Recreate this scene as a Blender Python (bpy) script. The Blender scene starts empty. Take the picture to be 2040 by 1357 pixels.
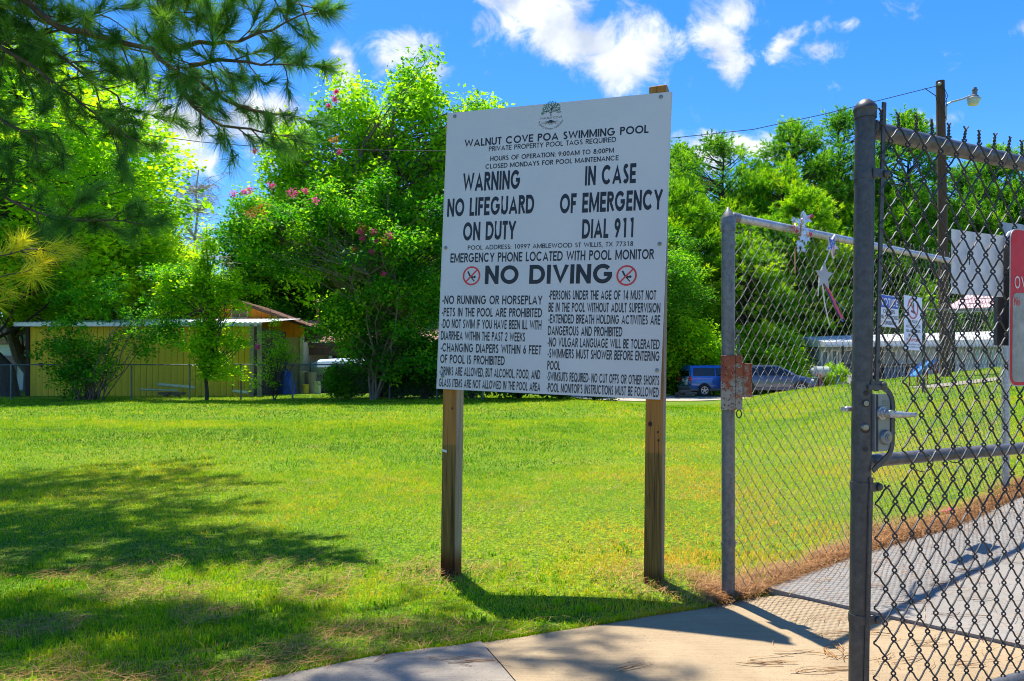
import bpy, math, random
import numpy as np
from mathutils import Vector, Matrix
R = math.radians
scene = bpy.context.scene
# ------------------------------------------------------------------ camera
F, HOR, CH = 1443.0, 745.0, 1.05          # focal length in photo pixels, horizon row, eye height
cam_d = bpy.data.cameras.new('camera'); cam = bpy.data.objects.new('camera', cam_d)
scene.collection.objects.link(cam); scene.camera = cam
cam.location = (0, 0, CH); cam.rotation_euler = (R(90), 0, 0)
cam_d.sensor_width = 36.0; cam_d.lens = 36.0 * F / 2040.0
cam_d.shift_y = (HOR - 678.5) / 2040.0
cam_d.clip_start = 0.05; cam_d.clip_end = 2000
# ------------------------------------------------------------------ exposure, sun, sky
scene.view_settings.view_transform = 'Standard'; scene.view_settings.look = 'None'
scene.view_settings.exposure = 1.02; scene.view_settings.gamma = 1.0
scene.view_settings.use_curve_mapping = False
scene.render.engine = 'CYCLES'
cy = scene.cycles
cy.use_denoising = True; cy.filter_width = 1.05
cy.max_bounces = 8; cy.diffuse_bounces = 4; cy.transmission_bounces = 4; cy.transparent_max_bounces = 8
cy.caustics_reflective = False; cy.caustics_refractive = False
SUN_EL, SUN_AZ = 70.5, math.atan2(-0.34, 0.94)          # azimuth from +Y towards +X
sd = Vector((math.sin(SUN_AZ) * math.cos(R(SUN_EL)), math.cos(SUN_AZ) * math.cos(R(SUN_EL)), math.sin(R(SUN_EL))))
sun_d = bpy.data.lights.new('sun', 'SUN'); sun_d.energy = 4.4; sun_d.angle = R(0.53); sun_d.color = (1.0, 0.955, 0.87)
sun = bpy.data.objects.new('sun', sun_d); scene.collection.objects.link(sun)
sun.rotation_euler = sd.to_track_quat('Z', 'Y').to_euler(); sun.location = (0, 0, 30)

world = bpy.data.worlds.new('World'); scene.world = world; world.use_nodes = True
wt = world.node_tree; wt.nodes.clear()
def wn(t, **kw):
    n = wt.nodes.new(t)
    for k, v in kw.items(): setattr(n, k, v)
    return n
def wm(op, a, b=None, clamp=False):
    n = wn('ShaderNodeMath', operation=op, use_clamp=clamp)
    for i, v in enumerate((a, b)):
        if v is None: continue
        if isinstance(v, (int, float)): n.inputs[i].default_value = v
        else: wt.links.new(v, n.inputs[i])
    return n.outputs[0]
def build_world():
    L = wt.links.new
    sky = wn('ShaderNodeTexSky', sky_type='NISHITA', sun_disc=False)
    sky.sun_elevation = R(SUN_EL); sky.sun_rotation = SUN_AZ; sky.air_density = 1.0; sky.dust_density = 0.3; sky.ozone_density = 2.5
    hs = wn('ShaderNodeHueSaturation'); hs.inputs['Saturation'].default_value = 1.38; hs.inputs['Value'].default_value = 1.0
    L(sky.outputs[0], hs.inputs['Color'])
    tint = wn('ShaderNodeMix', data_type='RGBA', blend_type='MULTIPLY'); tint.inputs[0].default_value = 1.0
    L(hs.outputs[0], tint.inputs[6]); tint.inputs[7].default_value = (0.62, 0.77, 1.02, 1)
    tc = wn('ShaderNodeTexCoord'); sep = wn('ShaderNodeSeparateXYZ'); L(tc.outputs['Generated'], sep.inputs[0])
    x, y, z = sep.outputs
    ys = wm('MAXIMUM', y, 0.05)
    com = wn('ShaderNodeCombineXYZ'); L(wm('DIVIDE', x, ys), com.inputs[0]); L(wm('DIVIDE', z, ys), com.inputs[1])
    no = wn('ShaderNodeTexNoise'); no.inputs['Scale'].default_value = 9; no.inputs['Detail'].default_value = 7; no.inputs['Roughness'].default_value = 0.6
    L(com.outputs[0], no.inputs['Vector'])
    # warp
    va = wn('ShaderNodeVectorMath', operation='SUBTRACT'); L(no.outputs['Color'], va.inputs[0]); va.inputs[1].default_value = (.5, .5, .5)
    vs = wn('ShaderNodeVectorMath', operation='MULTIPLY'); L(va.outputs[0], vs.inputs[0]); vs.inputs[1].default_value = (.11, .09, 0)
    vw = wn('ShaderNodeVectorMath', operation='ADD'); L(com.outputs[0], vw.inputs[0]); L(vs.outputs[0], vw.inputs[1])
    flat = wn('ShaderNodeVectorMath', operation='MULTIPLY'); L(vw.outputs[0], flat.inputs[0]); flat.inputs[1].default_value = (1, 1, 0)
    # clouds seen in the photo: centre px, half sizes px, tilt, density
    cl = [(1010, 70, 60, 95, 10, .85), (1085, 25, 120, 70, 0, 1.2), (1150, 80, 130, 75, -20, 1.2), (1240, 100, 110, 85, 0, 1.25), (1265, 35, 60, 40, 0, .55),
          (1430, 70, 55, 85, 25, 1.1), (1480, 25, 70, 60, 20, .9), (1590, 85, 85, 32, 35, .75), (1640, 100, 60, 22, 20, .62), (1690, 40, 50, 20, 30, .45),
          (800, 100, 75, 45, 0, .95), (860, 130, 60, 30, 0, .7), (675, 100, 32, 30, 0, .75), (682, 150, 40, 60, 0, .8),
          (360, 250, 90, 85, 0, 1.1), (520, 250, 120, 70, 0, 1.1), (390, 320, 60, 50, 0, .9), (200, 200, 150, 90, 0, .9), (30, 120, 120, 80, 0, .7),
          (1400, 310, 90, 45, 0, 1.1), (1500, 290, 80, 40, 0, 1.1), (1620, 285, 70, 35, 0, .8), (1850, 245, 60, 30, 0, .6), (2040, 70, 45, 35, 0, .7),
          (2250, 150, 160, 90, 10, .9), (-350, 150, 220, 120, 0, .9), (760, -160, 200, 80, 0, .8), (1700, -220, 240, 90, 10, .8), (1900, 300, 90, 25, 0, .45)]
    E = None
    for (cx, cyy, a, b, rot, dn) in cl:
        mp = wn('ShaderNodeMapping', vector_type='TEXTURE')
        mp.inputs['Location'].default_value = ((cx - 1020) / F, (HOR - cyy) / F, 0)
        mp.inputs['Rotation'].default_value = (0, 0, R(rot)); mp.inputs['Scale'].default_value = (a * 1.52 / F, b * 1.5 / F, 1)
        L(flat.outputs[0], mp.inputs['Vector'])
        ln = wn('ShaderNodeVectorMath', operation='LENGTH'); L(mp.outputs[0], ln.inputs[0])
        e = wm('MULTIPLY', wm('SUBTRACT', 1.0, ln.outputs['Value'], True), dn)
        E = e if E is None else wm('SMOOTH_MAX', E, e)
        if E.node.operation == 'SMOOTH_MAX': E.node.inputs[2].default_value = .12
    n2 = wn('ShaderNodeTexNoise'); n2.inputs['Scale'].default_value = 13; n2.inputs['Detail'].default_value = 9; n2.inputs['Roughness'].default_value = 0.66; n2.inputs['Distortion'].default_value = .6
    L(com.outputs[0], n2.inputs['Vector'])
    dens = wm('ADD', E, wm('MULTIPLY', wm('SUBTRACT', n2.outputs['Fac'], 0.5), 1.75))
    front = wm('MULTIPLY', wm('SUBTRACT', dens, 0.27), 1.7, True)
    front = wm('MULTIPLY', front, wm('MULTIPLY', wm('SUBTRACT', y, 0.35), 6.0, True))
    # the rest of the sky: the same scattered cumulus overhead and behind
    zs = wm('ADD', wm('MAXIMUM', z, 0.0), 0.25); c3 = wn('ShaderNodeCombineXYZ')
    L(wm('DIVIDE', x, zs), c3.inputs[0]); L(wm('DIVIDE', y, zs), c3.inputs[1])
    n3 = wn('ShaderNodeTexNoise'); n3.inputs['Scale'].default_value = 2.2; n3.inputs['Detail'].default_value = 8; n3.inputs['Roughness'].default_value = .6
    L(c3.outputs[0], n3.inputs['Vector'])
    back = wm('MULTIPLY', wm('SUBTRACT', n3.outputs['Fac'], 0.56), 8.0, True)
    back = wm('MULTIPLY', back, wm('MULTIPLY', wm('SUBTRACT', 0.62, y), 6.0, True))
    m = wm('MAXIMUM', front, back)
    sm = wm('MULTIPLY', wm('MULTIPLY', m, m), wm('SUBTRACT', 3.0, wm('MULTIPLY', m, 2.0)))
    n4 = wn('ShaderNodeTexNoise'); n4.inputs['Scale'].default_value = 16; n4.inputs['Detail'].default_value = 5
    L(com.outputs[0], n4.inputs['Vector'])
    cr = wn('ShaderNodeValToRGB'); L(wm('ADD', n4.outputs['Fac'], wm('MULTIPLY', dens, 0.12)), cr.inputs[0])
    cr.color_ramp.elements[0].position = .44; cr.color_ramp.elements[0].color = (2.7, 3.1, 3.8, 1)
    cr.color_ramp.elements[1].position = .70; cr.color_ramp.elements[1].color = (4.5, 4.7, 5.0, 1)
    mx = wn('ShaderNodeMix', data_type='RGBA'); L(sm, mx.inputs[0]); L(tint.outputs[2], mx.inputs[6]); L(cr.outputs[0], mx.inputs[7])
    bg = wn('ShaderNodeBackground'); bg.inputs['Strength'].default_value = 0.12; L(mx.outputs[2], bg.inputs['Color'])
    out = wn('ShaderNodeOutputWorld'); L(bg.outputs[0], out.inputs[0])
build_world()

# ------------------------------------------------------------------ object helpers
COL = scene.collection
def props(o, label=None, cat=None, group=None, kind=None):
    if label: o['label'] = label
    if cat: o['category'] = cat
    if group: o['group'] = group
    if kind: o['kind'] = kind
    return o
def thing(name, label, cat, loc=(0, 0, 0), group=None, rz=0):
    o = bpy.data.objects.new(name, None); COL.objects.link(o)
    o.location = loc; o.rotation_euler = (0, 0, rz); o.empty_display_size = .1
    return props(o, label, cat, group)
def link(name, me, mat, parent=None, loc=None, rot=None, **kw):
    o = bpy.data.objects.new(name, me); COL.objects.link(o)
    if mat is not None and not me.materials: me.materials.append(mat)
    if parent is not None: o.parent = parent
    if loc is not None: o.location = loc
    if rot is not None: o.rotation_euler = rot
    return props(o, **kw)
def copy_tree(o, parent=None):
    c = o.copy(); COL.objects.link(c); c.parent = parent
    for ch in list(o.children): copy_tree(ch, c)
    return c
def P(px, py, d):                       # measured position in the photo at a distance -> place in the world
    return ((px - 1020) / F * d, d, CH - (py - HOR) / F * d)
def np_mesh(name, V, Fc, smooth=False, tint=None):
    """V (n,3), Fc (m,k) all faces with k corners"""
    me = bpy.data.meshes.new(name); V = np.asarray(V, dtype=np.float32); Fc = np.asarray(Fc, dtype=np.int32)
    k = Fc.shape[1]; me.vertices.add(len(V)); me.vertices.foreach_set('co', V.ravel())
    me.loops.add(Fc.size); me.loops.foreach_set('vertex_index', Fc.ravel())
    me.polygons.add(len(Fc)); me.polygons.foreach_set('loop_start', np.arange(0, Fc.size, k, dtype=np.int32))
    me.polygons.foreach_set('loop_total', np.full(len(Fc), k, dtype=np.int32))
    if smooth: me.polygons.foreach_set('use_smooth', np.ones(len(Fc), dtype=bool))
    if tint is not None:
        a = me.attributes.new('tint', 'FLOAT', 'FACE'); a.data.foreach_set('value', np.asarray(tint, dtype=np.float32))
    me.update(calc_edges=True)
    return me
class MB:
    def __init__(s): s.v = []; s.f = []; s.sm = []
    def add(s, vs, fs, smooth=False):
        n = len(s.v); s.v += [tuple(v) for v in vs]; s.f += [tuple(i + n for i in f) for f in fs]; s.sm += [smooth] * len(fs); return s
    def box(s, c, size, rz=0, M=None, bev=0):
        x, y, z = (size[0] / 2, size[1] / 2, size[2] / 2)
        if bev:
            b = bev; ring = [(-x + b, -y), (x - b, -y), (x, -y + b), (x, y - b), (x - b, y), (-x + b, y), (-x, y - b), (-x, -y + b)]
            ins = [(px * (x - b) / x, py * (y - b) / y) for px, py in ring]
            vs = [(p[0], p[1], -z) for p in ins] + [(p[0], p[1], -z + b) for p in ring] + [(p[0], p[1], z - b) for p in ring] + [(p[0], p[1], z) for p in ins]
            fs = [tuple(range(7, -1, -1)), tuple(range(24, 32))]
            for r in range(3):
                for i in range(8): j = (i + 1) % 8; fs.append((r * 8 + i, r * 8 + j, r * 8 + 8 + j, r * 8 + 8 + i))
        else:
            vs = [(sx * x, sy * y, sz * z) for sz in (-1, 1) for sy in (-1, 1) for sx in (-1, 1)]
            fs = [(0, 2, 3, 1), (4, 5, 7, 6), (0, 1, 5, 4), (2, 6, 7, 3), (0, 4, 6, 2), (1, 3, 7, 5)]
        T = (M if M is not None else Matrix.Rotation(rz, 3, 'Z')); c = Vector(c)
        return s.add([T @ Vector(v) + c for v in vs], fs)
    def tube(s, pts, rad, sides=8, caps=True, closed=False):
        pts = [Vector(p) for p in pts]; n = len(pts); rads = rad if isinstance(rad, (list, tuple)) else [rad] * n
        vs = []; prev = None
        for i, p in enumerate(pts):
            if closed: t = pts[(i + 1) % n] - pts[i - 1]
            else: t = pts[min(i + 1, n - 1)] - pts[max(i - 1, 0)]
            t = t.normalized() if t.length > 1e-9 else Vector((0, 0, 1))
            if prev is None:
                a = Vector((0, 0, 1)) if abs(t.z) < .9 else Vector((1, 0, 0)); u = t.cross(a).normalized()
            else: u = (prev - t * prev.dot(t)); u = u.normalized() if u.length > 1e-6 else prev
            prev = u; w = t.cross(u)
            for k in range(sides):
                an = 2 * math.pi * k / sides; vs.append(p + (u * math.cos(an) + w * math.sin(an)) * rads[i])
        fs = []
        for i in range(n if closed else n - 1):
            for k in range(sides):
                k2 = (k + 1) % sides; j = (i + 1) % n
                fs.append((i * sides + k, i * sides + k2, j * sides + k2, j * sides + k))
        s.add(vs, fs, True)
        if caps and not closed:
            m = len(s.v) - len(vs); s.f.append(tuple(m + k for k in range(sides))[::-1]); s.f.append(tuple(m + (n - 1) * sides + k for k in range(sides))); s.sm += [False, False]
        return s
    def lathe(s, c, prof, sides=16, axis='Z', M=None):
        vs = []; c = Vector(c); A = {'Z': lambda r, h, a: (r * math.cos(a), r * math.sin(a), h), 'Y': lambda r, h, a: (r * math.cos(a), h, r * math.sin(a)), 'X': lambda r, h, a: (h, r * math.cos(a), r * math.sin(a))}[axis]
        for r, h in prof:
            for k in range(sides):
                v = Vector(A(r, h, 2 * math.pi * k / sides)); vs.append((M @ v if M is not None else v) + c)
        fs = []
        for i in range(len(prof) - 1):
            for k in range(sides): k2 = (k + 1) % sides; fs.append((i * sides + k, i * sides + k2, (i + 1) * sides + k2, (i + 1) * sides + k))
        s.add(vs, fs, True)
        m = len(s.v) - len(vs)
        if prof[0][0] > 1e-4: s.f.append(tuple(m + k for k in range(sides))[::-1]); s.sm.append(False)
        if prof[-1][0] > 1e-4: s.f.append(tuple(m + (len(prof) - 1) * sides + k for k in range(sides))); s.sm.append(False)
        return s
    def prism(s, poly, ext, origin, ux, uy):      # polygon in plane (ux,uy) at origin, extruded by vector ext
        o = Vector(origin); ux = Vector(ux); uy = Vector(uy); e = Vector(ext); n = len(poly)
        a = [o + ux * p[0] + uy * p[1] for p in poly]; vs = a + [v + e for v in a]
        fs = [tuple(range(n))[::-1], tuple(range(n, 2 * n))] + [(i, (i + 1) % n, n + (i + 1) % n, n + i) for i in range(n)]
        return s.add(vs, fs)
    def mesh(s, name, off=(0, 0, 0), sharp=35):
        me = bpy.data.meshes.new(name); o = Vector(off)
        me.from_pydata([tuple(Vector(v) - o) for v in s.v], [], s.f)
        me.polygons.foreach_set('use_smooth', s.sm); me.update()
        import bmesh
        bm = bmesh.new(); bm.from_mesh(me); bmesh.ops.recalc_face_normals(bm, faces=bm.faces); bm.to_mesh(me); bm.free()
        if any(s.sm): me.set_sharp_from_angle(angle=R(sharp))
        return me
    def build(s, name, mat, parent=None, off=None, **kw):
        if off is None: off = root_off(parent) if parent is not None else (0, 0, 0)
        return link(name, s.mesh(name, off), mat, parent, **kw)
LOCAL = set()
def root_off(o):
    while o.parent is not None: o = o.parent
    return (0, 0, 0) if o.name in LOCAL else tuple(o.location)

# ------------------------------------------------------------------ materials
def new_mat(name):
    m = bpy.data.materials.new(name); m.use_nodes = True; m.node_tree.nodes.clear(); return m
class NT:
    def __init__(s, m): s.t = m.node_tree
    def n(s, t, **kw):
        n = s.t.nodes.new(t)
        for k, v in kw.items():
            if k.startswith('i_'): n.inputs[k[2:].replace('_', ' ')].default_value = v
            else: setattr(n, k, v)
        return n
    def l(s, a, b): s.t.links.new(a, b)
    def ramp(s, fac, stops):
        r = s.n('ShaderNodeValToRGB'); s.l(fac, r.inputs[0]); e = r.color_ramp.elements
        while len(e) < len(stops): e.new(.5)
        for i, (p, c) in enumerate(stops): e[i].position = p; e[i].color = (*c, 1) if len(c) == 3 else c
        return r.outputs[0]
    def noise(s, scale, detail=4, rough=.55, vec=None, dist=0):
        n = s.n('ShaderNodeTexNoise'); n.inputs['Scale'].default_value = scale; n.inputs['Detail'].default_value = detail
        n.inputs['Roughness'].default_value = rough; n.inputs['Distortion'].default_value = dist
        if vec is not None: s.l(vec, n.inputs['Vector'])
        return n.outputs['Fac']
    def math(s, op, a, b=None, clamp=False):
        n = s.n('ShaderNodeMath', operation=op, use_clamp=clamp)
        for i, v in enumerate((a, b)):
            if v is None: continue
            if isinstance(v, (int, float)): n.inputs[i].default_value = v
            else: s.l(v, n.inputs[i])
        return n.outputs[0]
    def mix(s, f, a, b, bt='MIX'):
        n = s.n('ShaderNodeMix', data_type='RGBA', blend_type=bt)
        for i, v in ((0, f), (6, a), (7, b)):
            if isinstance(v, (int, float)): n.inputs[i].default_value = v
            elif isinstance(v, tuple): n.inputs[i].default_value = (*v, 1)
            else: s.l(v, n.inputs[i])
        return n.outputs[2]
def sc3(c, k): return tuple(min(1, x * k) for x in c)
def mat(name, col, rough=.6, var=.18, scale=6, metal=0, bump=.0, bscale=60, col2=None, spec=.5, stretch=None, coords='Object', coat=0):
    m = new_mat(name); t = NT(m)
    tc = t.n('ShaderNodeTexCoord').outputs[coords]
    if stretch:
        mp = t.n('ShaderNodeMapping'); mp.inputs['Scale'].default_value = stretch; t.l(tc, mp.inputs[0]); tc = mp.outputs[0]
    f = t.noise(scale, 5, .6, tc)
    c2 = col2 or sc3(col, 1 - var); c1 = col if col2 else sc3(col, 1 + var)
    c = t.ramp(f, [(.35, c2), (.65, c1)])
    b = t.n('ShaderNodeBsdfPrincipled'); t.l(c, b.inputs['Base Color']); b.inputs['Roughness'].default_value = rough; b.inputs['Metallic'].default_value = metal
    b.inputs['Specular IOR Level'].default_value = spec; b.inputs['Coat Weight'].default_value = coat
    rr = t.ramp(t.noise(scale * 2.3, 4, .6, tc), [(.3, (max(0, rough - .08),) * 3), (.7, (min(1, rough + .1),) * 3)]); t.l(rr, b.inputs['Roughness'])
    if bump:
        bp = t.n('ShaderNodeBump'); bp.inputs['Strength'].default_value = bump; bp.inputs['Distance'].default_value = .01
        t.l(t.noise(bscale, 4, .6, tc), bp.inputs['Height']); t.l(bp.outputs[0], b.inputs['Normal'])
    o = t.n('ShaderNodeOutputMaterial'); t.l(b.outputs[0], o.inputs[0]); return m
def leaf_mat(name, stops, trans=.45, tcol=None, rough=.55, spec=.25):
    """stops: ramp over the tint attribute"""
    m = new_mat(name); t = NT(m)
    at = t.n('ShaderNodeAttribute', attribute_name='tint').outputs['Fac']
    oi = t.n('ShaderNodeObjectInfo').outputs['Random']
    tc = t.n('ShaderNodeTexCoord').outputs['Object']
    f = t.math('ADD', at, t.math('MULTIPLY', t.math('SUBTRACT', t.noise(.9, 3, .6, tc), .5), .7), True)
    f = t.math('ADD', f, t.math('MULTIPLY', t.math('SUBTRACT', oi, .5), .16), True)
    c = t.ramp(f, stops)
    b = t.n('ShaderNodeBsdfPrincipled'); t.l(c, b.inputs['Base Color']); b.inputs['Roughness'].default_value = rough; b.inputs['Specular IOR Level'].default_value = spec
    tr = t.n('ShaderNodeBsdfTranslucent'); t.l(t.mix(1.0, c, tcol or (1.55, 1.5, .55), 'MULTIPLY'), tr.inputs[0])
    mx = t.n('ShaderNodeMixShader'); mx.inputs[0].default_value = trans; t.l(b.outputs[0], mx.inputs[1]); t.l(tr.outputs[0], mx.inputs[2])
    o = t.n('ShaderNodeOutputMaterial'); t.l(mx.outputs[0], o.inputs[0]); return m
# ------------------------------------------------------------------ terrain
def smooth(a, b, x):
    t = np.clip((np.asarray(x, dtype=float) - a) / (b - a), 0, 1); return t * t * (3 - 2 * t)
def gz(x, y):
    x = np.asarray(x, dtype=float); y = np.asarray(y, dtype=float)
    z = .0095 * np.clip(y - 3, 0, 22)
    z = z + .115 * np.clip(x - 3 - .2 * np.clip(y - 5, 0, 30), 0, 14)
    z = z - .075 * (1 - smooth(-.4, .8, x)) * smooth(2.6, 3.9, y) * (1 - smooth(6, 14, y) * .6)
    st = 15 + 8 * smooth(7, 10.5, x) + 6 * (1 - smooth(2, 5.5, x))
    fr = smooth(0, 1, (y - st) / 15) * smooth(-2, 6, x) * (1 - smooth(55, 80, y))
    return z * (1 - fr) + (-.26) * fr
EDGE = [(-4, .4), (-2.6, 1.35), (-1.6, 2.0), (-.84, 2.476), (-.5, 2.68), (-.127, 2.83), (.3, 3.01), (.85, 3.22), (1.12, 3.37), (1.24, 3.48), (1.876, 4.04), (3.88, 5.5), (8, 8.6), (14, 13)]
EX = np.array([e[0] for e in EDGE]); EY = np.array([e[1] for e in EDGE])
def on_concrete(x, y, pad=0): return (y < np.interp(x, EX, EY) + pad) & (y < 12)

def ground_mat():
    m = new_mat('lawn ground'); t = NT(m); tc = t.n('ShaderNodeTexCoord').outputs['Object']
    a = t.ramp(t.noise(.35, 4, .6, tc), [(.3, (.09, .22, .006)), (.52, (.22, .34, .008)), (.72, (.40, .37, .03))])
    fine = t.noise(38, 5, .7, tc)
    b = t.mix(t.ramp(fine, [(.42, (0, 0, 0)), (.62, (1, 1, 1))]), sc3((.05, .10, .012), 1), a)
    soil = t.ramp(t.noise(1.3, 5, .65, tc), [(.60, (0, 0, 0)), (.74, (1, 1, 1))])
    c = t.mix(t.math('MULTIPLY', soil, .6), b, (.22, .14, .06))
    bs = t.n('ShaderNodeBsdfPrincipled'); t.l(c, bs.inputs['Base Color']); bs.inputs['Roughness'].default_value = .9; bs.inputs['Specular IOR Level'].default_value = .1
    bp = t.n('ShaderNodeBump'); bp.inputs['Strength'].default_value = .6; bp.inputs['Distance'].default_value = .02
    t.l(fine, bp.inputs['Height']); t.l(bp.outputs[0], bs.inputs['Normal'])
    o = t.n('ShaderNodeOutputMaterial'); t.l(bs.outputs[0], o.inputs[0]); return m
def build_ground():
    u = np.linspace(-1, 1, 181); xs = 12 * u + 70 * u ** 3 + 330 * u ** 9
    v = np.linspace(0, 1, 200); ys = -12 + 28 * v + 60 * v ** 3 + 420 * v ** 9
    X, Y = np.meshgrid(xs, ys); Z = gz(X, Y) - .04 * on_concrete(X, Y, -.1)
    rng = np.random.default_rng(2)
    V = np.stack([X.ravel(), Y.ravel(), Z.ravel()], 1); n = len(xs)
    i = np.arange(len(ys) - 1)[:, None] * n + np.arange(n - 1)[None, :]; i = i.ravel()
    Fc = np.stack([i, i + 1, i + n + 1, i + n], 1)
    link('lawn', np_mesh('lawn', V, Fc, True), ground_mat(), kind='structure')
build_ground()

def concrete_mat(name, c1, c2, c3):
    m = new_mat(name); t = NT(m); tc = t.n('ShaderNodeTexCoord').outputs['Object']
    base = t.ramp(t.noise(1.6, 6, .65, tc, .4), [(.3, c2), (.5, c1), (.72, c3)])
    mp = t.n('ShaderNodeMapping'); mp.inputs['Rotation'].default_value = (0, 0, R(50)); mp.inputs['Scale'].default_value = (1.5, 60, 1); t.l(tc, mp.inputs[0])
    br = t.noise(3, 3, .5, mp.outputs[0])
    c = t.mix(.22, base, t.ramp(br, [(.35, sc3(c2, .75)), (.65, sc3(c3, 1.15))]))
    sp = t.ramp(t.noise(230, 2, .5, tc), [(.30, (.35, .33, .3)), (.40, (1, 1, 1))]); c = t.mix(1.0, c, sp, 'MULTIPLY')
    vo = t.n('ShaderNodeTexVoronoi'); vo.inputs['Scale'].default_value = 26; t.l(tc, vo.inputs['Vector'])
    pit = t.ramp(vo.outputs['Distance'], [(.035, (.45, .42, .38)), (.06, (1, 1, 1))]); c = t.mix(.8, c, pit, 'MULTIPLY')
    bs = t.n('ShaderNodeBsdfPrincipled'); t.l(c, bs.inputs['Base Color']); bs.inputs['Roughness'].default_value = .85; bs.inputs['Specular IOR Level'].default_value = .25
    bp = t.n('ShaderNodeBump'); bp.inputs['Strength'].default_value = .35; bp.inputs['Distance'].default_value = .004
    t.l(t.math('ADD', br, t.math('MULTIPLY', t.noise(160, 4, .6, tc), .8)), bp.inputs['Height']); t.l(bp.outputs[0], bs.inputs['Normal'])
    o = t.n('ShaderNodeOutputMaterial'); t.l(bs.outputs[0], o.inputs[0]); return m
TAN = concrete_mat('tan brushed concrete', (.36, .262, .145), (.27, .195, .11), (.42, .315, .185))
GREYC = concrete_mat('grey concrete', (.26, .235, .195), (.20, .18, .15), (.31, .28, .235))
GREYC2 = concrete_mat('worn grey concrete', (.27, .23, .175), (.20, .17, .135), (.34, .29, .225))
side = bpy.data.objects.new('sidewalk', None); COL.objects.link(side); side['kind'] = 'structure'
def slab(outer, inner, top, m, rough=.006, seed=1):
    """outer, inner: polylines of equal length"""
    rng = random.Random(seed); b = MB(); nu = 40; nv = 14
    def at(pl, t):
        t = t * (len(pl) - 1); i = min(int(t), len(pl) - 2); f = t - i
        return (pl[i][0] * (1 - f) + pl[i + 1][0] * f, pl[i][1] * (1 - f) + pl[i + 1][1] * f)
    vs = []
    for i in range(nu + 1):
        o = at(outer, i / nu); n = at(inner, i / nu)
        for j in range(nv + 1):
            f = (j / nv) ** 1.6; x = o[0] * (1 - f) + n[0] * f; y = o[1] * (1 - f) + n[1] * f
            jit = rng.uniform(-rough, rough) if j == 0 else 0
            zz = float(gz(x, y)) + top
            if j == 0:
                vs.append((x + jit, y + jit, zz - .007)); 
            else: vs.append((x, y, zz))
            if j == 0: pass
    W = nv + 1; fs = [(i * W + j, i * W + j + 1, (i + 1) * W + j + 1, (i + 1) * W + j) for i in range(nu) for j in range(nv)]
    k = len(vs); rim = [i * W for i in range(nu + 1)] + [nu * W + j for j in range(1, W)] + [i * W + nv for i in range(nu - 1, -1, -1)] + [j for j in range(nv - 1, 0, -1)]
    vs += [(vs[r][0], vs[r][1], vs[r][2] - .14) for r in rim]; n = len(rim)
    fs += [(rim[i], rim[(i + 1) % n], k + (i + 1) % n, k + i) for i in range(n)]
    b.add(vs, fs); return b.build('slab', m, side)
g = .004
slab([(-4, .4), (-2.6, 1.35), (-1.6, 2.0), (-.84, 2.476), (-.5, 2.68), (-.127 - g, 2.83)], [(-3, -3), (-2, -3), (-1, -3), (.2, -3), (1.2, -3), (1.96, -3)], .016, GREYC2, .01, 3)
slab([(-.127 + g, 2.83), (.3, 3.01), (.85, 3.22), (1.12, 3.37), (1.262 - g, 3.40)], [(1.97, -3), (3.0, -2.6), (4.5, -2.2), (6, -1.4), (6.4, -1.745)], .012, TAN, .006, 4)
slab([(1.22, 3.46), (1.24, 3.50), (1.876, 4.04), (3.88, 5.5), (8, 8.6), (14, 13)], [(1.262 + g, 3.405), (2.4 + g, 2.265), (4.2, .46), (7, 1), (12, 3), (18, 8)], .026, GREYC, .008, 5)
# far path and driveway
def strip(name, pts, w, m, z=.012):
    b = MB(); vs = []; 
    for i, (x, y) in enumerate(pts):
        for j, f in enumerate(np.linspace(-.5, .5, 5)): vs.append((x, y + f * w, float(gz(x, y + f * w)) + z))
    fs = [(i * 5 + j, (i + 1) * 5 + j, (i + 1) * 5 + j + 1, i * 5 + j + 1) for i in range(len(pts) - 1) for j in range(4)]
    b.add(vs, fs); o = b.build(name, m); o['kind'] = 'structure'; return o
GRAVEL = mat('pale gravel', (.42, .34, .25), .95, .3, 3, bump=.6, bscale=30)
strip('driveway', [(x, 38.5 + .06 * x) for x in np.linspace(3, 30, 30)], 9.0, GRAVEL, .03)
strip('path', [(x, 18.5 - .02 * x) for x in np.linspace(10.3, 22, 14)], 1.2, mat('pale concrete path', (.24, .21, .15), .9), .03)

# ------------------------------------------------------------------ grass
def grass_mat():
    m = new_mat('grass blades'); t = NT(m)
    at = t.n('ShaderNodeAttribute', attribute_name='tint').outputs['Fac']
    c = t.ramp(at, [(0, (.024, .105, .006)), (.3, (.12, .31, .006)), (.6, (.36, .52, .008)), (.8, (.60, .53, .02)), (1, (.74, .45, .09))])
    b = t.n('ShaderNodeBsdfPrincipled'); t.l(c, b.inputs['Base Color']); b.inputs['Roughness'].default_value = .6; b.inputs['Specular IOR Level'].default_value = .10
    tr = t.n('ShaderNodeBsdfTranslucent'); t.l(t.mix(1.0, c, (1.5, 1.45, .6), 'MULTIPLY'), tr.inputs[0])
    mx = t.n('ShaderNodeMixShader'); mx.inputs[0].default_value = .42; t.l(b.outputs[0], mx.inputs[1]); t.l(tr.outputs[0], mx.inputs[2])
    o = t.n('ShaderNodeOutputMaterial'); t.l(mx.outputs[0], o.inputs[0]); return m
GRASS = grass_mat()
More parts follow.
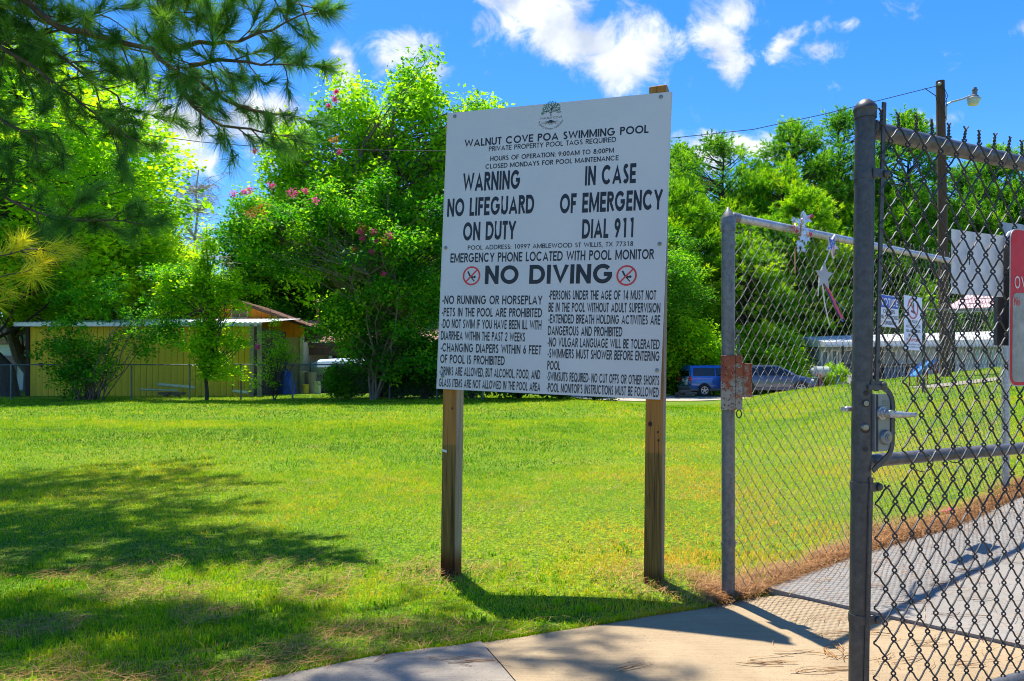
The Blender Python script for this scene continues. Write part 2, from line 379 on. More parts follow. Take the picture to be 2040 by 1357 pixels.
def vnoise(x, y, s, seed):
    """cheap smooth value noise"""
    rng = np.random.default_rng(seed); T = rng.random((64, 64)); x = x * s + 1000; y = y * s + 1000
    xi = np.floor(x).astype(int); yi = np.floor(y).astype(int); fx = x - xi; fy = y - yi
    fx = fx * fx * (3 - 2 * fx); fy = fy * fy * (3 - 2 * fy); a = lambda i, j: T[i % 64, j % 64]
    return (a(xi, yi) * (1 - fx) + a(xi + 1, yi) * fx) * (1 - fy) + (a(xi, yi + 1) * (1 - fx) + a(xi + 1, yi + 1) * fx) * fy
def sample_view(rng, n, d0, d1, mg=.08, power=1.0):
    """random ground points inside the widened view wedge"""
    y = np.sqrt(rng.random(n) * (d1 ** 2 - d0 ** 2) + d0 ** 2); x = (rng.random(n) * 2 - 1) * (.72 + mg) * y; return x, y
POSTS = [(-.41, 4.05), (.74, 3.62), (1.0, 3.35)]
def litter_mask(x, y):
    e = y - np.interp(x, EX, EY); nz = vnoise(x, y, 2.5, 11)
    n2 = vnoise(x, y, 9, 12); n3 = vnoise(x, y, 4.2, 14); m = np.clip((1 - (e - .02) / (.20 + .75 * nz)) * (.30 + .75 * n2 + .75 * (n3 - .35)), 0, 1) * smooth(.8, 1.15, x)
    for px, py in POSTS: m = np.maximum(m, np.clip(1.25 - np.hypot(x - px, (y - py) * 1.0) / (.22 + .2 * nz), 0, 1) * .9)
    return m
def build_grass():
    rng = np.random.default_rng(7); parts = []
    for (d0, d1, n, h, w, seg) in ((2.2, 4.2, 120000, .030, .0036, 2), (4.2, 8, 170000, .034, .0058, 1), (8, 15, 150000, .042, .011, 1), (15, 30, 130000, .05, .022, 1)):
        x, y = sample_view(rng, n, d0, d1)
        if d0 < 3: x[:9000] = rng.uniform(-1.9, 1.3, 9000); y[:9000] = np.interp(x[:9000], EX, EY) + np.abs(rng.normal(0, .03, 9000)) + .004
        keep = ~on_concrete(x, y, .004) & (rng.random(n) > litter_mask(x, y) * .85)
        cl = vnoise(x, y, 7, 3); cl2 = vnoise(x, y, 1.1, 4); cl3 = vnoise(x, y, .35, 5); cl4 = vnoise(x, y, 16, 6)
        near = smooth(9, 3, y)
        keep &= rng.random(n) < 1 - .6 * (vnoise(x, y, 3.0, 31) > .58) * smooth(5, 3, y) * (1 - smooth(-1.0, .3, x))
        keep &= rng.random(n) < (.42 + .9 * cl4) * (1 - .45 * near * (cl < .28))
        left = 1 - smooth(-1.2, .8, x - .18 * (y - 3))        # the left is lusher, the middle more yellow
        x, y = x[keep], y[keep]; cl, cl2, cl3, cl4, left = cl[keep], cl2[keep], cl3[keep], cl4[keep], left[keep]; n = len(x)
        yel = np.exp(-((y - 6.5) / 5.0) ** 2) * (1 - left * .62)
        tint = .37 + .34 * (cl - .5) + .42 * (cl2 - .5) + .34 * (cl3 - .5) + .40 * yel - .05 * left + rng.normal(0, .14, n) + .10 * smooth(9, 20, y)
        straw = rng.random(n) < (.06 + .22 * yel + .09 * (cl > .7)); tint[straw] = rng.uniform(.78, 1, straw.sum())
        hh = h * rng.uniform(.45, 1.25, n) * (.75 + .6 * cl2) * (1 - .3 * yel); hh[straw] *= .7
        hh *= np.where(cl4 > .85, 1.35, 1)
        ang = rng.uniform(0, 2 * math.pi, n); lean = np.abs(rng.normal(0, .75, n)) * hh; la = rng.uniform(0, 2 * math.pi, n)
        ww = w * rng.uniform(.6, 1.3, n); z = gz(x, y)
        bx, by = np.cos(ang) * ww / 2, np.sin(ang) * ww / 2; tx, ty = np.cos(la) * lean, np.sin(la) * lean
        p0 = np.stack([x - bx, y - by, z - .004], 1); p1 = np.stack([x + bx, y + by, z - .004], 1)
        tip = np.stack([x + tx, y + ty, z + hh * .92], 1)
        if seg == 2:
            q0 = np.stack([x - bx * .7 + tx * .33, y - by * .7 + ty * .33, z + hh * .6], 1); q1 = np.stack([x + bx * .7 + tx * .33, y + by * .7 + ty * .33, z + hh * .6], 1)
            V = np.stack([p0, p1, q1, q0, tip], 1).reshape(-1, 3); k = np.arange(n)[:, None] * 5
            Fc = np.concatenate([k + [0, 1, 2], k + [0, 2, 3], k + [3, 2, 4]], 1).reshape(-1, 3); T = np.repeat(tint, 3)
        else:
            V = np.stack([p0, p1, tip], 1).reshape(-1, 3); Fc = np.arange(n * 3).reshape(-1, 3); T = tint
        parts.append((V, Fc, T))
    # coarser tufts and broad weed leaves
    for (cnt, per, hl, wl, d0, d1) in ((120, 13, .052, .0048, 2.3, 4.2), (420, 6, .026, .011, 2.3, 4.4)):
        cx, cy_ = sample_view(rng, cnt, d0, d1); cx = cx - .25 * rng.random(cnt) * cy_ * (rng.random(cnt) < .4); n = cnt * per; c = np.repeat(np.arange(cnt), per); a = rng.uniform(0, 2 * math.pi, n); out = np.abs(rng.normal(0, .55, n))
        x = cx[c] + rng.normal(0, .014, n); y = cy_[c] + rng.normal(0, .014, n); k = ~on_concrete(x, y, .01); x, y, a, out = x[k], y[k], a[k], out[k]; n = len(x); tb = rng.uniform(.12, .6, cnt)[c][k]
        L = hl * rng.uniform(.6, 1.2, n); W = wl * rng.uniform(.7, 1.2, n); z = gz(x, y); dx, dy = np.cos(a), np.sin(a); r1 = L * out; nx, ny = -dy * W / 2, dx * W / 2
        q = lambda f, g, s: np.stack([x + dx * r1 * f + nx * s, y + dy * r1 * f + ny * s, z + L * g], 1)
        V = np.stack([q(0, 0, -.6), q(0, 0, .6), q(.45, .62, 1), q(.45, .62, -1), q(1, .80, 0)], 1).reshape(-1, 3); k = np.arange(n)[:, None] * 5
        parts.append((V, np.concatenate([k + [0, 1, 2], k + [0, 2, 3], k + [3, 2, 4]], 1).reshape(-1, 3), np.repeat(np.clip(tb + rng.normal(0, .06, n), 0, 1), 3)))
    off = 0; Vs, Fs, Ts = [], [], []
    for V, Fc, T in parts: Vs.append(V); Fs.append(Fc + off); Ts.append(T); off += len(V)
    link('grass', np_mesh('grass', np.concatenate(Vs), np.concatenate(Fs), False, np.clip(np.concatenate(Ts), 0, 1)), GRASS,
         label='short mown green grass with yellow patches covering the lawn', cat='grass', kind='stuff')
build_grass()
# fallen brown pine needles
def build_litter():
    rng = np.random.default_rng(21); n = 120000
    x, y = sample_view(rng, n, 2.2, 7.5); m = litter_mask(x, y); nz = vnoise(x, y, 3.0, 31); nz2 = vnoise(x, y, .8, 32)
    nb = 30000; xb = rng.uniform(.9, 4.3, nb); yb = np.interp(xb, EX, EY) + np.abs(rng.normal(0, .26, nb)) - .04 * rng.random(nb); x = np.concatenate([x, xb]); y = np.concatenate([y, yb]); n = len(x); m = litter_mask(x, y); m = m; nz = vnoise(x, y, 3.0, 31); nz2 = vnoise(x, y, .8, 32)
    conc = on_concrete(x, y, -.01)
    leftp = (1 - smooth(-1.0, .5, x)) * smooth(5, 3, y)
    pr = np.where(conc, .0, .012 + .12 * (nz > .68) * (nz2 > .35) + .75 * leftp * (nz > .52) + .35 * ((y - np.interp(x, EX, EY)) < .05)) + m * np.where(conc, 0, .95)
    e = y - np.interp(x, EX, EY)
    pr = np.where(conc, np.where((x > 1.2), .05 * (1.0 + 3 * (nz > .72)), .0035), pr)
    pr = np.where(conc & (e > -.22) & (x > 1.2), pr + .08, pr)
    k = rng.random(n) < pr; x, y, conc, m = x[k], y[k], conc[k], m[k]; n = len(x)
    a = rng.uniform(0, math.pi, n) * .55 - .25; a = np.where(rng.random(n) < .3, rng.uniform(0, math.pi, n), a); ln = rng.uniform(.06, .15, n); w = .0019
    z = gz(x, y) + np.where(conc, .030 - .0 * x, .012 + .022 * rng.random(n)) + m * .015 * rng.random(n)
    z = np.where(conc & (x < 1.25 + (3.4 - y)), gz(x, y) + .018, z)
    dx, dy = np.cos(a) * ln / 2, np.sin(a) * ln / 2; nx, ny = -np.sin(a) * w / 2, np.cos(a) * w / 2; cv = rng.normal(0, .12, n) * ln
    up = np.where(conc, 0, rng.normal(0, .012, n))
    P0 = np.stack([x - dx, y - dy, z - up], 1); Pm = np.stack([x + -np.sin(a) * cv, y + np.cos(a) * cv, z + .003], 1); P1 = np.stack([x + dx, y + dy, z + up], 1)
    o = np.stack([nx, ny, 0 * nx], 1)
    V = np.stack([P0 - o, P0 + o, Pm + o, Pm - o, P1], 1).reshape(-1, 3); i = np.arange(n)[:, None] * 5
    Fc = np.concatenate([i + [0, 1, 2], i + [0, 2, 3], i + [3, 2, 4]], 1).reshape(-1, 3)
    M = leaf_mat('dry pine needles', [(0, (.11, .045, .018)), (.5, (.34, .14, .04)), (1, (.58, .33, .12))], .15, (1, 1, 1))
    link('pine_needles', np_mesh('pine_needles', V, Fc, False, np.repeat(rng.random(n), 3)), M, label='fallen rust-brown pine needles along the slab edge and over the lawn', cat='pine needles', kind='stuff')
build_litter()
def build_sprigs():
    rng = np.random.default_rng(91); V = []; Fc = []; T = []
    spots = [(1620, 1275, 0), (1560, 1312, .1), (1640, 1318, .05), (1690, 1268, .1), (1500, 1325, 0), (1450, 1332, 0), (1640, 1345, .3), (1580, 1349, .2), (1760, 1330, .6), (1820, 1290, .3), (1900, 1330, .2), (1660, 1300, 1.4), (1675, 1322, 1.2), (860, 1325, 0), (905, 1330, .1), (730, 1330, 1.3), (1230, 1345, .6), (1780, 1215, .1), (1850, 1180, .2), (1900, 1150, .1), (1800, 1250, .3), (1930, 1210, .4), (1960, 1130, .1), (1870, 1240, .2), (1700, 1180, .2)]
    for (px, py, a0) in spots:
        d = CH * F / (py - HOR); x0, y0 = (px - 1020) / F * d, d
        for k in range(rng.integers(2, 6)):
            a = a0 + rng.normal(0, .22); L = rng.uniform(.10, .20); x, y = x0 + rng.normal(0, .02), y0 + rng.normal(0, .012); w = .0013; bend = rng.normal(0, .10); z = float(gz(x, y)) + (.032 if x > 1.27 and y > 3.4 - (x - 1.27) else .0185); n = len(V)
            for t_ in (0, .33, .66, 1): 
                u = x + math.cos(a) * L * t_ - math.sin(a) * bend * L * math.sin(t_ * 3.14); v = y + math.sin(a) * L * t_ * .7 + math.cos(a) * bend * L * math.sin(t_ * 3.14); V += [(u + math.sin(a) * w, v - math.cos(a) * w, z + .004 * rng.random()), (u - math.sin(a) * w, v + math.cos(a) * w, z)]
            for j in range(3): Fc.append((n + 2 * j, n + 2 * j + 1, n + 2 * j + 3, n + 2 * j + 2)); T.append(rng.random())
    link('needle_sprigs', np_mesh('needle_sprigs', V, Fc, False, T), bpy.data.materials['dry pine needles'], label='sprigs of dry brown pine needles scattered on the bare concrete slabs', cat='pine needles', kind='stuff')
build_sprigs()
# ------------------------------------------------------------------ lettering: a geometric stroke alphabet
def arc(cx, cy, rx, ry, a0, a1, n=14):
    return [(cx + rx * math.cos(R(a0 + (a1 - a0) * i / n)), cy + ry * math.sin(R(a0 + (a1 - a0) * i / n))) for i in range(n + 1)]
def glyph(ch, s):
    h = s / 2; T = 1 - h; B = h; m = .5
    def O(w): return [arc(w / 2, .5, w / 2 - h, .5 - h, 0, 360, 28)]
    G = {
     'A': (.92, [[(h * .9, 0), (.46, 1 - h * .25), (.92 - h * .9, 0)], [(.2, .29), (.72, .29)]]),
     'B': (.66, [[(h, 0), (h, 1)], [(h, T)] + arc(.40, .745, .21 - h * .3, .255 - h, 90, -90, 10) + [(h, .49)], [(h, .49)] + arc(.42, .245 + h * .5, .24 - h, .245 - h * .5, 90, -90, 10)[0:0] + arc(.42, .49 / 2 + h / 2, .66 - h - .42, (.49 - h) / 2, 90, -90, 10) + [(h, B)]]),
     'C': (.98, [arc(.5, .5, .5 - h, .5 - h, 42, 318, 24)]),
     'D': (.86, [[(h, 0), (h, 1)], [(h, T), (.36, T)] + arc(.38, .5, .48 - h, .5 - h, 90, -90, 16) + [(h, B)]]),
     'E': (.60, [[(h, 0), (h, 1)], [(h, T), (.60, T)], [(h, .5), (.55, .5)], [(h, B), (.60, B)]]),
     'F': (.56, [[(h, 0), (h, 1)], [(h, T), (.56, T)], [(h, .5), (.50, .5)]]),
     'G': (1.02, [arc(.5, .5, .5 - h, .5 - h, 42, 352, 26), [(.56, .48), (1.0 - h * .2, .48)]]),
     'H': (.76, [[(h, 0), (h, 1)], [(.76 - h, 0), (.76 - h, 1)], [(h, .5), (.76 - h, .5)]]),
     'I': (s, [[(h, 0), (h, 1)]]),
     'J': (.52, [[(.52 - h, 1), (.52 - h, .26)] + arc(.26, .26, .26 - h, .26 - h, 0, -170, 12)]),
     'K': (.72, [[(h, 0), (h, 1)], [(.68, 1.0), (h + .02, .42)], [(.24, .6), (.70, 0)]]),
     'L': (.52, [[(h, 1), (h, 0)], [(h, B), (.52, B)]]),
     'M': (.98, [[(h, 0), (h, 1)], [(.98 - h, 0), (.98 - h, 1)], [(h, .97), (.49, .06), (.98 - h, .97)]]),
     'N': (.78, [[(h, 0), (h, 1)], [(.78 - h, 0), (.78 - h, 1)], [(h, .96), (.78 - h, .04)]]),
     'O': (1.02, O(1.02)),
     'P': (.62, [[(h, 0), (h, 1)], [(h, T), (.34, T)] + arc(.35, .72, .27 - h, .28 - h, 90, -90, 12) + [(h, .44 + h)]]),
     'Q': (1.04, O(1.02) + [[(.62, .28), (1.0, -.04)]]),
     'R': (.66, [[(h, 0), (h, 1)], [(h, T), (.34, T)] + arc(.36, .725, .28 - h, .275 - h, 90, -90, 12) + [(h, .45 + h)], [(.34, .46), (.63, 0)]]),
     'S': (.60, [arc(.30, .74, .26 - h, .26 - h, 30, 235, 12) + arc(.30, .27, .29 - h, .27 - h, 62, -150, 14)]),
     'T': (.56, [[(.28, 0), (.28, 1)], [(0, T), (.56, T)]]),
     'U': (.74, [[(h, 1), (h, .36)] + arc(.37, .36, .37 - h, .36 - h, 180, 360, 14) + [(.74 - h, 1)]]),
     'V': (.84, [[(h * .8, 1), (.42, h * .25), (.84 - h * .8, 1)]]),
     'W': (1.22, [[(h * .8, 1), (.33, h * .25), (.61, 1 - h * .4), (.89, h * .25), (1.22 - h * .8, 1)]]),
     'X': (.80, [[(.05, 0), (.75, 1)], [(.05, 1), (.75, 0)]]),
     'Y': (.76, [[(.05, 1), (.38, .44), (.71, 1)], [(.38, 0), (.38, .46)]]),
     'Z': (.62, [[(.02, T), (.58, T)], [(.58, T), (.04, B)], [(.04, B), (.62, B)]]),
     '0': (.64, O(.64)), '1': (.64, [[(.38, 0), (.38, 1)], [(.38, .98), (.18, .86)]]),
     '2': (.64, [arc(.32, .70, .31 - h, .30 - h, 170, -25, 14) + [(.05, B)], [(.03, B), (.62, B)]]),
     '3': (.64, [arc(.31, .745, .27 - h, .255 - h, 150, -90, 12), arc(.31, .265, .31 - h, .265 - h * .6, 90, -150, 14)]),
     '4': (.66, [[(.50, 0), (.50, 1)], [(.50, .97), (.04, .25)], [(.03, .25), (.66, .25)]]),
     '6': (.64, [arc(.32, .32, .31 - h, .32 - h, 0, 360, 20), [(h * .9 + .01, .36), (.42, 1)]]),
     '7': (.62, [[(.02, T), (.60, T)], [(.60, T + h * .6), (.20, 0)]]),
     '8': (.64, [arc(.32, .745, .27 - h, .255 - h, 0, 360, 18), arc(.32, .265, .32 - h, .265 - h * .6, 0, 360, 20)]),
     '9': (.64, [arc(.32, .68, .31 - h, .32 - h, 0, 360, 20), [(.64 - h * .9 - .01, .64), (.22, 0)]]),
     '5': (.62, [[(.58, T), (.16, T), (.10, .55)], arc(.29, .32, .31 - h, .32 - h, 130, -150, 16)]),
     '-': (.30, [[(.02, .36), (.28, .36)]]), ':': (s, [[(h, 0), (h, s)], [(h, .45), (h, .45 + s)]]),
     ',': (s, [[(h, s), (h * .7, -.12)]]), "'": (s, [[(h, 1), (h, .74)]]), '.': (s, [[(h, 0), (h, s)]]), '*': (.5, [[(.25, .3), (.25, .9)], [(.05, .45), (.45, .75)], [(.05, .75), (.45, .45)]]),
     # lower case used on the emblem and the red sign
     'r': (.40, [[(h, 0), (h, .66)], arc(.34, .36, .26, .27, 170, 75, 6)]), 'o': (.62, [arc(.31, .33, .31 - h, .33 - h, 0, 360, 16)]),
     'p': (.62, [[(h, -.28), (h, .66)], arc(.31, .33, .31 - h, .33 - h, 0, 360, 16)]), 'e': (.62, [arc(.31, .33, .31 - h, .33 - h, 320, 0, 14)[0:0] + arc(.31, .33, .31 - h, .33 - h, 0, 310, 14), [(.06, .33), (.58, .33)]]),
     't': (.36, [[(.16, 0), (.16, .95)], [(0, .64), (.34, .64)]]), 'y': (.56, [[(.03, .66), (.29, .05)], [(.54, .66), (.20, -.28)]]),
     'w': (.84, [[(.04, .66), (.24, .04), (.42, .62), (.60, .04), (.80, .66)]]), 'n': (.56, [[(h, 0), (h, .66)], arc(.28, .36, .28 - h, .30 - h, 180, 0, 10) + [(.56 - h, 0)]]),
     's': (.42, [arc(.21, .48, .18 - h * .6, .18 - h * .6, 40, 250, 8) + arc(.21, .18, .20 - h * .6, .18 - h * .6, 70, -140, 8)]),
     'i': (s, [[(h, 0), (h, .66)], [(h, .84), (h, .97)]]), 'a': (.62, [[(.62 - h, 0), (.62 - h, .66)], arc(.31, .33, .31 - h, .33 - h, 0, 360, 16)]),
     'c': (.58, [arc(.31, .33, .31 - h, .33 - h, 45, 315, 14)]),
    }
    return G.get(ch)
def ribbon(pl, s):
    """outline strip of a polyline, mitred"""
    n = len(pl); closed = n > 3 and abs(pl[0][0] - pl[-1][0]) < 1e-6 and abs(pl[0][1] - pl[-1][1]) < 1e-6
    L, Rr = [], []
    for i in range(n):
        def dirn(a, b):
            dx, dy = b[0] - a[0], b[1] - a[1]; l = math.hypot(dx, dy) or 1; return dx / l, dy / l
        d0 = dirn(pl[i - 1], pl[i]) if i > 0 else (dirn(pl[-2], pl[0]) if closed else None)
        d1 = dirn(pl[i], pl[i + 1]) if i < n - 1 else (dirn(pl[0], pl[1]) if closed else None)
        if d0 is None: d0 = d1
        if d1 is None: d1 = d0
        nx, ny = -(d0[1] + d1[1]), d0[0] + d1[0]; l = math.hypot(nx, ny) or 1; nx, ny = nx / l, ny / l
        k = min(1 / max(.12, nx * -d0[1] + ny * d0[0]), 3.2) * s / 2
        L.append((pl[i][0] + nx * k, pl[i][1] + ny * k)); Rr.append((pl[i][0] - nx * k, pl[i][1] - ny * k))
    return L, Rr
def text_shape(txt, s, gap=.085, space=.30):
    """-> list of (left, right) strips in units of cap height, and total width"""
    x = 0; out = []
    for ch in txt:
        if ch == ' ': x += space; continue
        g_ = glyph(ch, s)
        if g_ is None: x += .5; continue
        w, strokes = g_; clampy = ch not in 'Q,pyOCGS' 
        for pl in strokes:
            L, Rr = ribbon(pl, s)
            if clampy:
                L = [(a, min(1, max(0, b))) for a, b in L]; Rr = [(a, min(1, max(0, b))) for a, b in Rr]
            out.append(([(a + x, b) for a, b in L], [(a + x, b) for a, b in Rr]))
        x += w + gap
    return out, x - gap
def text_mesh(b, txt, u0, u1, v, cap, s, place, gap=.085, space=.30, warp=None):
    """lay the line from u0 to u1 on baseline v with capital height cap; place(u,v,w) -> 3D point, w = height above the sheet"""
    strips, w = text_shape(txt, s, gap, space); kx = (u1 - u0) / w; c = 0
    for L, Rr in strips:
        c += 1; zz = (c % 9) * 1.2e-5; vs = []; n = len(L)
        for (a, q), (a2, q2) in zip(L, Rr):
            p, p2 = (u0 + a * kx, v + q * cap), (u0 + a2 * kx, v + q2 * cap)
            if warp: p, p2 = warp(*p), warp(*p2)
            vs += [place(p[0], p[1], zz), place(p2[0], p2[1], zz)]
        b.add(vs, [(2 * i, 2 * i + 1, 2 * i + 3, 2 * i + 2) for i in range(n - 1)])
def disc(b, place, u, v, r, z, n=20, ry=None):
    ry = ry or r; b.add([place(u + r * math.cos(2 * math.pi * i / n), v + ry * math.sin(2 * math.pi * i / n), z) for i in range(n)], [tuple(range(n))])
def ringm(b, place, u, v, r, w, z, n=36, ry=1.0):
    vs = []
    for i in range(n): a = 2 * math.pi * i / n; vs += [place(u + (r + k) * math.cos(a), v + (r + k) * ry * math.sin(a), z) for k in (-w / 2, w / 2)]
    b.add(vs, [(2 * i, 2 * i + 1, (2 * i + 3) % (2 * n), (2 * i + 2) % (2 * n)) for i in range(n)])
def polyline(b, place, pl, s, z):
    L, Rr = ribbon(pl, s); vs = []
    for a, q in zip(L, Rr): vs += [place(a[0], a[1], z), place(q[0], q[1], z)]
    b.add(vs, [(2 * i, 2 * i + 1, 2 * i + 3, 2 * i + 2) for i in range(len(pl) - 1)])

# ------------------------------------------------------------------ the pool rules sign
SC = Vector((0.1874, 3.7908, 1.7066)); SU = Vector((.9375, -.3459, -.0372)); SB = Vector((.3456, .9383, -.0142)); SV = Vector((.0398, .0005, .9992))
def on_board(u, v, w): return SC + SU * u + SV * v - SB * (w + .0007)
def wood_mat(name, top, low, split_z, pale):
    m = new_mat(name); t = NT(m); gm = t.n('ShaderNodeNewGeometry'); pos = gm.outputs['Position']
    mp = t.n('ShaderNodeMapping'); mp.inputs['Scale'].default_value = (38, 38, 1.6); t.l(pos, mp.inputs[0])
    gr = t.noise(1.0, 6, .62, mp.outputs[0], 1.3)
    mp2 = t.n('ShaderNodeMapping'); mp2.inputs['Scale'].default_value = (130, 130, 3); t.l(pos, mp2.inputs[0]); g2 = t.noise(1.0, 3, .5, mp2.outputs[0])
    ct = t.ramp(gr, [(.30, sc3(top, .42)), (.47, top), (.7, sc3(top, 1.35))])
    clo = t.ramp(gr, [(.30, sc3(low, .35)), (.5, low), (.72, sc3(low, 1.7))])
    sp = t.n('ShaderNodeSeparateXYZ'); t.l(pos, sp.inputs[0])
    zz = t.math('ADD', sp.outputs[2], t.math('MULTIPLY', t.math('SUBTRACT', g2, .5), .01))
    f = t.ramp(t.math('MULTIPLY', t.math('SUBTRACT', zz, split_z - .02), 25), [(.3, (0, 0, 0)), (.6, (1, 1, 1))])
    # the face that looks to the right is mixed to a paler, greyer tone
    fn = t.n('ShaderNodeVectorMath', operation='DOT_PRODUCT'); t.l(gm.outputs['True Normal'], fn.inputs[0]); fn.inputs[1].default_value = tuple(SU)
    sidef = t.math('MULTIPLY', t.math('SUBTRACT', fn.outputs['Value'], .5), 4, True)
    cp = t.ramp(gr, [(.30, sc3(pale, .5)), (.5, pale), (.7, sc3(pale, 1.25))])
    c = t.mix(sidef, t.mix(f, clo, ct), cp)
    dirt = t.ramp(t.math('ADD', sp.outputs[2], t.math('MULTIPLY', g2, .06)), [(.04, (.45, .22, .11)), (.13, (1, 1, 1))]); c = t.mix(1.0, c, dirt, 'MULTIPLY')
    bs = t.n('ShaderNodeBsdfPrincipled'); t.l(c, bs.inputs['Base Color']); bs.inputs['Roughness'].default_value = .75; bs.inputs['Specular IOR Level'].default_value = .2
    bp = t.n('ShaderNodeBump'); bp.inputs['Strength'].default_value = .5; bp.inputs['Distance'].default_value = .003; t.l(gr, bp.inputs['Height']); t.l(bp.outputs[0], bs.inputs['Normal'])
    o = t.n('ShaderNodeOutputMaterial'); t.l(bs.outputs[0], o.inputs[0]); return m
BLACKINK = mat('black vinyl lettering', (.012, .012, .014), .45, .1)
REDINK = mat('red vinyl', (.62, .035, .03), .45, .1)
BLACKPL = mat('black rubber', (.02, .02, .02), .7, .2)
STEEL = mat('galvanised screw', (.26, .25, .20), .4, .2, 30, .7)
def build_sign():
    root = thing('pool_rules_sign', 'large white pool rules board with black lettering on two wooden posts', 'sign', (.17, 3.83, -.03))
    W = wood_mat('treated pine post', (.33, .155, .035), (.19, .115, .028), .66, (.30, .245, .18))
    for (u, zb, lean) in ((-.558, -.12, .0135), (.562, -.04, .011)):
        base = SC + SU * u + SB * .056; dz = base.z; axis = Vector((lean, 0, 1)).normalized()
        top = 2.487 if u > 0 else 2.44
        pt = lambda z: Vector((base.x + lean * (z - 1.7) , base.y, z))
        M = Matrix((SU * 1.0, SB, Vector((0, 0, 1)))).transposed(); M.col[0].z = 0; M.col[1].z = 0
        b = MB(); hw = .0445; e = .004
        ring = [(-hw + e, -hw), (hw - e, -hw), (hw, -hw + e), (hw, hw - e), (hw - e, hw), (-hw + e, hw), (-hw, hw - e), (-hw, -hw + e)]
        vs = []; zs = [zb, .3, .66, 1.0, 1.5, 2.0, top - .004, top]
        for k, z in enumerate(zs):
            c = pt(z); sh = .93 if k == len(zs) - 1 else 1
            for x, y in ring: vs.append(c + M @ Vector((x * sh, y * sh, 0)))
        fs = [tuple(range(7, -1, -1)), tuple(range((len(zs) - 1) * 8, len(zs) * 8))]
        for r in range(len(zs) - 1):
            for i in range(8): j = (i + 1) % 8; fs.append((r * 8 + i, r * 8 + j, r * 8 + 8 + j, r * 8 + 8 + i))
        b.add(vs, fs); po = b.build('post', W, root)
        po['label'] = 'square timber post under the ' + ('right' if u > 0 else 'left') + ' side of the board'
        # drying cracks and knots as thin dark recess strips
        cb = MB(); rng = random.Random(int(u * 100)); cracks = [(.004 if u > 0 else -.02, .08, .86, .0018), (.022, .5, .80, .0012), (-.018, .72, .9, .001)] if u > 0 else [(-.012, .5, .78, .0011), (.018, .2, .5, .001)]
        for (cx, z0, z1, w) in cracks:
            pl = [(cx + rng.uniform(-.0025, .0025), z0 + (z1 - z0) * i / 8) for i in range(9)]
            L, Rr = [], []
            for i, (x, z) in enumerate(pl):
                ww = w * math.sin(math.pi * (i + .3) / 8.6); c = pt(z)
                L.append(c + M @ Vector((x - ww, -hw - .0004, 0))); Rr.append(c + M @ Vector((x + ww, -hw - .0004, 0)))
            vs = [p for a in zip(L, Rr) for p in a]; cb.add(vs, [(2 * i, 2 * i + 1, 2 * i + 3, 2 * i + 2) for i in range(8)])
        for (kx, kz, kr) in ([(-.02, .80, .011), (.022, .72, .006), (.018, .76, .005)] if u > 0 else [(.016, .86, .006)]):
            cb.add([pt(kz + kr * 1.2 * math.sin(a)) + M @ Vector((kx + kr * math.cos(a), -hw - .0006, 0)) for a in [i * math.pi / 6 for i in range(12)]], [tuple(range(12))])
        c_ = cb.build('crack', mat('dark wood crack', (.05, .028, .012), .9), po); c_['kind'] = 'stuff'
        if u < 0:
            tb = MB(); tb.add([pt(.635) + M @ Vector((-.044, -hw - .0009, 0)), pt(.628) + M @ Vector((-.015, -hw - .0009, 0)), pt(.615) + M @ Vector((-.015, -hw - .0009, 0)), pt(.622) + M @ Vector((-.044, -hw - .0009, 0)),
                              pt(.635) + M @ Vector((-.044, -hw - .0019, 0)), pt(.628) + M @ Vector((-.015, -hw - .0019, 0)), pt(.615) + M @ Vector((-.015, -hw - .0019, 0)), pt(.622) + M @ Vector((-.044, -hw - .0019, 0))], [(0, 1, 2, 3), (7, 6, 5, 4), (0, 4, 5, 1), (1, 5, 6, 2), (2, 6, 7, 3), (3, 7, 4, 0)])
            tb.build('tape', mat('white tape', (.7, .7, .68), .5), po)
    # board
    hu, hv = .61, .762; bd = MB(); t_ = .0065
    Mb = Matrix((SU, SB, SV)).transposed()
    bd.box(SC + SB * (t_ / 2), (2 * hu, t_, 2 * hv), M=Mb, bev=0)
    BM = mat('white aluminium composite board', (.60, .585, .555), .38, .03, 2.5, .0, spec=.45, coords='Object')
    board = bd.build('board', BM, root)
    WE = mat('worn white edge', (.62, .62, .60), .5)
    for q in (-1, 1): eb = MB(); eb.box(SC + SU * q * (hu + .0015) + SB * (t_ / 2), (.0026, t_ + .003, 2 * hv), M=Mb); eb.build('edge_trim', WE, board)
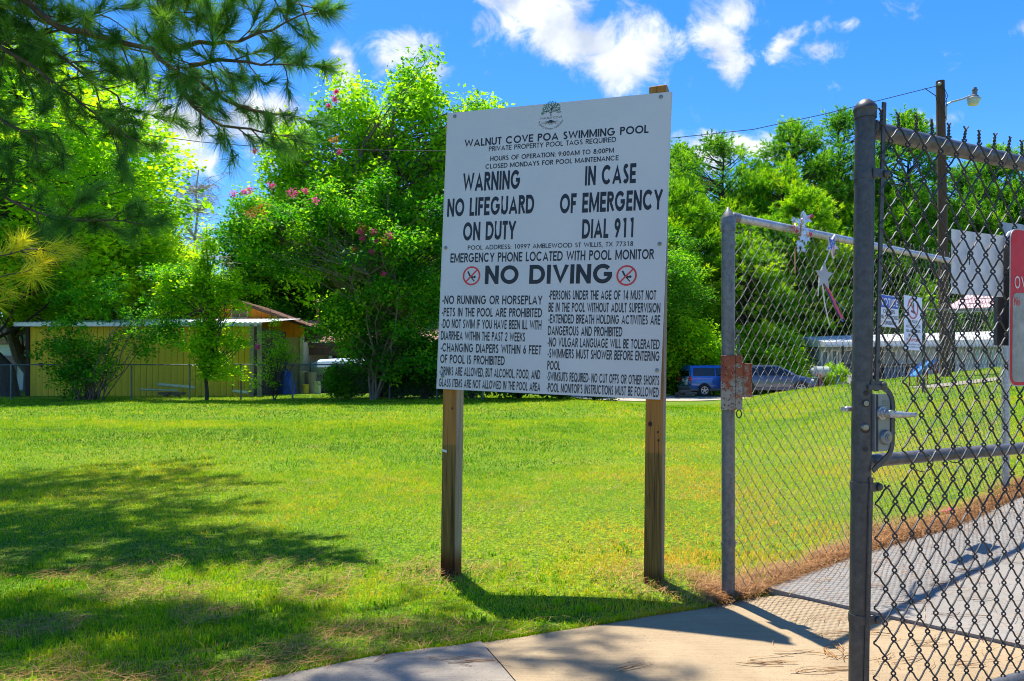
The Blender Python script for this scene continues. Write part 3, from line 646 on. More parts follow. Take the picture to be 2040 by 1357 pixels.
    lines = [("WALNUT COVE POA SWIMMING POOL", -0.501, 0.503, 0.5659, 0.0411, .135), ("PRIVATE PROPERTY POOL TAGS REQUIRED", -0.356, 0.34, 0.5328, 0.0264, .115),
     ("HOURS OF OPERATION: 9:00AM TO 8:00PM", -0.346, 0.331, 0.4791, 0.0255, .125), ("CLOSED MONDAYS FOR POOL MAINTENANCE", -0.372, 0.357, 0.4386, 0.0255, .125),
     ("WARNING", -0.501, -0.168, 0.3211, 0.1017, .165), ("NO LIFEGUARD", -0.59, -0.085, 0.1874, 0.0996, .165), ("ON DUTY", -0.489, -0.183, 0.0531, 0.1003, .165),
     ("IN CASE", 0.186, 0.449, 0.3187, 0.1, .165), ("OF EMERGENCY", 0.057, 0.585, 0.1799, 0.1025, .165), ("DIAL 911", 0.181, 0.454, 0.0459, 0.0996, .165),
     ("POOL ADDRESS: 10997 AMBLEWOOD ST WILLIS, TX 77318", -0.457, 0.449, 0.0019, 0.0245, .115), ("EMERGENCY PHONE LOCATED WITH POOL MONITOR", -0.559, 0.554, -0.0659, 0.051, .13),
     ("NO DIVING", -0.349, 0.351, -0.1853, 0.1001, .165),
     ("-NO RUNNING OR HORSEPLAY", -0.598, -0.019, -0.2942, 0.0477, .13), ("-PETS IN THE POOL ARE PROHIBITED", -0.598, -0.018, -0.3612, 0.0477, .13),
     ("-DO NOT SWIM IF YOU HAVE BEEN ILL WITH", -0.598, -0.018, -0.4261, 0.0494, .13), ("DIARRHEA WITHIN THE PAST 2 WEEKS", -0.598, -0.106, -0.4908, 0.0485, .13),
     ("-CHANGING DIAPERS WITHIN 6 FEET", -0.597, -0.014, -0.5563, 0.048, .13), ("OF POOL IS PROHIBITED", -0.597, -0.216, -0.6196, 0.0484, .13),
     ("-DRINKS ARE ALLOWED, BUT ALCOHOL, FOOD, AND", -0.598, -0.014, -0.6859, 0.0484, .13), ("GLASS ITEMS ARE NOT ALLOWED IN THE POOL AREA", -0.599, -0.011, -0.7491, 0.0459, .13),
     ("-PERSONS UNDER THE AGE OF 14 MUST NOT", 0.016, 0.573, -0.2684, 0.048, .13), ("BE IN THE POOL WITHOUT ADULT SUPERVISION", 0.017, 0.596, -0.3323, 0.0489, .13),
     ("-EXTENDED BREATH HOLDING ACTIVITIES ARE", 0.019, 0.598, -0.3918, 0.0473, .13), ("DANGEROUS AND PROHIBITED", 0.019, 0.411, -0.4542, 0.049, .13),
     ("-NO VULGAR LANGUAGE WILL BE TOLERATED", 0.02, 0.6, -0.5137, 0.0486, .13), ("-SWIMMERS MUST SHOWER BEFORE ENTERING", 0.022, 0.602, -0.5721, 0.0489, .13),
     ("POOL", 0.023, 0.093, -0.6347, 0.0478, .13), ("-SWIMSUITS REQUIRED- NO CUT OFFS OR OTHER SHORTS", 0.023, 0.605, -0.6919, 0.0479, .13),
     ("-POOL MONITOR'S INSTRUCTIONS MUST BE FOLLOWED", 0.025, 0.605, -0.7504, 0.0479, .13)]
    for (tx, u0, u1, v, cap, s) in lines:
        b = MB(); text_mesh(b, tx, u0, u1, v, cap, s * 1.40 if s < .16 else s * 1.28, on_board, .10, .50); b.build('text_line', BLACKINK, board)
    for (u, v, r) in ((-.4286, -.1394, .0475), (.4214, -.1460, .0475)):
        b = MB(); ringm(b, on_board, u, v, r, .009, .0004); k = r * .72
        polyline(b, on_board, [(u - k, v - k), (u + k, v + k)], .008, .0005)
        sy = b.build('prohibition_symbol', REDINK, board)
        d = MB(); polyline(d, on_board, [(u - .022, v + .024), (u - .008, v - .002), (u + .004, v - .010)], .0085, .0002); polyline(d, on_board, [(u - .004, v - .006), (u + .018, v - .030)], .006, .00022)
        polyline(d, on_board, [(u - .002, v - .006), (u + .012, v - .008)], .009, .00024); disc(d, on_board, u + .019, v - .006, .0065, .0003); d.build('diver_figure', BLACKINK, sy)
    # emblem: tree, name, roots, arched line
    b = MB(); rng = random.Random(5); cu, cv = -.012, .722
    for i in range(330):
        a = rng.uniform(-.38, math.pi + .38); rr = .054 * math.sqrt(rng.random()); x, y = rr * math.cos(a), rr * math.sin(a) * .92
        if y < -.006 and abs(x) < .026: continue
        disc(b, on_board, cu + x, cv + .0 + y, rng.uniform(.0014, .0026), .0002 + i * 1e-6, 5)
    b.build('emblem_leaves', mat('printed green', (.035, .16, .075), .5, .25), board)
    b = MB()
    for pl, s in (([(0, -.028), (0, -.012), (.002, .008), (.012, .028)], .004), ([(0, -.012), (-.012, -.004), (-.030, .000)], .0026), ([(0, -.010), (.014, -.004), (.032, .002)], .0026), ([(.002, .006), (.022, .024), (.034, .030)], .002), ([(.002, .004), (-.012, .02), (-.02, .034)], .002), ([(.001, .0), (.003, .036)], .0018)):
        polyline(b, on_board, [(cu + x, cv + y) for x, y in pl], s, .0006)
    rv = .668
    for i in range(15):
        a = R(-6 - i * 12); l = .052 if abs(math.cos(a)) > .6 else .034
        pl = [(cu, rv + .001)]
        for k in range(1, 5): pl.append((cu + l * k / 4 * math.cos(a) + rng.uniform(-.002, .002), rv + l * k / 4 * math.sin(a) * .62 + rng.uniform(-.002, .002)))
        L, Rr = ribbon(pl, 1); vs = []
        for q, (a1, a2) in enumerate(zip(L, Rr)):
            c = pl[q]; w = .0028 * (1 - q / 4.6); f = lambda p: (c[0] + (p[0] - c[0]) * w, c[1] + (p[1] - c[1]) * w); vs += [on_board(*f(a1), .0002 + i * 1e-5), on_board(*f(a2), .0002 + i * 1e-5)]
        b.add(vs, [(2 * k, 2 * k + 1, 2 * k + 3, 2 * k + 2) for k in range(4)])
    disc(b, on_board, cu, rv, .010, .0005, 12, .006); b.build('emblem_drawing', BLACKINK, board)
    b = MB(); text_mesh(b, 'WALNUT COVE', -.070, .050, .680, .011, .12, on_board, .12); b.build('text_line', BLACKINK, board)
    b = MB(); wd = .155
    def bend(u, v): a = -math.pi / 2 + u / .077; r = .077 - v; return (cu + r * math.cos(a), .700 + r * math.sin(a))
    text_mesh(b, 'Property Owners Association', -.088, .088, 0, .011, .11, on_board, .10, warp=bend); b.build('text_line', BLACKINK, board)
    for (u, v) in ((-.567, .74), (.5577, .7404), (-.5902, .017), (.5797, .0087), (.5914, -.6177), (-.5775, -.6905)):
        b = MB(); M = Matrix((SU, SV, -SB)).transposed(); o = on_board(u, v, 0)
        b.lathe(o, [(.0105, 0), (.0105, .0012), (.006, .002), (.006, .0045), (.0025, .0052), (.0012, .0040)], 14, 'Z', M); b.build('screw', STEEL, board)
build_sign()
# ------------------------------------------------------------------ galvanised fence and gate
def galv(name, col, rough=.45, metal=.55):
    m = new_mat(name); t = NT(m); pos = t.n('ShaderNodeNewGeometry').outputs['Position']
    sp = t.ramp(t.noise(55, 4, .7, pos), [(.35, sc3(col, .72)), (.65, sc3(col, 1.2))])
    mp = t.n('ShaderNodeMapping'); mp.inputs['Scale'].default_value = (14, 14, 1.2); t.l(pos, mp.inputs[0])
    st = t.ramp(t.noise(1, 5, .6, mp.outputs[0]), [(.30, (.62, .60, .58)), (.6, (1, 1, 1))]); c = t.mix(.8, sp, st, 'MULTIPLY')
    b = t.n('ShaderNodeBsdfPrincipled'); t.l(c, b.inputs['Base Color']); b.inputs['Metallic'].default_value = metal
    rr = t.ramp(t.noise(20, 3, .6, pos), [(.3, (rough - .1,) * 3), (.7, (rough + .15,) * 3)]); t.l(rr, b.inputs['Roughness'])
    o = t.n('ShaderNodeOutputMaterial'); t.l(b.outputs[0], o.inputs[0]); return m
GPOST = galv('weathered galvanised pipe', (.19, .19, .18), .48, .45)
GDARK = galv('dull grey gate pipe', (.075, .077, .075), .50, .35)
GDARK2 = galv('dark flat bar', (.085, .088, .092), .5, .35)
GRAIL = galv('pale galvanised rail', (.44, .45, .45), .42, .45)
GRAIL2 = galv('grey gate rail', (.15, .15, .148), .42, .4)
GWIRE = galv('galvanised wire', (.26, .235, .20), .7, .1)
GWIRED = galv('shade-darkened gate wire', (.042, .043, .046), .6, .15)  # shade on the camera side of the gate is put into this darker wire colour
RUST = new_mat('rusty painted steel'); t = NT(RUST); pos = t.n('ShaderNodeNewGeometry').outputs['Position']
f = t.noise(16, 6, .7, pos); sz = t.n('ShaderNodeSeparateXYZ'); t.l(pos, sz.inputs[0])
f = t.math('ADD', f, t.math('MULTIPLY', t.math('SUBTRACT', sz.outputs[2], 1.02), .9))
c = t.ramp(f, [(.40, (.30, .29, .24)), (.47, (.26, .20, .14)), (.52, (.30, .085, .03)), (.66, (.17, .045, .02))])
vo = t.n('ShaderNodeTexVoronoi'); vo.inputs['Scale'].default_value = 75; t.l(pos, vo.inputs['Vector']); c = t.mix(1.0, c, t.ramp(vo.outputs['Distance'], [(.18, (.16, .08, .05)), (.30, (1, 1, 1))]), 'MULTIPLY')
b = t.n('ShaderNodeBsdfPrincipled'); t.l(c, b.inputs['Base Color']); b.inputs['Roughness'].default_value = .75; o = t.n('ShaderNodeOutputMaterial'); t.l(b.outputs[0], o.inputs[0])

def wire_mesh(name, pitch, half, n, r, mirror=False, wide=1.0, sides=5, hook=None):
    """one zigzag wire: x from 0 to pitch, n half periods of height half, hooked at the turns"""
    hook = r * 1.2 if hook is None else hook
    pts = []; 
    for i in range(n + 1):
        left = (i % 2 == 0) != mirror; x = -hook if left else pitch + hook; y = r * 1.0 if left else -r * 1.0; z = i * half
        s = 1 if left else -1; k = half * .13; dx = pitch * .10
        pts += [(x + s * dx * 1.5, y * -.1, z - k * .9), (x, y, z - k * .3), (x, y, z + k * .45), (x + s * dx * .7, y * -.2, z + k * 1.1)]
        xt = lambda f: (pitch * f if left else pitch * (1 - f))
        pts += [(xt(.36), 0, z + half * .42), (xt(.66), 0, z + half * .72)]
    pts = pts[1:-3]; b = MB(); b.tube(pts, r, sides, False); return b.mesh(name)
def barb_mesh(name, r, h=.045):
    b = MB()
    for s in (0, math.pi):
        pts = [(math.cos(s + a * 2.2) * r * 1.1, math.sin(s + a * 2.2) * r * 1.1, a * h * .18) for a in np.linspace(0, 4, 14)]
        e = pts[-1]; pts += [(e[0] + math.cos(s) * .010, e[1], e[2] + .014)]
        b.tube(pts, r, 5)
    return b.mesh(name)
def band(b, c, r, w, axis_z=True):
    b.lathe(c, [(r, -w / 2), (r + .0025, -w / 2), (r + .0025, w / 2), (r, w / 2)], 24)

# ---- fence run from the pointed post to the far corner
FA = Vector((1.0, 3.35, 0)); FD = Vector((.767, .641, 0)).normalized(); FN = Vector((FD.y, -FD.x, 0))   # FN points to the camera side
def rail_z(s): return 1.779 + .0234 * s
def fz(s): p = FA + FD * s; return float(gz(p.x, p.y))
def build_fence():
    root = thing('chain_link_fence', 'grey chain link fence running back from a pointed-cap post beside the slab', 'fence', (FA.x, FA.y, 0))
    LEN = 3.88; r = .030
    for s, cap in ((0, 'point'), (LEN, 'dome')):
        p = FA + FD * s; z0 = fz(s); zt = 1.755 if s == 0 else rail_z(s) + .03
        rr = r if s == 0 else .028
        b = MB(); b.lathe((p.x, p.y, 0), [(rr, z0 - .15), (rr, zt)], 24); po = b.build('post', GPOST if s == 0 else GRAIL, root)
        b = MB()
        if cap == 'point': b.lathe((p.x, p.y, 0), [(rr + .001, zt - .045), (rr + .0035, zt - .045), (rr + .0035, zt + .012), (rr + .001, zt + .02), (.004, zt + .065), (.0005, zt + .068)], 24)
        else: b.lathe((p.x, p.y, 0), [(rr + .003, zt - .03), (rr + .003, zt), (rr * .7, zt + .02), (.001, zt + .028)], 20)
        b.build('post_cap', GPOST, root)
        if s == 0:
            for z in (1.655, .265):
                b = MB(); band(b, (p.x, p.y, z), rr, .018); q = Vector((p.x, p.y, z)) + FD * (rr + .012)
                b.box(q, (.028, .006, .018), math.atan2(FD.y, FD.x)); b.tube([q + FN * .012 + FD * .006, q - FN * .012 + FD * .006], .0035, 6); b.build('tension_band', GPOST, root)
            b = MB(); q = FA + FD * (rr + .008)
            b.box((q.x, q.y, .9), (.016, .004, 1.72), math.atan2(FD.y, FD.x)); b.build('tension_bar', GRAIL, root)
            b = MB(); b.lathe(Vector((p.x, p.y, 1.78)) + FD * (rr - .002), [(.012, 0), (.020, .006), (.024, .02), (.024, .045)], 16, 'Z', Matrix((FN, Vector((0, 0, 1)), FD)).transposed()); b.build('rail_cup', GPOST, root)
    b = MB(); n = 14; pts = [(*(FA + FD * (.035 + (LEN - .06) * i / n)).xy, rail_z(.035 + (LEN - .06) * i / n)) for i in range(n + 1)]
    b.tube(pts, .0205, 18); b.build('top_rail', GRAIL, root)
    pitch, half = .0365, .0400; nw = int((LEN - .06) / pitch); nh = 43; H = nh * half
    A = [wire_mesh('wire', pitch, half, nh, .0014, mi) for mi in (False, True)]; bm = barb_mesh('barb', .0015, .03)
    rz = math.atan2(FD.y, FD.x); off = root.location; rng = random.Random(9)
    for i in range(nw):
        s = .045 + i * pitch; p = FA + FD * s + FN * .004
        sag = -.075 * math.exp(-((s - .25) / .35) ** 2) - .05 * math.exp(-((s - 1.15) / .25) ** 2) + .035 * min(1, s)
        zb = rail_z(s) - .012 - H + sag + rng.uniform(-.002, .002)
        zb = max(zb, fz(s) - .02)
        link('wire', A[i % 2], GWIRE, root, Vector((p.x, p.y, zb)) - off, (0, rng.uniform(-.004, .004), rz))
        if i % 2 == 0: link('barb', bm, GWIRE, root, Vector((p.x, p.y, zb + H)) - off, (rng.uniform(-.2, .2), rng.uniform(-.2, .2), rz + rng.uniform(-.5, .5)))
    for s in (.08, .17, .62, 1.05, 1.75, 2.5, 3.2):       # tie wires round the rail
        b = MB(); c = FA + FD * s; zc = rail_z(s); pts = []
        for a in np.linspace(-2.2, 2.2, 12): pts.append(Vector((c.x, c.y, zc)) - FN * .0235 * math.cos(a) * 1.0 + Vector((0, 0, 1)) * .0235 * math.sin(a) + FD * .004 * a)
        pts = [Vector((c.x, c.y, zc - .09)) + FN * .01 + FD * -.02] + [pts[0] + Vector((0, 0, -.012))] + pts[::1]
        b.tube(pts, .0016, 5); b.build('tie_wire', GWIRE, root)
    # rusty latch plates on the post
    lz0, lz1 = .885, 1.135; lp = Vector((1.0, 3.35, 0))
    b = MB(); vdir = Vector((1.0, 3.35, 0)).normalized(); px = Vector((vdir.y, -vdir.x, 0)); toc = -vdir
    def pl(b, x0, x1, z0, z1, fwd, th): b.box(lp + px * ((x0 + x1) / 2) + toc * fwd + Vector((0, 0, (z0 + z1) / 2)), (x1 - x0, th, z1 - z0), M=Matrix((px, -toc, Vector((0, 0, 1)))).transposed(), bev=.0015)
    pl(b, -.033, .033, lz0, lz1, .038, .006); pl(b, .030, .034, lz0, lz1, .012, .054); lpn = b.build('latch_plate', RUST, root)
    b = MB(); pl(b, .0345, .062, lz0 + .002, lz1, .045, .005); pl(b, .058, .062, lz0 + .03, lz1 - .03, .02, .05); b.build('latch_tongue', RUST, lpn)
    b = MB(); pl(b, .058, .104, .945, 1.098, .022, .006); b.build('strike_plate', RUST, lpn)
    for z in (1.08, 1.035, 1.012, .97):
        b = MB(); b.lathe(lp + px * .047 + toc * .0475 + Vector((0, 0, z)), [(.006, 0), (.006, .002), (.003, .005)], 10, 'Z', Matrix((px, Vector((0, 0, 1)), toc)).transposed()); b.build('bolt', STEEL, lpn)
    def chain_link(c, w, h, rot):
        b = MB(); ux = px * math.cos(rot) + toc * math.sin(rot)
        b.tube([c + ux * w * math.cos(a) * .5 + Vector((0, 0, 1)) * h * .5 * math.sin(a) * (1.0) for a in np.linspace(0, 2 * math.pi, 17)[:-1]], .0028, 6, closed=True); return b
    c = lp + px * .047 + toc * .035 + Vector((0, 0, .868)); chain_link(c, .022, .036, 0).build('shackle', BLACKPL, lpn)
    for i, z in enumerate((1.235, 1.205, 1.178, 1.152)):
        chain_link(lp + px * (.040 + .004 * (i % 2)) + toc * .02 + Vector((0, 0, z)), .018, .032, (i % 2) * 1.3).build('chain_link', GPOST, lpn)
build_fence()

# ---- the open gate
GA = Vector((1.01, 2.09, 0)); GD = Vector((.905, .426, 0)).normalized(); GR = math.atan2(GD.y, GD.x)
groot = thing('chain_link_gate', 'open chain link gate in the right foreground with lever lock and dome-capped post', 'gate', (GA.x, GA.y, 0), rz=GR)
groot.rotation_euler = (0, 0, GR); LOCAL.add(groot.name)
LEAN = .0166
def gp(x, y, z): return Vector((x + LEAN * (z - 1.0), y, z))       # gate frame: x along the gate, y away from the camera
def gtube(b, pts, r, s=16): b.tube([gp(*p) for p in pts], r, s)
def build_gate():
    root = groot; GLEN = 1.62; pr = .0272
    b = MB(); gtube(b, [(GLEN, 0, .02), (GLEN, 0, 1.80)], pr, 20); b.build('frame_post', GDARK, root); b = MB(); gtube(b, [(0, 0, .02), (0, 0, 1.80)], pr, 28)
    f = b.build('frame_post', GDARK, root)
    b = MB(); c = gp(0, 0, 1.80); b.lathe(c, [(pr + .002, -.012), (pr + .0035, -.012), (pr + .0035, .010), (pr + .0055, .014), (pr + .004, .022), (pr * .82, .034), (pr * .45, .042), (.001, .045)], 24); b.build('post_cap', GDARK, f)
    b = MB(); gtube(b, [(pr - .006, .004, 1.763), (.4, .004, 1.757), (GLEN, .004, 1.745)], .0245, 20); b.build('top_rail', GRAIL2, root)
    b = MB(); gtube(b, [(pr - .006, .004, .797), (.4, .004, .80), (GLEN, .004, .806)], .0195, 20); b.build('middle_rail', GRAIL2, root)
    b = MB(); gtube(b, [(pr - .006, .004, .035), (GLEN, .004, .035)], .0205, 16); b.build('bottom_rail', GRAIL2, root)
    b = MB(); b.lathe(gp(pr - .004, .004, 1.763), [(.022, 0), (.029, .004), (.0285, .022), (.025, .024)], 16, 'X'); b.build('rail_cup', GRAIL2, root)
    # tension bars (upper and lower piece)
    for z0, z1, x0, x1 in ((1.0, 1.832, .022, .040), (.06, .755, -.008, .004)):
        b = MB(); 
        for k in range(1): b.box((gp(x0, -.030, z0) + gp(x1, -.030, z1)) / 2, (.014, .005, z1 - z0), M=Matrix.Rotation(math.atan2((x1 - x0) + LEAN * (z1 - z0), z1 - z0), 3, 'Y')); b.build('tension_bar', GDARK, root)
    for z in (1.625, 1.017, .727, .348):
        b = MB(); c = gp(0, 0, z); band(b, c, pr, .026)
        tip = gp(.048 if z > .8 else .036, -.030, z); a0 = gp(-.004, -.0285, z); ln = (tip - a0).length
        b.box((tip + a0) / 2 + Vector((0, -.003, 0)), (ln, .004, .026), bev=.0012); b.lathe(tip + Vector((-.004, -.006, 0)), [(.0105, 0), (.0105, .003), (.007, .007), (.001, .008)], 14, 'Y', Matrix.Rotation(math.pi, 3, 'Z'))
        b.build('tension_band', GDARK, root)
    # bent flat bar round the lock
    b = MB(); pts = [(.040, 1.012)] + [(.085 + .055 * math.sin(a), .957 + .055 * math.cos(a)) for a in np.linspace(.15, math.pi / 2, 8)] + [(.140, .86)] + [(.088 + .052 * math.cos(a), .852 - .05 * math.sin(a)) for a in np.linspace(.1, 1.1, 6)] + [(.083, .790), (.060, .775)]
    vs = []; n = len(pts)
    for i, (x, z) in enumerate(pts):
        q = pts[min(i + 1, n - 1)]; p = pts[max(i - 1, 0)]; dx, dz = q[0] - p[0], q[1] - p[1]; l = math.hypot(dx, dz); nx, nz = -dz / l, dx / l
        for yy in (-.037, -.032):
            for k in (-.0075, .0075): vs.append(gp(x - .055 + nx * k, yy, z + nz * k))
    fs = []
    for i in range(n - 1):
        a = i * 4; c = a + 4; fs += [(a, a + 1, c + 1, c), (a + 3, a + 2, c + 2, c + 3), (a + 1, a + 3, c + 3, c + 1), (a + 2, a, c, c + 2)]
    fs += [(0, 2, 3, 1), (4 * n - 4, 4 * n - 3, 4 * n - 1, 4 * n - 2)]; b.add(vs, fs); b.build('guard_bar', GDARK, root)
    # lock case
    def rounded(x0, x1, z0, z1, r, slope=0):
        pts = [(x0, z0), (x1 - r, z0)] + [(x1 - r + r * math.sin(a), z0 + r - r * math.cos(a)) for a in np.linspace(0, math.pi / 2, 7)] + [(x1 - r + r * math.cos(a), z1 - r + r * math.sin(a)) for a in np.linspace(0, math.pi / 2, 7)] + [(x0, z1)]
        return [(x, z + slope * (x - x0)) for x, z in pts]
    LOCKM = mat('grey lock casing', (.20, .225, .235), .35, .1, 12, .35)
    b = MB(); pg = rounded(.012, .076, .828, .992, .018); b.prism(pg, (0, .036, 0), (LEAN * -.1, -.034, 0), (1, 0, 0), (0, 0, 1)); lock = b.build('lock_case', LOCKM, root)
    b = MB()
    for x in (.018, .023): b.box((x - .0015, -.0352, .910), (.0016, .0016, .162))
    b.build('case_ridge', GDARK2, lock)
    b = MB(); b.lathe((.036, -.034, .938), [(.019, 0), (.019, -.006), (.013, -.0065), (.013, -.012), (.0105, -.013), (.0105, -.034)], 20, 'Y', None)
    lv = [(.036, -.047, .938), (.052, -.052, .936), (.068, -.053, .934), (.085, -.053, .933), (.115, -.053, .932), (.145, -.052, .931), (.160, -.0515, .931)]
    b.tube(lv, [.0115, .0115, .0105, .0095, .0085, .0070, .0062], 14); b.build('lever_handle', GRAIL, lock)
    b = MB(); b.lathe((-.034, .030, .948), [(.004, 0), (.008, .004), (.008, .02)], 12, 'X'); b.tube([(-.036, .036, .948), (.02, .04, .948)], .0075, 10); b.build('lever_handle', GRAIL, lock)
    b = MB(); b.lathe((.052, -.034, .868), [(.022, 0), (.0215, -.005), (.019, -.010), (.011, -.010), (.0105, -.0125), (.0015, -.0125)], 24, 'Y'); cy_ = b.build('key_cylinder', LOCKM, lock)
    b = MB(); b.lathe((.055, -.0468, .868), [(.0085, 0), (.0085, -.0012), (.0006, -.0014)], 16, 'Y'); b.build('keyway', STEEL, lock)
    b = MB(); 
    for i in range(3): b.box((.054, -.0346, .972 - i * .006), (.024, .0008, .0022))
    b.build('embossed_bar', GRAIL2, lock)
    # holes and bolts in the post, seen on the camera side
    def facing(z, r, name, m, out=.0004, prof=None, dx=-.002):
        dirv = Vector((-.40, -.917, 0)).normalized(); c = gp(0, 0, z) + dirv * (pr + out); xx = Vector((-dirv.y, dirv.x, 0))
        b = MB(); b.lathe(c + xx * dx, prof or [(r, -.004), (r, .0006), (r * .96, .0008), (.0006, .0008)], 18, 'Z', Matrix((xx, Vector((0, 0, 1)), dirv)).transposed()); return b.build(name, m, root)
    facing(.995, .0075, 'bolt_hole', BLACKPL); facing(.966, .0108, 'bolt_hole', BLACKPL); facing(.966, .007, 'bolt', STEEL, .0012, [(.0075, -.004), (.0075, .001), (.005, .0012), (.005, .0004), (.0022, .0004), (.002, .0014), (.0005, .0016)])
    facing(.893, .0125, 'bolt_hole', BLACKPL); facing(.898, .009, 'latch_bolt', STEEL, .001, [(.0095, -.004), (.0095, .006), (.008, .009), (.0005, .0095)], dx=-.006); facing(.835, .0072, 'bolt_hole', BLACKPL)
    b = MB(); b.lathe(gp(.052, -.022, .790), [(.0085, 0), (.0085, -.003), (.006, -.006), (.0005, -.007)], 12, 'Y'); b.build('bolt', GDARK2, root)
    # woven wires
    pitch, half = .0370, .0497; r = .0027; nh = 34; zt = 1.772; zb = zt - nh * half
    full = [wire_mesh('wire', pitch, half, nh, r, mi, hook=.0052) for mi in (False, True)]
    up = [wire_mesh('wire', pitch, half, 14, r, mi, hook=.0052) for mi in (False, True)]
    lo = [wire_mesh('wire', pitch, half, 13, r, mi, hook=.0052) for mi in (False, True)]
    bm = barb_mesh('barb', .0024, .038); rng = random.Random(4); n = int((GLEN - .10) / pitch)
    for i in range(n):
        x = .030 + i * pitch
        if i < 3:
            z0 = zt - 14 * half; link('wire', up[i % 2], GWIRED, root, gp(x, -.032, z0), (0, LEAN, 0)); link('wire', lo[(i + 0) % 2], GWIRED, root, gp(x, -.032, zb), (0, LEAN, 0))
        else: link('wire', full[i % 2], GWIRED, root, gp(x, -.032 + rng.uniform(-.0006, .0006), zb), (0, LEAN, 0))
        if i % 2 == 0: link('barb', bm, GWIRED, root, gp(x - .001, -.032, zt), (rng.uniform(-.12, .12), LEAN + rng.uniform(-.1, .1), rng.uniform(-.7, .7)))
    for (x, z) in ((.20, 1.745), (.62, 1.74), (1.1, 1.735), (.42, .80), (.9, .80), (.27, .78)):
        b = MB(); b.tube([gp(x + .006 * a, .004 - .027 * math.cos(a) - .008, z + .027 * math.sin(a)) for a in np.linspace(-2.6, 2.6, 14)], .0015, 5); b.build('tie_wire', GWIRED, root)
build_gate()
def on_gate(off):
    M = Matrix.Rotation(GR, 4, 'Z'); M.translation = GA
    return lambda x, z, w: M @ (gp(x, 0, z) + Vector((0, off - w, 0)))
def sheet(b, pl, cols, rows, u0, u1, v0, v1, th=.002, fn=None):
    vs = []; fn = fn or (lambda u, v: 0)
    for side_ in (0, 1):
        for j in range(rows + 1):
            for i in range(cols + 1):
                u = u0 + (u1 - u0) * i / cols; v = v0 + (v1 - v0) * j / rows; vs.append(pl(u, v, fn(i / cols, j / rows) - side_ * th))
    n = (cols + 1) * (rows + 1); W = cols + 1; fs = []
    for j in range(rows):
        for i in range(cols): a = j * W + i; fs += [(a, a + 1, a + W + 1, a + W), (n + a, n + a + W, n + a + W + 1, n + a + 1)]
    rim = list(range(W)) + [j * W + cols for j in range(1, rows + 1)] + [rows * W + i for i in range(cols - 1, -1, -1)] + [j * W for j in range(rows - 1, 0, -1)]
    fs += [(rim[i], n + rim[i], n + rim[(i + 1) % len(rim)], rim[(i + 1) % len(rim)]) for i in range(len(rim))]
    b.add(vs, fs, True)
WHITEP = mat('white plastic sheet', (.72, .73, .74), .5, .05, 5)
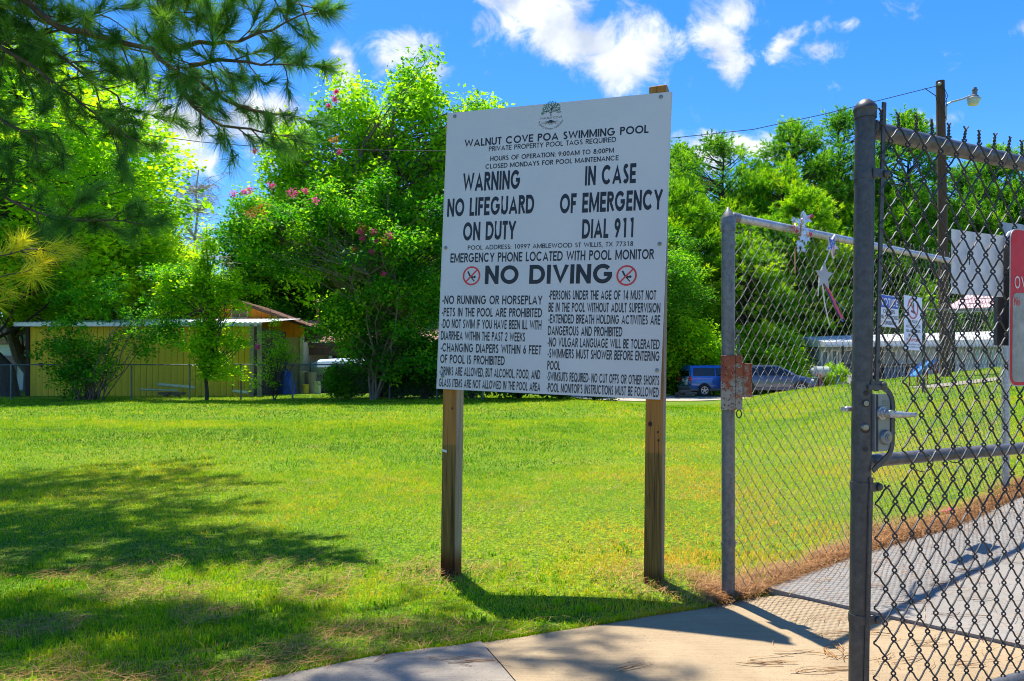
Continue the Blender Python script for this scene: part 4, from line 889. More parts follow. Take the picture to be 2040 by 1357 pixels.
def build_gate_signs():
    o = on_gate(-.018)
    r = thing('blank_notice_sheet', 'blank white sheet tied behind the wires of the near gate', 'sign', tuple(o(.46, 1.3, 0)))
    b = MB(); sheet(b, on_gate(-.020), 8, 6, .365, .624, 1.298, 1.497, .002, lambda u, v: -.003 * math.sin(u * 3.1) - .002 * v); b.build('sheet', WHITEP, r)
    b = MB(); b.tube([on_gate(-.045)(.412 + .012 * math.sin(a), 1.415 + .014 * math.cos(a), 0) for a in np.linspace(0, 6.4, 14)] + [on_gate(-.045)(.41, 1.385, 0)], .0013, 5); b.build('cable_tie', BLACKPL, r)
    b = MB(); b.tube([on_gate(-.03)(.617, 1.49, 0), on_gate(-.03)(.632, 1.505, 0), on_gate(-.03)(.645, 1.51, 0)], .004, 6); b.build('tape', WHITEP, r)
    r = thing('wrapped_panel', 'dark panel with a torn white plastic top hanging behind the gate by the red sign', 'panel', tuple(o(.75, 1.14, 0)))
    b = MB(); sheet(b, on_gate(.030), 6, 10, .677, .99, 1.145, 1.485, .012, lambda u, v: .006 * math.sin(u * 9)); b.build('panel', mat('charcoal plastic', (.075, .072, .08), .5, .3, 8), r)
    b = MB(); sheet(b, on_gate(.016), 8, 4, .672, .99, 1.475, 1.553, .0015, lambda u, v: .005 * math.sin(u * 17 + v * 3)); b.build('plastic_wrap', mat('cloudy plastic', (.5, .5, .52), .3, .2, 15), r)
    r = thing('pool_access_sign', 'red and grey rounded metal sign hung on the front of the gate', 'sign', tuple(o(.85, 1.02, 0)))
    pf = on_gate(-.042)
    def rr(x0, x1, z0, z1, q): 
        out = []
        for cx, cz, a0 in ((x1 - q, z1 - q, 0), (x0 + q, z1 - q, 90), (x0 + q, z0 + q, 180), (x1 - q, z0 + q, 270)):
            out += [(cx + q * math.cos(R(a0 + k * 15)), cz + q * math.sin(R(a0 + k * 15))) for k in range(7)]
        return out
    def plate(name, x0, x1, z0, z1, q, w, th, m, parent):
        pg = rr(x0 - .0745, x1 - .0745, z0 - .004, z1 - .014, q); b = MB(); n = len(pg); b.add([pf(x, z, w) for x, z in pg] + [pf(x, z, w - th) for x, z in pg], [tuple(range(n)), tuple(range(n, 2 * n))[::-1]] + [(i, (i + 1) % n, n + (i + 1) % n, n + i) for i in range(n)]); return b.build(name, m, parent)
    RED = mat('faded red sign face', (.52, .012, .018), .6, .12, 7)
    p0 = plate('plate', .694, 1.02, 1.014, 1.532, .035, 0, .002, mat('worn pale edge', (.42, .42, .38), .5, .2, 20), r)
    plate('border', .6975, 1.0165, 1.0175, 1.5285, .032, .0008, .0008, RED, p0)
    plate('lower_field', .708, 1.006, 1.028, 1.325, .022, .0016, .0008, mat('weathered grey-green face', (.27, .28, .24), .5, .3, 14), p0)
    b = MB(); text_mesh(b, 'O', .642, .671, 1.325, .040, .13, lambda u, v, w: pf(u, v, .0016 + w)); text_mesh(b, 'V', .677, .708, 1.325, .040, .13, lambda u, v, w: pf(u, v, .0016 + w)); b.build('lettering', mat('off white ink', (.62, .58, .52), .5), p0)
    b = MB(); text_mesh(b, 'No', .640, .672, 1.270, .028, .15, lambda u, v, w: pf(u, v, .0024 + w)); b.build('lettering', REDINK, p0)
build_gate_signs()

# ---- things on the fence run
def on_fence(off):
    return lambda s, z, w: Vector((FA.x, FA.y, 0)) + FD * s + FN * (off + w) + Vector((0, 0, z))
def fence_sz(px, py):
    k = (px - 1020) / F; s = (k * FA.y - FA.x) / (FD.x - k * FD.y); Y = FA.y + FD.y * s; return s, CH - (py - HOR) / F * Y
def build_fence_items():
    pl = on_fence(.012)
    s0, z0 = fence_sz(1747, 650); s1, z1 = fence_sz(1786, 592)
    r = thing('cooler_notice', 'small blue and white notice tied to the mesh beside the gate post', 'sign', tuple(pl(s0, z0, 0)))
    b = MB(); sheet(b, pl, 3, 3, s0, s1, z0, z1, .0015); b.build('plate', WHITEP, r)
    q = lambda u, v, w: pl(u, v, .001 + w)
    h = z1 - z0; b = MB(); b.add([q(s0 + .003, z1 - h * .40, 0), q(s1 - .003, z1 - h * .40, 0), q(s1 - .003, z1 - .004, 0), q(s0 + .003, z1 - .004, 0)], [(0, 1, 2, 3)]); b.build('header', mat('blue ink', (.02, .07, .42), .5), r)
    q2 = lambda u, v, w: pl(u, v, .0016 + w)
    b = MB(); text_mesh(b, 'NOTICE', s0 + .010, s1 - .010, z1 - h * .33, h * .23, .17, q2); b.build('lettering', mat('white ink', (.8, .8, .8), .5), r)
    b = MB()
    for k, tx in enumerate(('COOLERS', 'WILL BE CHECKED', 'UPON ENTRY')):
        m_ = (.20, .03, .12)[k] * (s1 - s0); text_mesh(b, tx, s0 + m_, s1 - m_, z1 - h * (.57 + .18 * k), h * .115, .15, q2)
    b.build('lettering', BLACKINK, r)
    s0, z0 = fence_sz(1797, 697); s1, _ = fence_sz(1833, 690); z1 = fence_sz(1797, 588)[1]
    r = thing('no_food_sign', 'narrow white prohibition sign with a red circle tied to the fence mesh', 'sign', tuple(pl(s0, z0, 0)))
    b = MB(); sheet(b, pl, 3, 5, s0, s1, z0, z1, .0015); b.build('plate', mat('pale plastic sign', (.70, .73, .80), .4, .06, 4), r)
    h = z1 - z0; w = s1 - s0; cu = s0 + w * .48; cv = z1 - h * .225; b = MB(); ringm(b, q2, cu, cv, w * .27, .012, 0, ry=.185 * h / (w * .27)); polyline(b, q2, [(cu - w * .20, cv + h * .13), (cu + w * .20, cv - h * .13)], .010, .0003); b.build('prohibition_symbol', REDINK, r)
    b = MB(); b.add([q(cu - .004, cv - h * .07, .0003), q(cu + .018, cv - h * .07, .0003), q(cu + .018, cv + h * .07, .0003), q(cu + .012, cv + h * .11, .0003), q(cu + .002, cv + h * .11, .0003), q(cu - .004, cv + h * .07, .0003)], [tuple(range(6))]); polyline(b, q2, [(cu - .03, cv - h * .05), (cu + .03, cv - h * .085)], .012, -.0003); b.build('bottle_picture', BLACKINK, r)
    b = MB()
    for k, tx in enumerate(('NO FOOD,', 'ALCOHOL, OR', 'GLASS ITEMS', 'BEYOND')):
        m_ = (.20, .10, .10, .24)[k] * w; text_mesh(b, tx, s0 + m_, s1 - m_, z1 - h * (.50 + .085 * k), h * .056, .15, q2)
    for k, tx in enumerate(('VIOLATION WILL', 'RESULT IN REMOVAL')):
        text_mesh(b, tx, s0 + .12 * w, s1 - .12 * w, z1 - h * (.905 + .05 * k), h * .026, .12, q2)
    b.build('lettering', BLACKINK, r)
    b = MB(); text_mesh(b, 'THIS POINT', s0 + .12 * w, s1 - .12 * w, z1 - h * .84, h * .056, .16, q2); b.build('lettering', REDINK, r)
    # patriotic ornaments
    SILV = mat('silver foil', (.62, .62, .66), .25, .15, 30, .5); REDF = mat('red foil', (.6, .03, .06), .3, .15, 30, .3); BLU = mat('blue ribbon', (.03, .09, .45), .5); REDR = mat('red ribbon', (.6, .03, .05), .5); WSTK = mat('white stick', (.72, .70, .66), .5)
    pf = on_fence(.03)
    def star(b, c, r, rot=0, th=.004, tilt=0, sx=1.0):
        pts = [((r if k % 2 == 0 else r * .45) * math.sin(k * math.pi / 5 + rot) * sx, (r if k % 2 == 0 else r * .45) * math.cos(k * math.pi / 5 + rot)) for k in range(10)]
        ux = FD * math.cos(tilt) + FN * math.sin(tilt); nn = FN * math.cos(tilt) - FD * math.sin(tilt)
        b.prism(pts, -nn * th, c + nn * th / 2, ux, (0, 0, 1))
    def at(px, py, w=0): s, z = fence_sz(px, py); return pf(s, z, w)
    r = thing('star_garland', 'tinsel spray of silver and red foil stars on a tan stick over the fence rail', 'decoration', tuple(at(1582, 500)))
    b = MB(); b.tube([at(1580, 545, -.02), at(1579, 500, -.018), at(1583, 470, 0), at(1585, 440, .0)], .0035, 6); b.build('stick', mat('tan stick', (.42, .26, .11), .6), r)
    rng = random.Random(12)
    for k in range(40):
        tt = k / 39; px = 1584 + rng.uniform(-15, 16) * (1.1 - .5 * tt if tt < .75 else .5); py = 428 + tt * 72; rad = rng.uniform(.013, .024)
        if k in (5, 12): rad = .036
        b = MB(); star(b, at(px, py, rng.uniform(-.01, .03)), rad, rng.uniform(0, 6), .0015, rng.uniform(-.9, .9)); b.build('foil_star', REDF if k in (3, 8, 14, 19, 23) else SILV, r)
    r = thing('flag_star_wand', 'stars and stripes star on a white stick leaning over the fence rail', 'decoration', tuple(at(1645, 510)))
    b = MB(); star(b, at(1643, 491, .01), .070, .45, .005, 0, 1.0); st = b.build('star', WSTK, r)
    flag = new_mat('flag print'); t = NT(flag); tc = t.n('ShaderNodeTexCoord').outputs['Object']; wv = t.n('ShaderNodeTexWave', wave_type='BANDS', bands_direction='X'); wv.inputs['Scale'].default_value = 28; t.l(tc, wv.inputs['Vector'])
    c = t.ramp(wv.outputs['Fac'], [(.48, (.72, .70, .70)), (.52, (.55, .03, .04))]); sp = t.n('ShaderNodeSeparateXYZ'); t.l(tc, sp.inputs[0])
    vo = t.n('ShaderNodeTexVoronoi'); vo.inputs['Scale'].default_value = 95; t.l(tc, vo.inputs['Vector']); bl = t.ramp(vo.outputs['Distance'], [(.28, (.75, .75, .8)), (.36, (.03, .06, .35))])
    c = t.mix(t.math('GREATER_THAN', t.math('ADD', sp.outputs[2], t.math('MULTIPLY', sp.outputs[0], -1.0)), .040), c, bl)
    b = t.n('ShaderNodeBsdfPrincipled'); t.l(c, b.inputs['Base Color']); b.inputs['Roughness'].default_value = .4; o = t.n('ShaderNodeOutputMaterial'); t.l(b.outputs[0], o.inputs[0])
    b = MB(); star(b, at(1643, 491, .0145), .060, .45, .002); b.build('flag_print', flag, st)
    b = MB(); b.tube([at(1641, 500, .004), at(1636, 515, .002), at(1629, 545, -.02), at(1626, 590, -.02)], .0033, 6); b.build('stick', WSTK, r)
    r = thing('silver_star_wand', 'grey star wand with hanging red and blue ribbons caught in the fence mesh', 'decoration', tuple(at(1628, 560)))
    b = MB(); star(b, at(1627, 552, .01), .078, .06, .006, .3, .8); b.build('star', mat('grey card star', (.42, .43, .42), .5, .1, 20), r)
    b = MB(); b.tube([at(1629, 566, -.004), at(1634, 605, -.006), at(1642, 650, .0)], .0033, 6); b.build('stick', WSTK, r)
    for name, m, pts, w in (('ribbon', REDR, [(1629, 566), (1640, 585), (1652, 612), (1664, 636)], .024), ('ribbon', BLU, [(1630, 568), (1645, 600), (1658, 625), (1667, 642)], .017), ('ribbon', BLU, [(1632, 570), (1650, 598), (1662, 608), (1670, 618)], .009)):
        b = MB(); vs = []
        for i, (px, py) in enumerate(pts):
            c = at(px, py, .004 + (.006 if m is REDR else 0)); vs += [c - FD * w * .6, c + FD * w * .6]
        b.add(vs, [(2 * i, 2 * i + 1, 2 * i + 3, 2 * i + 2) for i in range(3)]); b.build(name, m, r)
build_fence_items()
# ------------------------------------------------------------------ vegetation
BARK = mat('grey brown bark', (.13, .10, .07), .9, .35, 5, bump=.8, bscale=14, stretch=(4, 4, 1))
BARKD = mat('dark bark', (.06, .045, .032), .9, .35, 5, bump=.8, bscale=14, stretch=(4, 4, 1))
CMBARK = mat('smooth tan bark', (.17, .125, .08), .7, .3, 4, stretch=(3, 3, 1))
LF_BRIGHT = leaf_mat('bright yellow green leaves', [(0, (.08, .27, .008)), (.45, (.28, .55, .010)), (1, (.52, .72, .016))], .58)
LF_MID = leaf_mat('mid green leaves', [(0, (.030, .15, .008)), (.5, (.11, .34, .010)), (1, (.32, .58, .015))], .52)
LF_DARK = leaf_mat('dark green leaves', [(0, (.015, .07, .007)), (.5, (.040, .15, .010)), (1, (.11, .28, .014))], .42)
LF_CM = leaf_mat('crape myrtle leaves', [(0, (.018, .13, .008)), (.5, (.075, .32, .012)), (.85, (.26, .56, .014)), (1, (.48, .66, .02))], .52)
LF_LIME = leaf_mat('lime leaves', [(0, (.12, .34, .006)), (.5, (.34, .60, .008)), (1, (.60, .74, .015))], .56)
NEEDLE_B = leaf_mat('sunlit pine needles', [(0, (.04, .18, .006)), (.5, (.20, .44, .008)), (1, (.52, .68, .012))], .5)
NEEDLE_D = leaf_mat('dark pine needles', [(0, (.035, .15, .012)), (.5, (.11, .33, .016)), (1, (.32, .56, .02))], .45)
PINK = leaf_mat('pink blossom', [(0, (.75, .05, .25)), (1, (.85, .16, .42))], .4, (1, .8, .9))
ORANGE = leaf_mat('orange tinged new leaves', [(0, (.40, .16, .03)), (1, (.55, .28, .06))], .4, (1, .9, .8))
def unit(rng, n):
    v = rng.normal(0, 1, (n, 3)); return v / np.linalg.norm(v, axis=1, keepdims=True)
def leaf_quads(rng, C, L, W, tint, up_bias=.6, droop=.25):
    n = len(C); d = unit(rng, n); d[:, 2] = d[:, 2] * .6 - droop; d /= np.linalg.norm(d, axis=1, keepdims=True)
    nn = unit(rng, n); nn[:, 2] = np.abs(nn[:, 2]) + up_bias; s = np.cross(d, nn); s /= np.linalg.norm(s, axis=1, keepdims=True) + 1e-9
    nn = np.cross(s, d); L = (L * rng.uniform(.65, 1.25, n))[:, None]; W = (W * rng.uniform(.7, 1.2, n))[:, None]
    a = C; b = C + d * L * .45 + s * W / 2 - nn * W * .12; c = C + d * L; e = C + d * L * .45 - s * W / 2 - nn * W * .12
    V = np.stack([a, b, c, e], 1).reshape(-1, 3); Fc = np.arange(n * 4).reshape(-1, 4); return V, Fc, tint
def clump_leaves(rng, centers, radii, per, L, W, flat=.75, shell=.6):
    """leaves gathered in uneven clumps, tint varies by clump"""
    Cs, Ts = [], []
    for c, r in zip(centers, radii):
        n = int(per * (r / np.mean(radii)) ** 2); d = unit(rng, n); rad = r * rng.random(n) ** (shell * .5 + .2) * (1 + .10 * rng.normal(0, 1, n))
        p = d * rad[:, None]; p[:, 2] *= flat; Cs.append(c + p); Ts.append(np.clip(rng.normal(.45, .2) + rng.normal(0, .16, n), 0, 1))
    return leaf_quads(rng, np.concatenate(Cs), L, W, np.concatenate(Ts))
def limb(b, p0, p1, r0, r1, rng, bend=.12, n=6, sides=6):
    p0 = Vector(p0); p1 = Vector(p1); l = (p1 - p0).length; o = Vector((rng.normal(), rng.normal(), abs(rng.normal()) * .4)) * l * bend
    pts = []; rad = []
    for i in range(n + 1):
        t_ = i / n; k = math.sin(t_ * math.pi); pts.append(p0.lerp(p1, t_) + o * k + Vector((rng.normal(), rng.normal(), rng.normal())) * l * .012 * (0 < i < n)); rad.append(r0 * (1 - t_) + r1 * t_)
    b.tube(pts, rad, sides, False); return pts
def deciduous(seed, h, cr, crown_z, n_cl, per, L, W, trunk_r, stems=1, clr=(.45, .95), squash=1.0, lobes=None, spread=.25, flat=.75, inner=.35):
    """-> (wood mesh, leaf mesh) at the origin"""
    rng = np.random.default_rng(seed); b = MB(); cz = (h + crown_z) / 2; ch = (h - crown_z) / 2
    tops = []
    for s in range(stems):
        a = 2 * math.pi * s / max(1, stems) + rng.uniform(-.4, .4); sp = spread * cr if stems > 1 else .06 * cr
        top = (math.cos(a) * sp, math.sin(a) * sp, crown_z + (h - crown_z) * (.75 if stems == 1 else rng.uniform(.3, .75)))
        base = (math.cos(a) * trunk_r * 1.5 * (stems > 1), math.sin(a) * trunk_r * 1.5 * (stems > 1), -.2)
        pts = limb(b, base, top, trunk_r, trunk_r * .25, rng, .05, 10, 8); tops.append(pts)
    cen, rad = [], []
    lob = lobes or [(0, 0, cz, cr, cr, ch, 1)]
    wsum = sum(l[6] for l in lob)
    for l in lob:
        m = max(1, int(n_cl * l[6] / wsum))
        for k in range(m):
            d = unit(rng, 1)[0]; q = rng.uniform(inner, 1) ** .6
            c = np.array([l[0] + d[0] * l[3] * q, l[1] + d[1] * l[4] * q, l[2] + d[2] * l[5] * q])
            r = rng.uniform(*clr); cen.append(c); rad.append(r)
    cen = np.array(cen)
    for c in cen:
        ps = tops[rng.integers(len(tops))]; zt = c[2] - rng.uniform(.5, 2.2); j = min(range(len(ps)), key=lambda i: abs(ps[i].z - zt)); j = max(2, j)
        limb(b, ps[j], c, max(.012, trunk_r * .22), .008, rng, .10, 4, 4)
    V, Fc, T = clump_leaves(rng, cen, rad, per, L, W, flat)
    return b.mesh('trunk'), np_mesh('crown', V, Fc, False, T), cen, rng
def needle_tris(rng, C, D, n_per, L, W, tint, spread=.9):
    """tufts: C centres, D directions"""
    m = len(C); C = np.repeat(C, n_per, 0); D = np.repeat(D, n_per, 0); n = len(C)
    d = D * 1.0 + unit(rng, n) * spread; d /= np.linalg.norm(d, axis=1, keepdims=True); d[:, 2] -= .05
    s = np.cross(d, unit(rng, n)); s /= np.linalg.norm(s, axis=1, keepdims=True) + 1e-9
    l = (L * rng.uniform(.7, 1.15, n))[:, None]; C = C - D * (rng.random(n) * L * .75)[:, None]
    V = np.stack([C - s * W / 2, C + s * W / 2, C + d * l], 1).reshape(-1, 3)
    return V, np.arange(n * 3).reshape(-1, 3), np.clip(np.repeat(tint, n_per) + rng.normal(0, .08, n), 0, 1)
def pine(seed, h, crown_z, cr, n_cl, trunk_r=.2, clr=.95, dens=30, top_round=True, nl=.30):
    rng = np.random.default_rng(seed); b = MB(); lean = rng.normal(0, .02, 2)
    pts = [(lean[0] * z + .08 * math.sin(z * .5), lean[1] * z, z) for z in np.linspace(-.3, h - .4, 12)]; b.tube(pts, [trunk_r * (1 - .82 * i / 11) for i in range(12)], 8, False)
    Cc, Dd, Tt = [], [], []
    for k in range(n_cl):
        t_ = rng.random() ** .85; z = crown_z + (h - crown_z) * t_; prof = (math.sin(min(1, (1 - t_) * 1.9 + .08) * math.pi / 2) ** .8) * (.45 + .55 * min(1, t_ * 2.5 + .2))
        a = rng.uniform(0, 2 * math.pi); q = cr * prof * rng.uniform(.45, 1.05); c = np.array([math.cos(a) * q, math.sin(a) * q, z + q * .18 + rng.normal(0, .2)])
        z0 = max(crown_z * .8, c[2] - q * .5); limb(b, (lean[0] * z0, lean[1] * z0, z0), c, trunk_r * .22, .012, rng, .08, 4, 4)
        r = clr * rng.uniform(.6, 1.2); n = int(dens * (r / clr) ** 2); ct = rng.normal(.45, .2)
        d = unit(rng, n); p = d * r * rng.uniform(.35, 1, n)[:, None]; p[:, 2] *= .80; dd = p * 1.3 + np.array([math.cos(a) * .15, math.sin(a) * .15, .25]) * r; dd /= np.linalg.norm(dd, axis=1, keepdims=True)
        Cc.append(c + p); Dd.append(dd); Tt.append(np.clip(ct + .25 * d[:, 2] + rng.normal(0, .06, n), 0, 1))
    V, Fc, T = needle_tris(rng, np.concatenate(Cc), np.concatenate(Dd), 9, nl, .06, np.concatenate(Tt), .75)
    return b.mesh('trunk'), np_mesh('crown', V, Fc, False, T)
def place(name, wood, leaves, loc, label, cat, wm_, lm, sc=1, rz=0, group=None):
    if isinstance(sc, (int, float)): sc = (sc, sc, sc)
    r = thing(name, label, cat, loc, group, rz); r.scale = sc
    w = link('trunk', wood, None, r); c = link('crown', leaves, None, r)
    for o, m in ((w, wm_), (c, lm)):
        if not o.data.materials: o.data.materials.append(m)
        if o.data.materials[0] is not m: o.material_slots[0].link = 'OBJECT'; o.material_slots[0].material = m
    return r
def ground_at(x, y): return (x, y, float(gz(x, y)))
def px_x(px, d): return (px - 1020) / F * d

def build_back_trees():
    big = [deciduous(101, 12.5, 4.3, 2.8, 250, 130, .20, .12, .24, 1, (.5, 1.05)), deciduous(102, 11.5, 4.6, 2.2, 240, 130, .20, .12, .26, 2, (.5, 1.1), inner=.3)]
    # left edge: tall shade tree with a thick trunk
    x, d = px_x(22, 27.5), 27.5
    place('shade_tree', big[0][0], big[0][1], ground_at(x, d), 'tall bright green shade tree with a thick dark trunk at the left edge', 'tree', BARKD, LF_BRIGHT, (1.45, 1.3, 1.12), .4)
    x, d = px_x(185, 31), 31
    place('shade_tree', big[1][0], big[1][1], ground_at(x, d), 'broad yellow green tree rising behind the middle of the yellow shed', 'tree', BARK, LF_LIME, (.85, .85, .95), 1.9)
    x, d = px_x(80, 36), 36
    place('shade_tree', big[1][0], big[1][1], ground_at(x, d), 'mid green tree filling the gap behind the left end of the yellow shed', 'tree', BARK, LF_MID, (1.25, 1.1, 1.25), 4.4)
    x, d = px_x(-130, 30), 30
    place('shade_tree', big[1][0], big[1][1], ground_at(x, d), 'big leafy tree just past the left edge of the lawn fence', 'tree', BARKD, LF_BRIGHT, (1.2, 1.1, 1.25), 3.4)
    x, d = px_x(270, 34), 34
    place('shade_tree', big[0][0], big[0][1], ground_at(x, d), 'bright lime tree behind the right half of the yellow shed', 'tree', BARK, LF_LIME, (.7, .7, .62), 2.9)
    # tall bright tree behind the crape myrtle: several upright leaders
    lob = [(-2.7, 0, 6.4, 1.5, 1.7, 2.6, 2.0), (-1.2, .4, 8.3, 1.15, 1.6, 2.9, 2.0), (1.1, 0, 8.8, 1.2, 1.6, 3.0, 2.2), (3.4, .2, 8.2, .9, 1.2, 2.3, 1.6), (2.6, -.3, 6.5, 1.5, 1.6, 2.9, 2.0), (0, 0, 4.6, 3.4, 2.2, 2.4, 2.4), (0, 0, 7.0, 3.4, 1.8, 2.2, 2.6), (-3.4, .3, 8.0, .8, .9, 1.6, .8), (4.3, 0, 6.2, .8, 1.2, 2.6, .8)]
    w, l, c, _ = deciduous(103, 12.2, 4.2, 2.0, 470, 115, .18, .105, .16, 5, (.38, .78), lobes=lob, flat=1.0, inner=.12)
    x, d = px_x(768, 26.6), 26.6
    place('leafy_tree', w, l, ground_at(x, d), 'tall yellow green tree with several upright leaders behind the crape myrtle', 'tree', BARK, LF_BRIGHT, (1.08, .95, 1.10))
    # crape myrtle with many stems, in front of it
    lob = [(.2, 0, 4.2, 2.2, 1.5, 2.6, 2.4), (-2.6, 0, 5.4, 1.5, 1.2, 1.2, 1.3), (-4.2, .2, 5.8, 1.0, .9, 1.1, .8), (1.9, 0, 4.8, 1.3, 1.2, 2.3, 1.4), (-.5, 0, 6.6, 1.6, 1.2, 1.2, 1.0), (-.5, 0, 2.6, 1.5, 1.2, 1.2, 1.0), (1.0, 0, 1.7, 2.0, 1.0, 1.2, .9)]
    rngc = np.random.default_rng(77)
    w, l, cen, _ = deciduous(104, 7.8, 3.2, 1.2, 330, 130, .14, .075, .045, 9, (.25, .75), lobes=lob, spread=.35, inner=.25)
    x, d = px_x(742, 24.3), 24.3; r = place('crape_myrtle', w, l, ground_at(x, d), 'large many-stemmed crape myrtle with pink flowers left of the sign board', 'tree', CMBARK, LF_CM)
    gzv = float(gz(x, d))
    fl = [(583, 385, .16), (629, 398, .13), (668, 198, .09), (670, 182, .06), (675, 302, .08), (718, 462, .08), (722, 475, .07), (746, 462, .10), (778, 470, .11), (748, 480, .06), (466, 386, .10), (486, 383, .10), (497, 378, .10), (541, 370, .09), (608, 380, .08), (513, 690, .07), (740, 500, .07), (765, 545, .06), (508, 300, .07), (655, 210, .06)]
    for i, (px, py, rr) in enumerate(fl):
        n = 90; rng = np.random.default_rng(i); p = Vector(P(px, py, 22.9)) - r.location; C = np.array(p) + rng.normal(0, rr * .55, (n, 3)); V, Fc, T = leaf_quads(rng, C, .05, .05, rng.random(n))
        link('blossom', np_mesh('blossom', V, Fc, False, T), PINK, r)
    for i, (px, py, rr) in enumerate([(520, 415, .22), (500, 425, .15), (665, 280, .14), (722, 455, .16), (765, 480, .14), (705, 498, .10)]):
        n = 70; rng = np.random.default_rng(50 + i); p = Vector(P(px, py, 22.9)) - r.location; C = np.array(p) + rng.normal(0, rr * .55, (n, 3)); V, Fc, T = leaf_quads(rng, C, .09, .05, rng.random(n))
        link('new_leaves', np_mesh('new_leaves', V, Fc, False, T), ORANGE, r)
    # second crape myrtle hanging over the house
    w, l, cen, _ = deciduous(105, 6.4, 2.2, 2.6, 130, 120, .16, .09, .05, 5, (.35, .7), spread=.35)
    x, d = px_x(560, 44), 44; place('crape_myrtle', w, l, ground_at(x, d), 'darker crape myrtle with arching crown rising behind the roof of the orange house', 'tree', CMBARK, LF_CM, (1.6, 1.3, 1.75), .7)
    # bush with slanting stems in front of the shed
    rng = np.random.default_rng(8); b = MB(); x, d = px_x(170, 24.2), 24.2
    for k in range(26):
        a = rng.uniform(-1, 1); limb(b, (rng.uniform(-.35, .35), rng.uniform(-.2, .2), -.1), (a * 1.1, rng.uniform(-.6, .6), rng.uniform(1.3, 2.4)), .022, .008, rng, .08, 5, 5)
    for k in range(11): limb(b, (rng.uniform(.2, .6), rng.uniform(-.2, .2), 0), (rng.uniform(1.2, 3.4), rng.uniform(-.7, .5), rng.uniform(2.2, 3.6)), .020, .008, rng, .07, 6, 5)
    cen = [rng.normal(0, 1, 3) * [.55, .4, .5] + [-.1, 0, 1.15] for _ in range(46)] + [np.array([rng.uniform(.6, 3.6), rng.uniform(-.6, .6), rng.uniform(1.6, 4.4)]) for _ in range(44)] + [np.array([rng.uniform(-1.2, .6), rng.uniform(-.5, .5), rng.uniform(1.8, 4.2)]) for _ in range(34)]
    V, Fc, T = clump_leaves(rng, np.array(cen), rng.uniform(.25, .55, len(cen)), 110, .12, .065)
    place('leafy_bush', b.mesh('trunk'), np_mesh('crown', V, Fc, False, T), ground_at(x, d), 'dark bush at the fence with thin slanting stems in front of the yellow shed', 'bush', CMBARK, LF_CM)
    for (px, rr) in ((266, .09), (262, .07), (290, .06)):
        pass
    # slender bright tree
    lob = [(0, 0, 3.5, .75, .6, 2.2, 2), (-.7, 0, 4.6, 1.1, .7, 1.0, 1.6), (.9, 0, 4.3, 1.0, .7, 1.1, 1.4), (.9, 0, 2.4, .6, .5, .5, .6), (.4, 0, 1.3, .8, .6, .6, .8), (-.1, 0, 1.9, .5, .5, 1.1, .9), (0, 0, 6, .5, .5, .9, .6)]
    w, l, c, _ = deciduous(106, 6.6, 1.2, .8, 150, 75, .15, .085, .075, 1, (.25, .5), lobes=lob, inner=.1)
    x, d = px_x(411, 24.0), 24.0; place('young_tree', w, l, ground_at(x, d), 'slender bright green young tree in front of the right half of the yellow shed', 'tree', BARKD, LF_LIME, (.95, .9, .84))
    lob = [(0, 0, 1.9, .45, .4, 1.5, 2), (-.3, 0, .9, .7, .4, .6, 1), (.3, 0, 1.5, .6, .4, .5, .8)]
    w, l, c, _ = deciduous(107, 3.5, .7, .3, 55, 60, .075, .04, .028, 2, (.14, .32), lobes=lob, inner=.1)
    x, d = px_x(545, 23.9), 23.9; place('sapling', w, l, ground_at(x, d), 'thin wispy sapling in front of the orange gabled house', 'tree', BARKD, LF_LIME)
    # hedge row of shrubs along the fence, running behind the sign
    sh = deciduous(108, 2.2, 1.3, .1, 80, 110, .15, .09, .03, 6, (.3, .6), spread=.4)
    names = ['low dark shrub under the crape myrtle stems', 'low dark shrub right of the crape myrtle at the fence', 'dark leafy shrub left of the left sign post', 'dark shrub seen just under the lower left corner of the sign board', 'dark shrub seen under the middle of the sign board', 'dark shrub seen under the lower right part of the sign board', 'dark shrub nearest the right sign post at the lawn edge']
    for i, (px, s) in enumerate(((690, .62), (790, .9), (850, 1.05), (935, 1.2), (1030, 1.15), (1120, 1.1), (1190, .9))):
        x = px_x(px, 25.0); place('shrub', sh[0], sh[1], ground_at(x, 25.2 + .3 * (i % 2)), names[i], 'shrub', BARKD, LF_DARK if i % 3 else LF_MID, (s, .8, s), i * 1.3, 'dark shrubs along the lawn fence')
    # background wood on the left, behind the house
    ORD = ['first', 'second', 'third', 'fourth', 'fifth', 'sixth', 'seventh', 'eighth', 'ninth', 'tenth', 'eleventh', 'twelfth']
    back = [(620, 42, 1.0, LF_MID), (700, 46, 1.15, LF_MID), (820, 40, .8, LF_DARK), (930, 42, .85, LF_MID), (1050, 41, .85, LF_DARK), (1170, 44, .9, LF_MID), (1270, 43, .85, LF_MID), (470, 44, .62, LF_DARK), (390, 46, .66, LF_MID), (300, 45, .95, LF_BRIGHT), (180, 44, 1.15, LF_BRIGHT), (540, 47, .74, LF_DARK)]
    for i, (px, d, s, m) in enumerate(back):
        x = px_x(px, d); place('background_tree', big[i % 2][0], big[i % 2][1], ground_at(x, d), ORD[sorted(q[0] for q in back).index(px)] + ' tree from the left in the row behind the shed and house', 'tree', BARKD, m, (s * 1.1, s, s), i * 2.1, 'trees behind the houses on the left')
    # bare silver tree
    rng = np.random.default_rng(31); b = MB(); x, d = px_x(392, 35), 35
    main = limb(b, (0, 0, -.2), (.1, 0, 10.8), .13, .03, rng, .02, 10, 7)
    fine = MB()
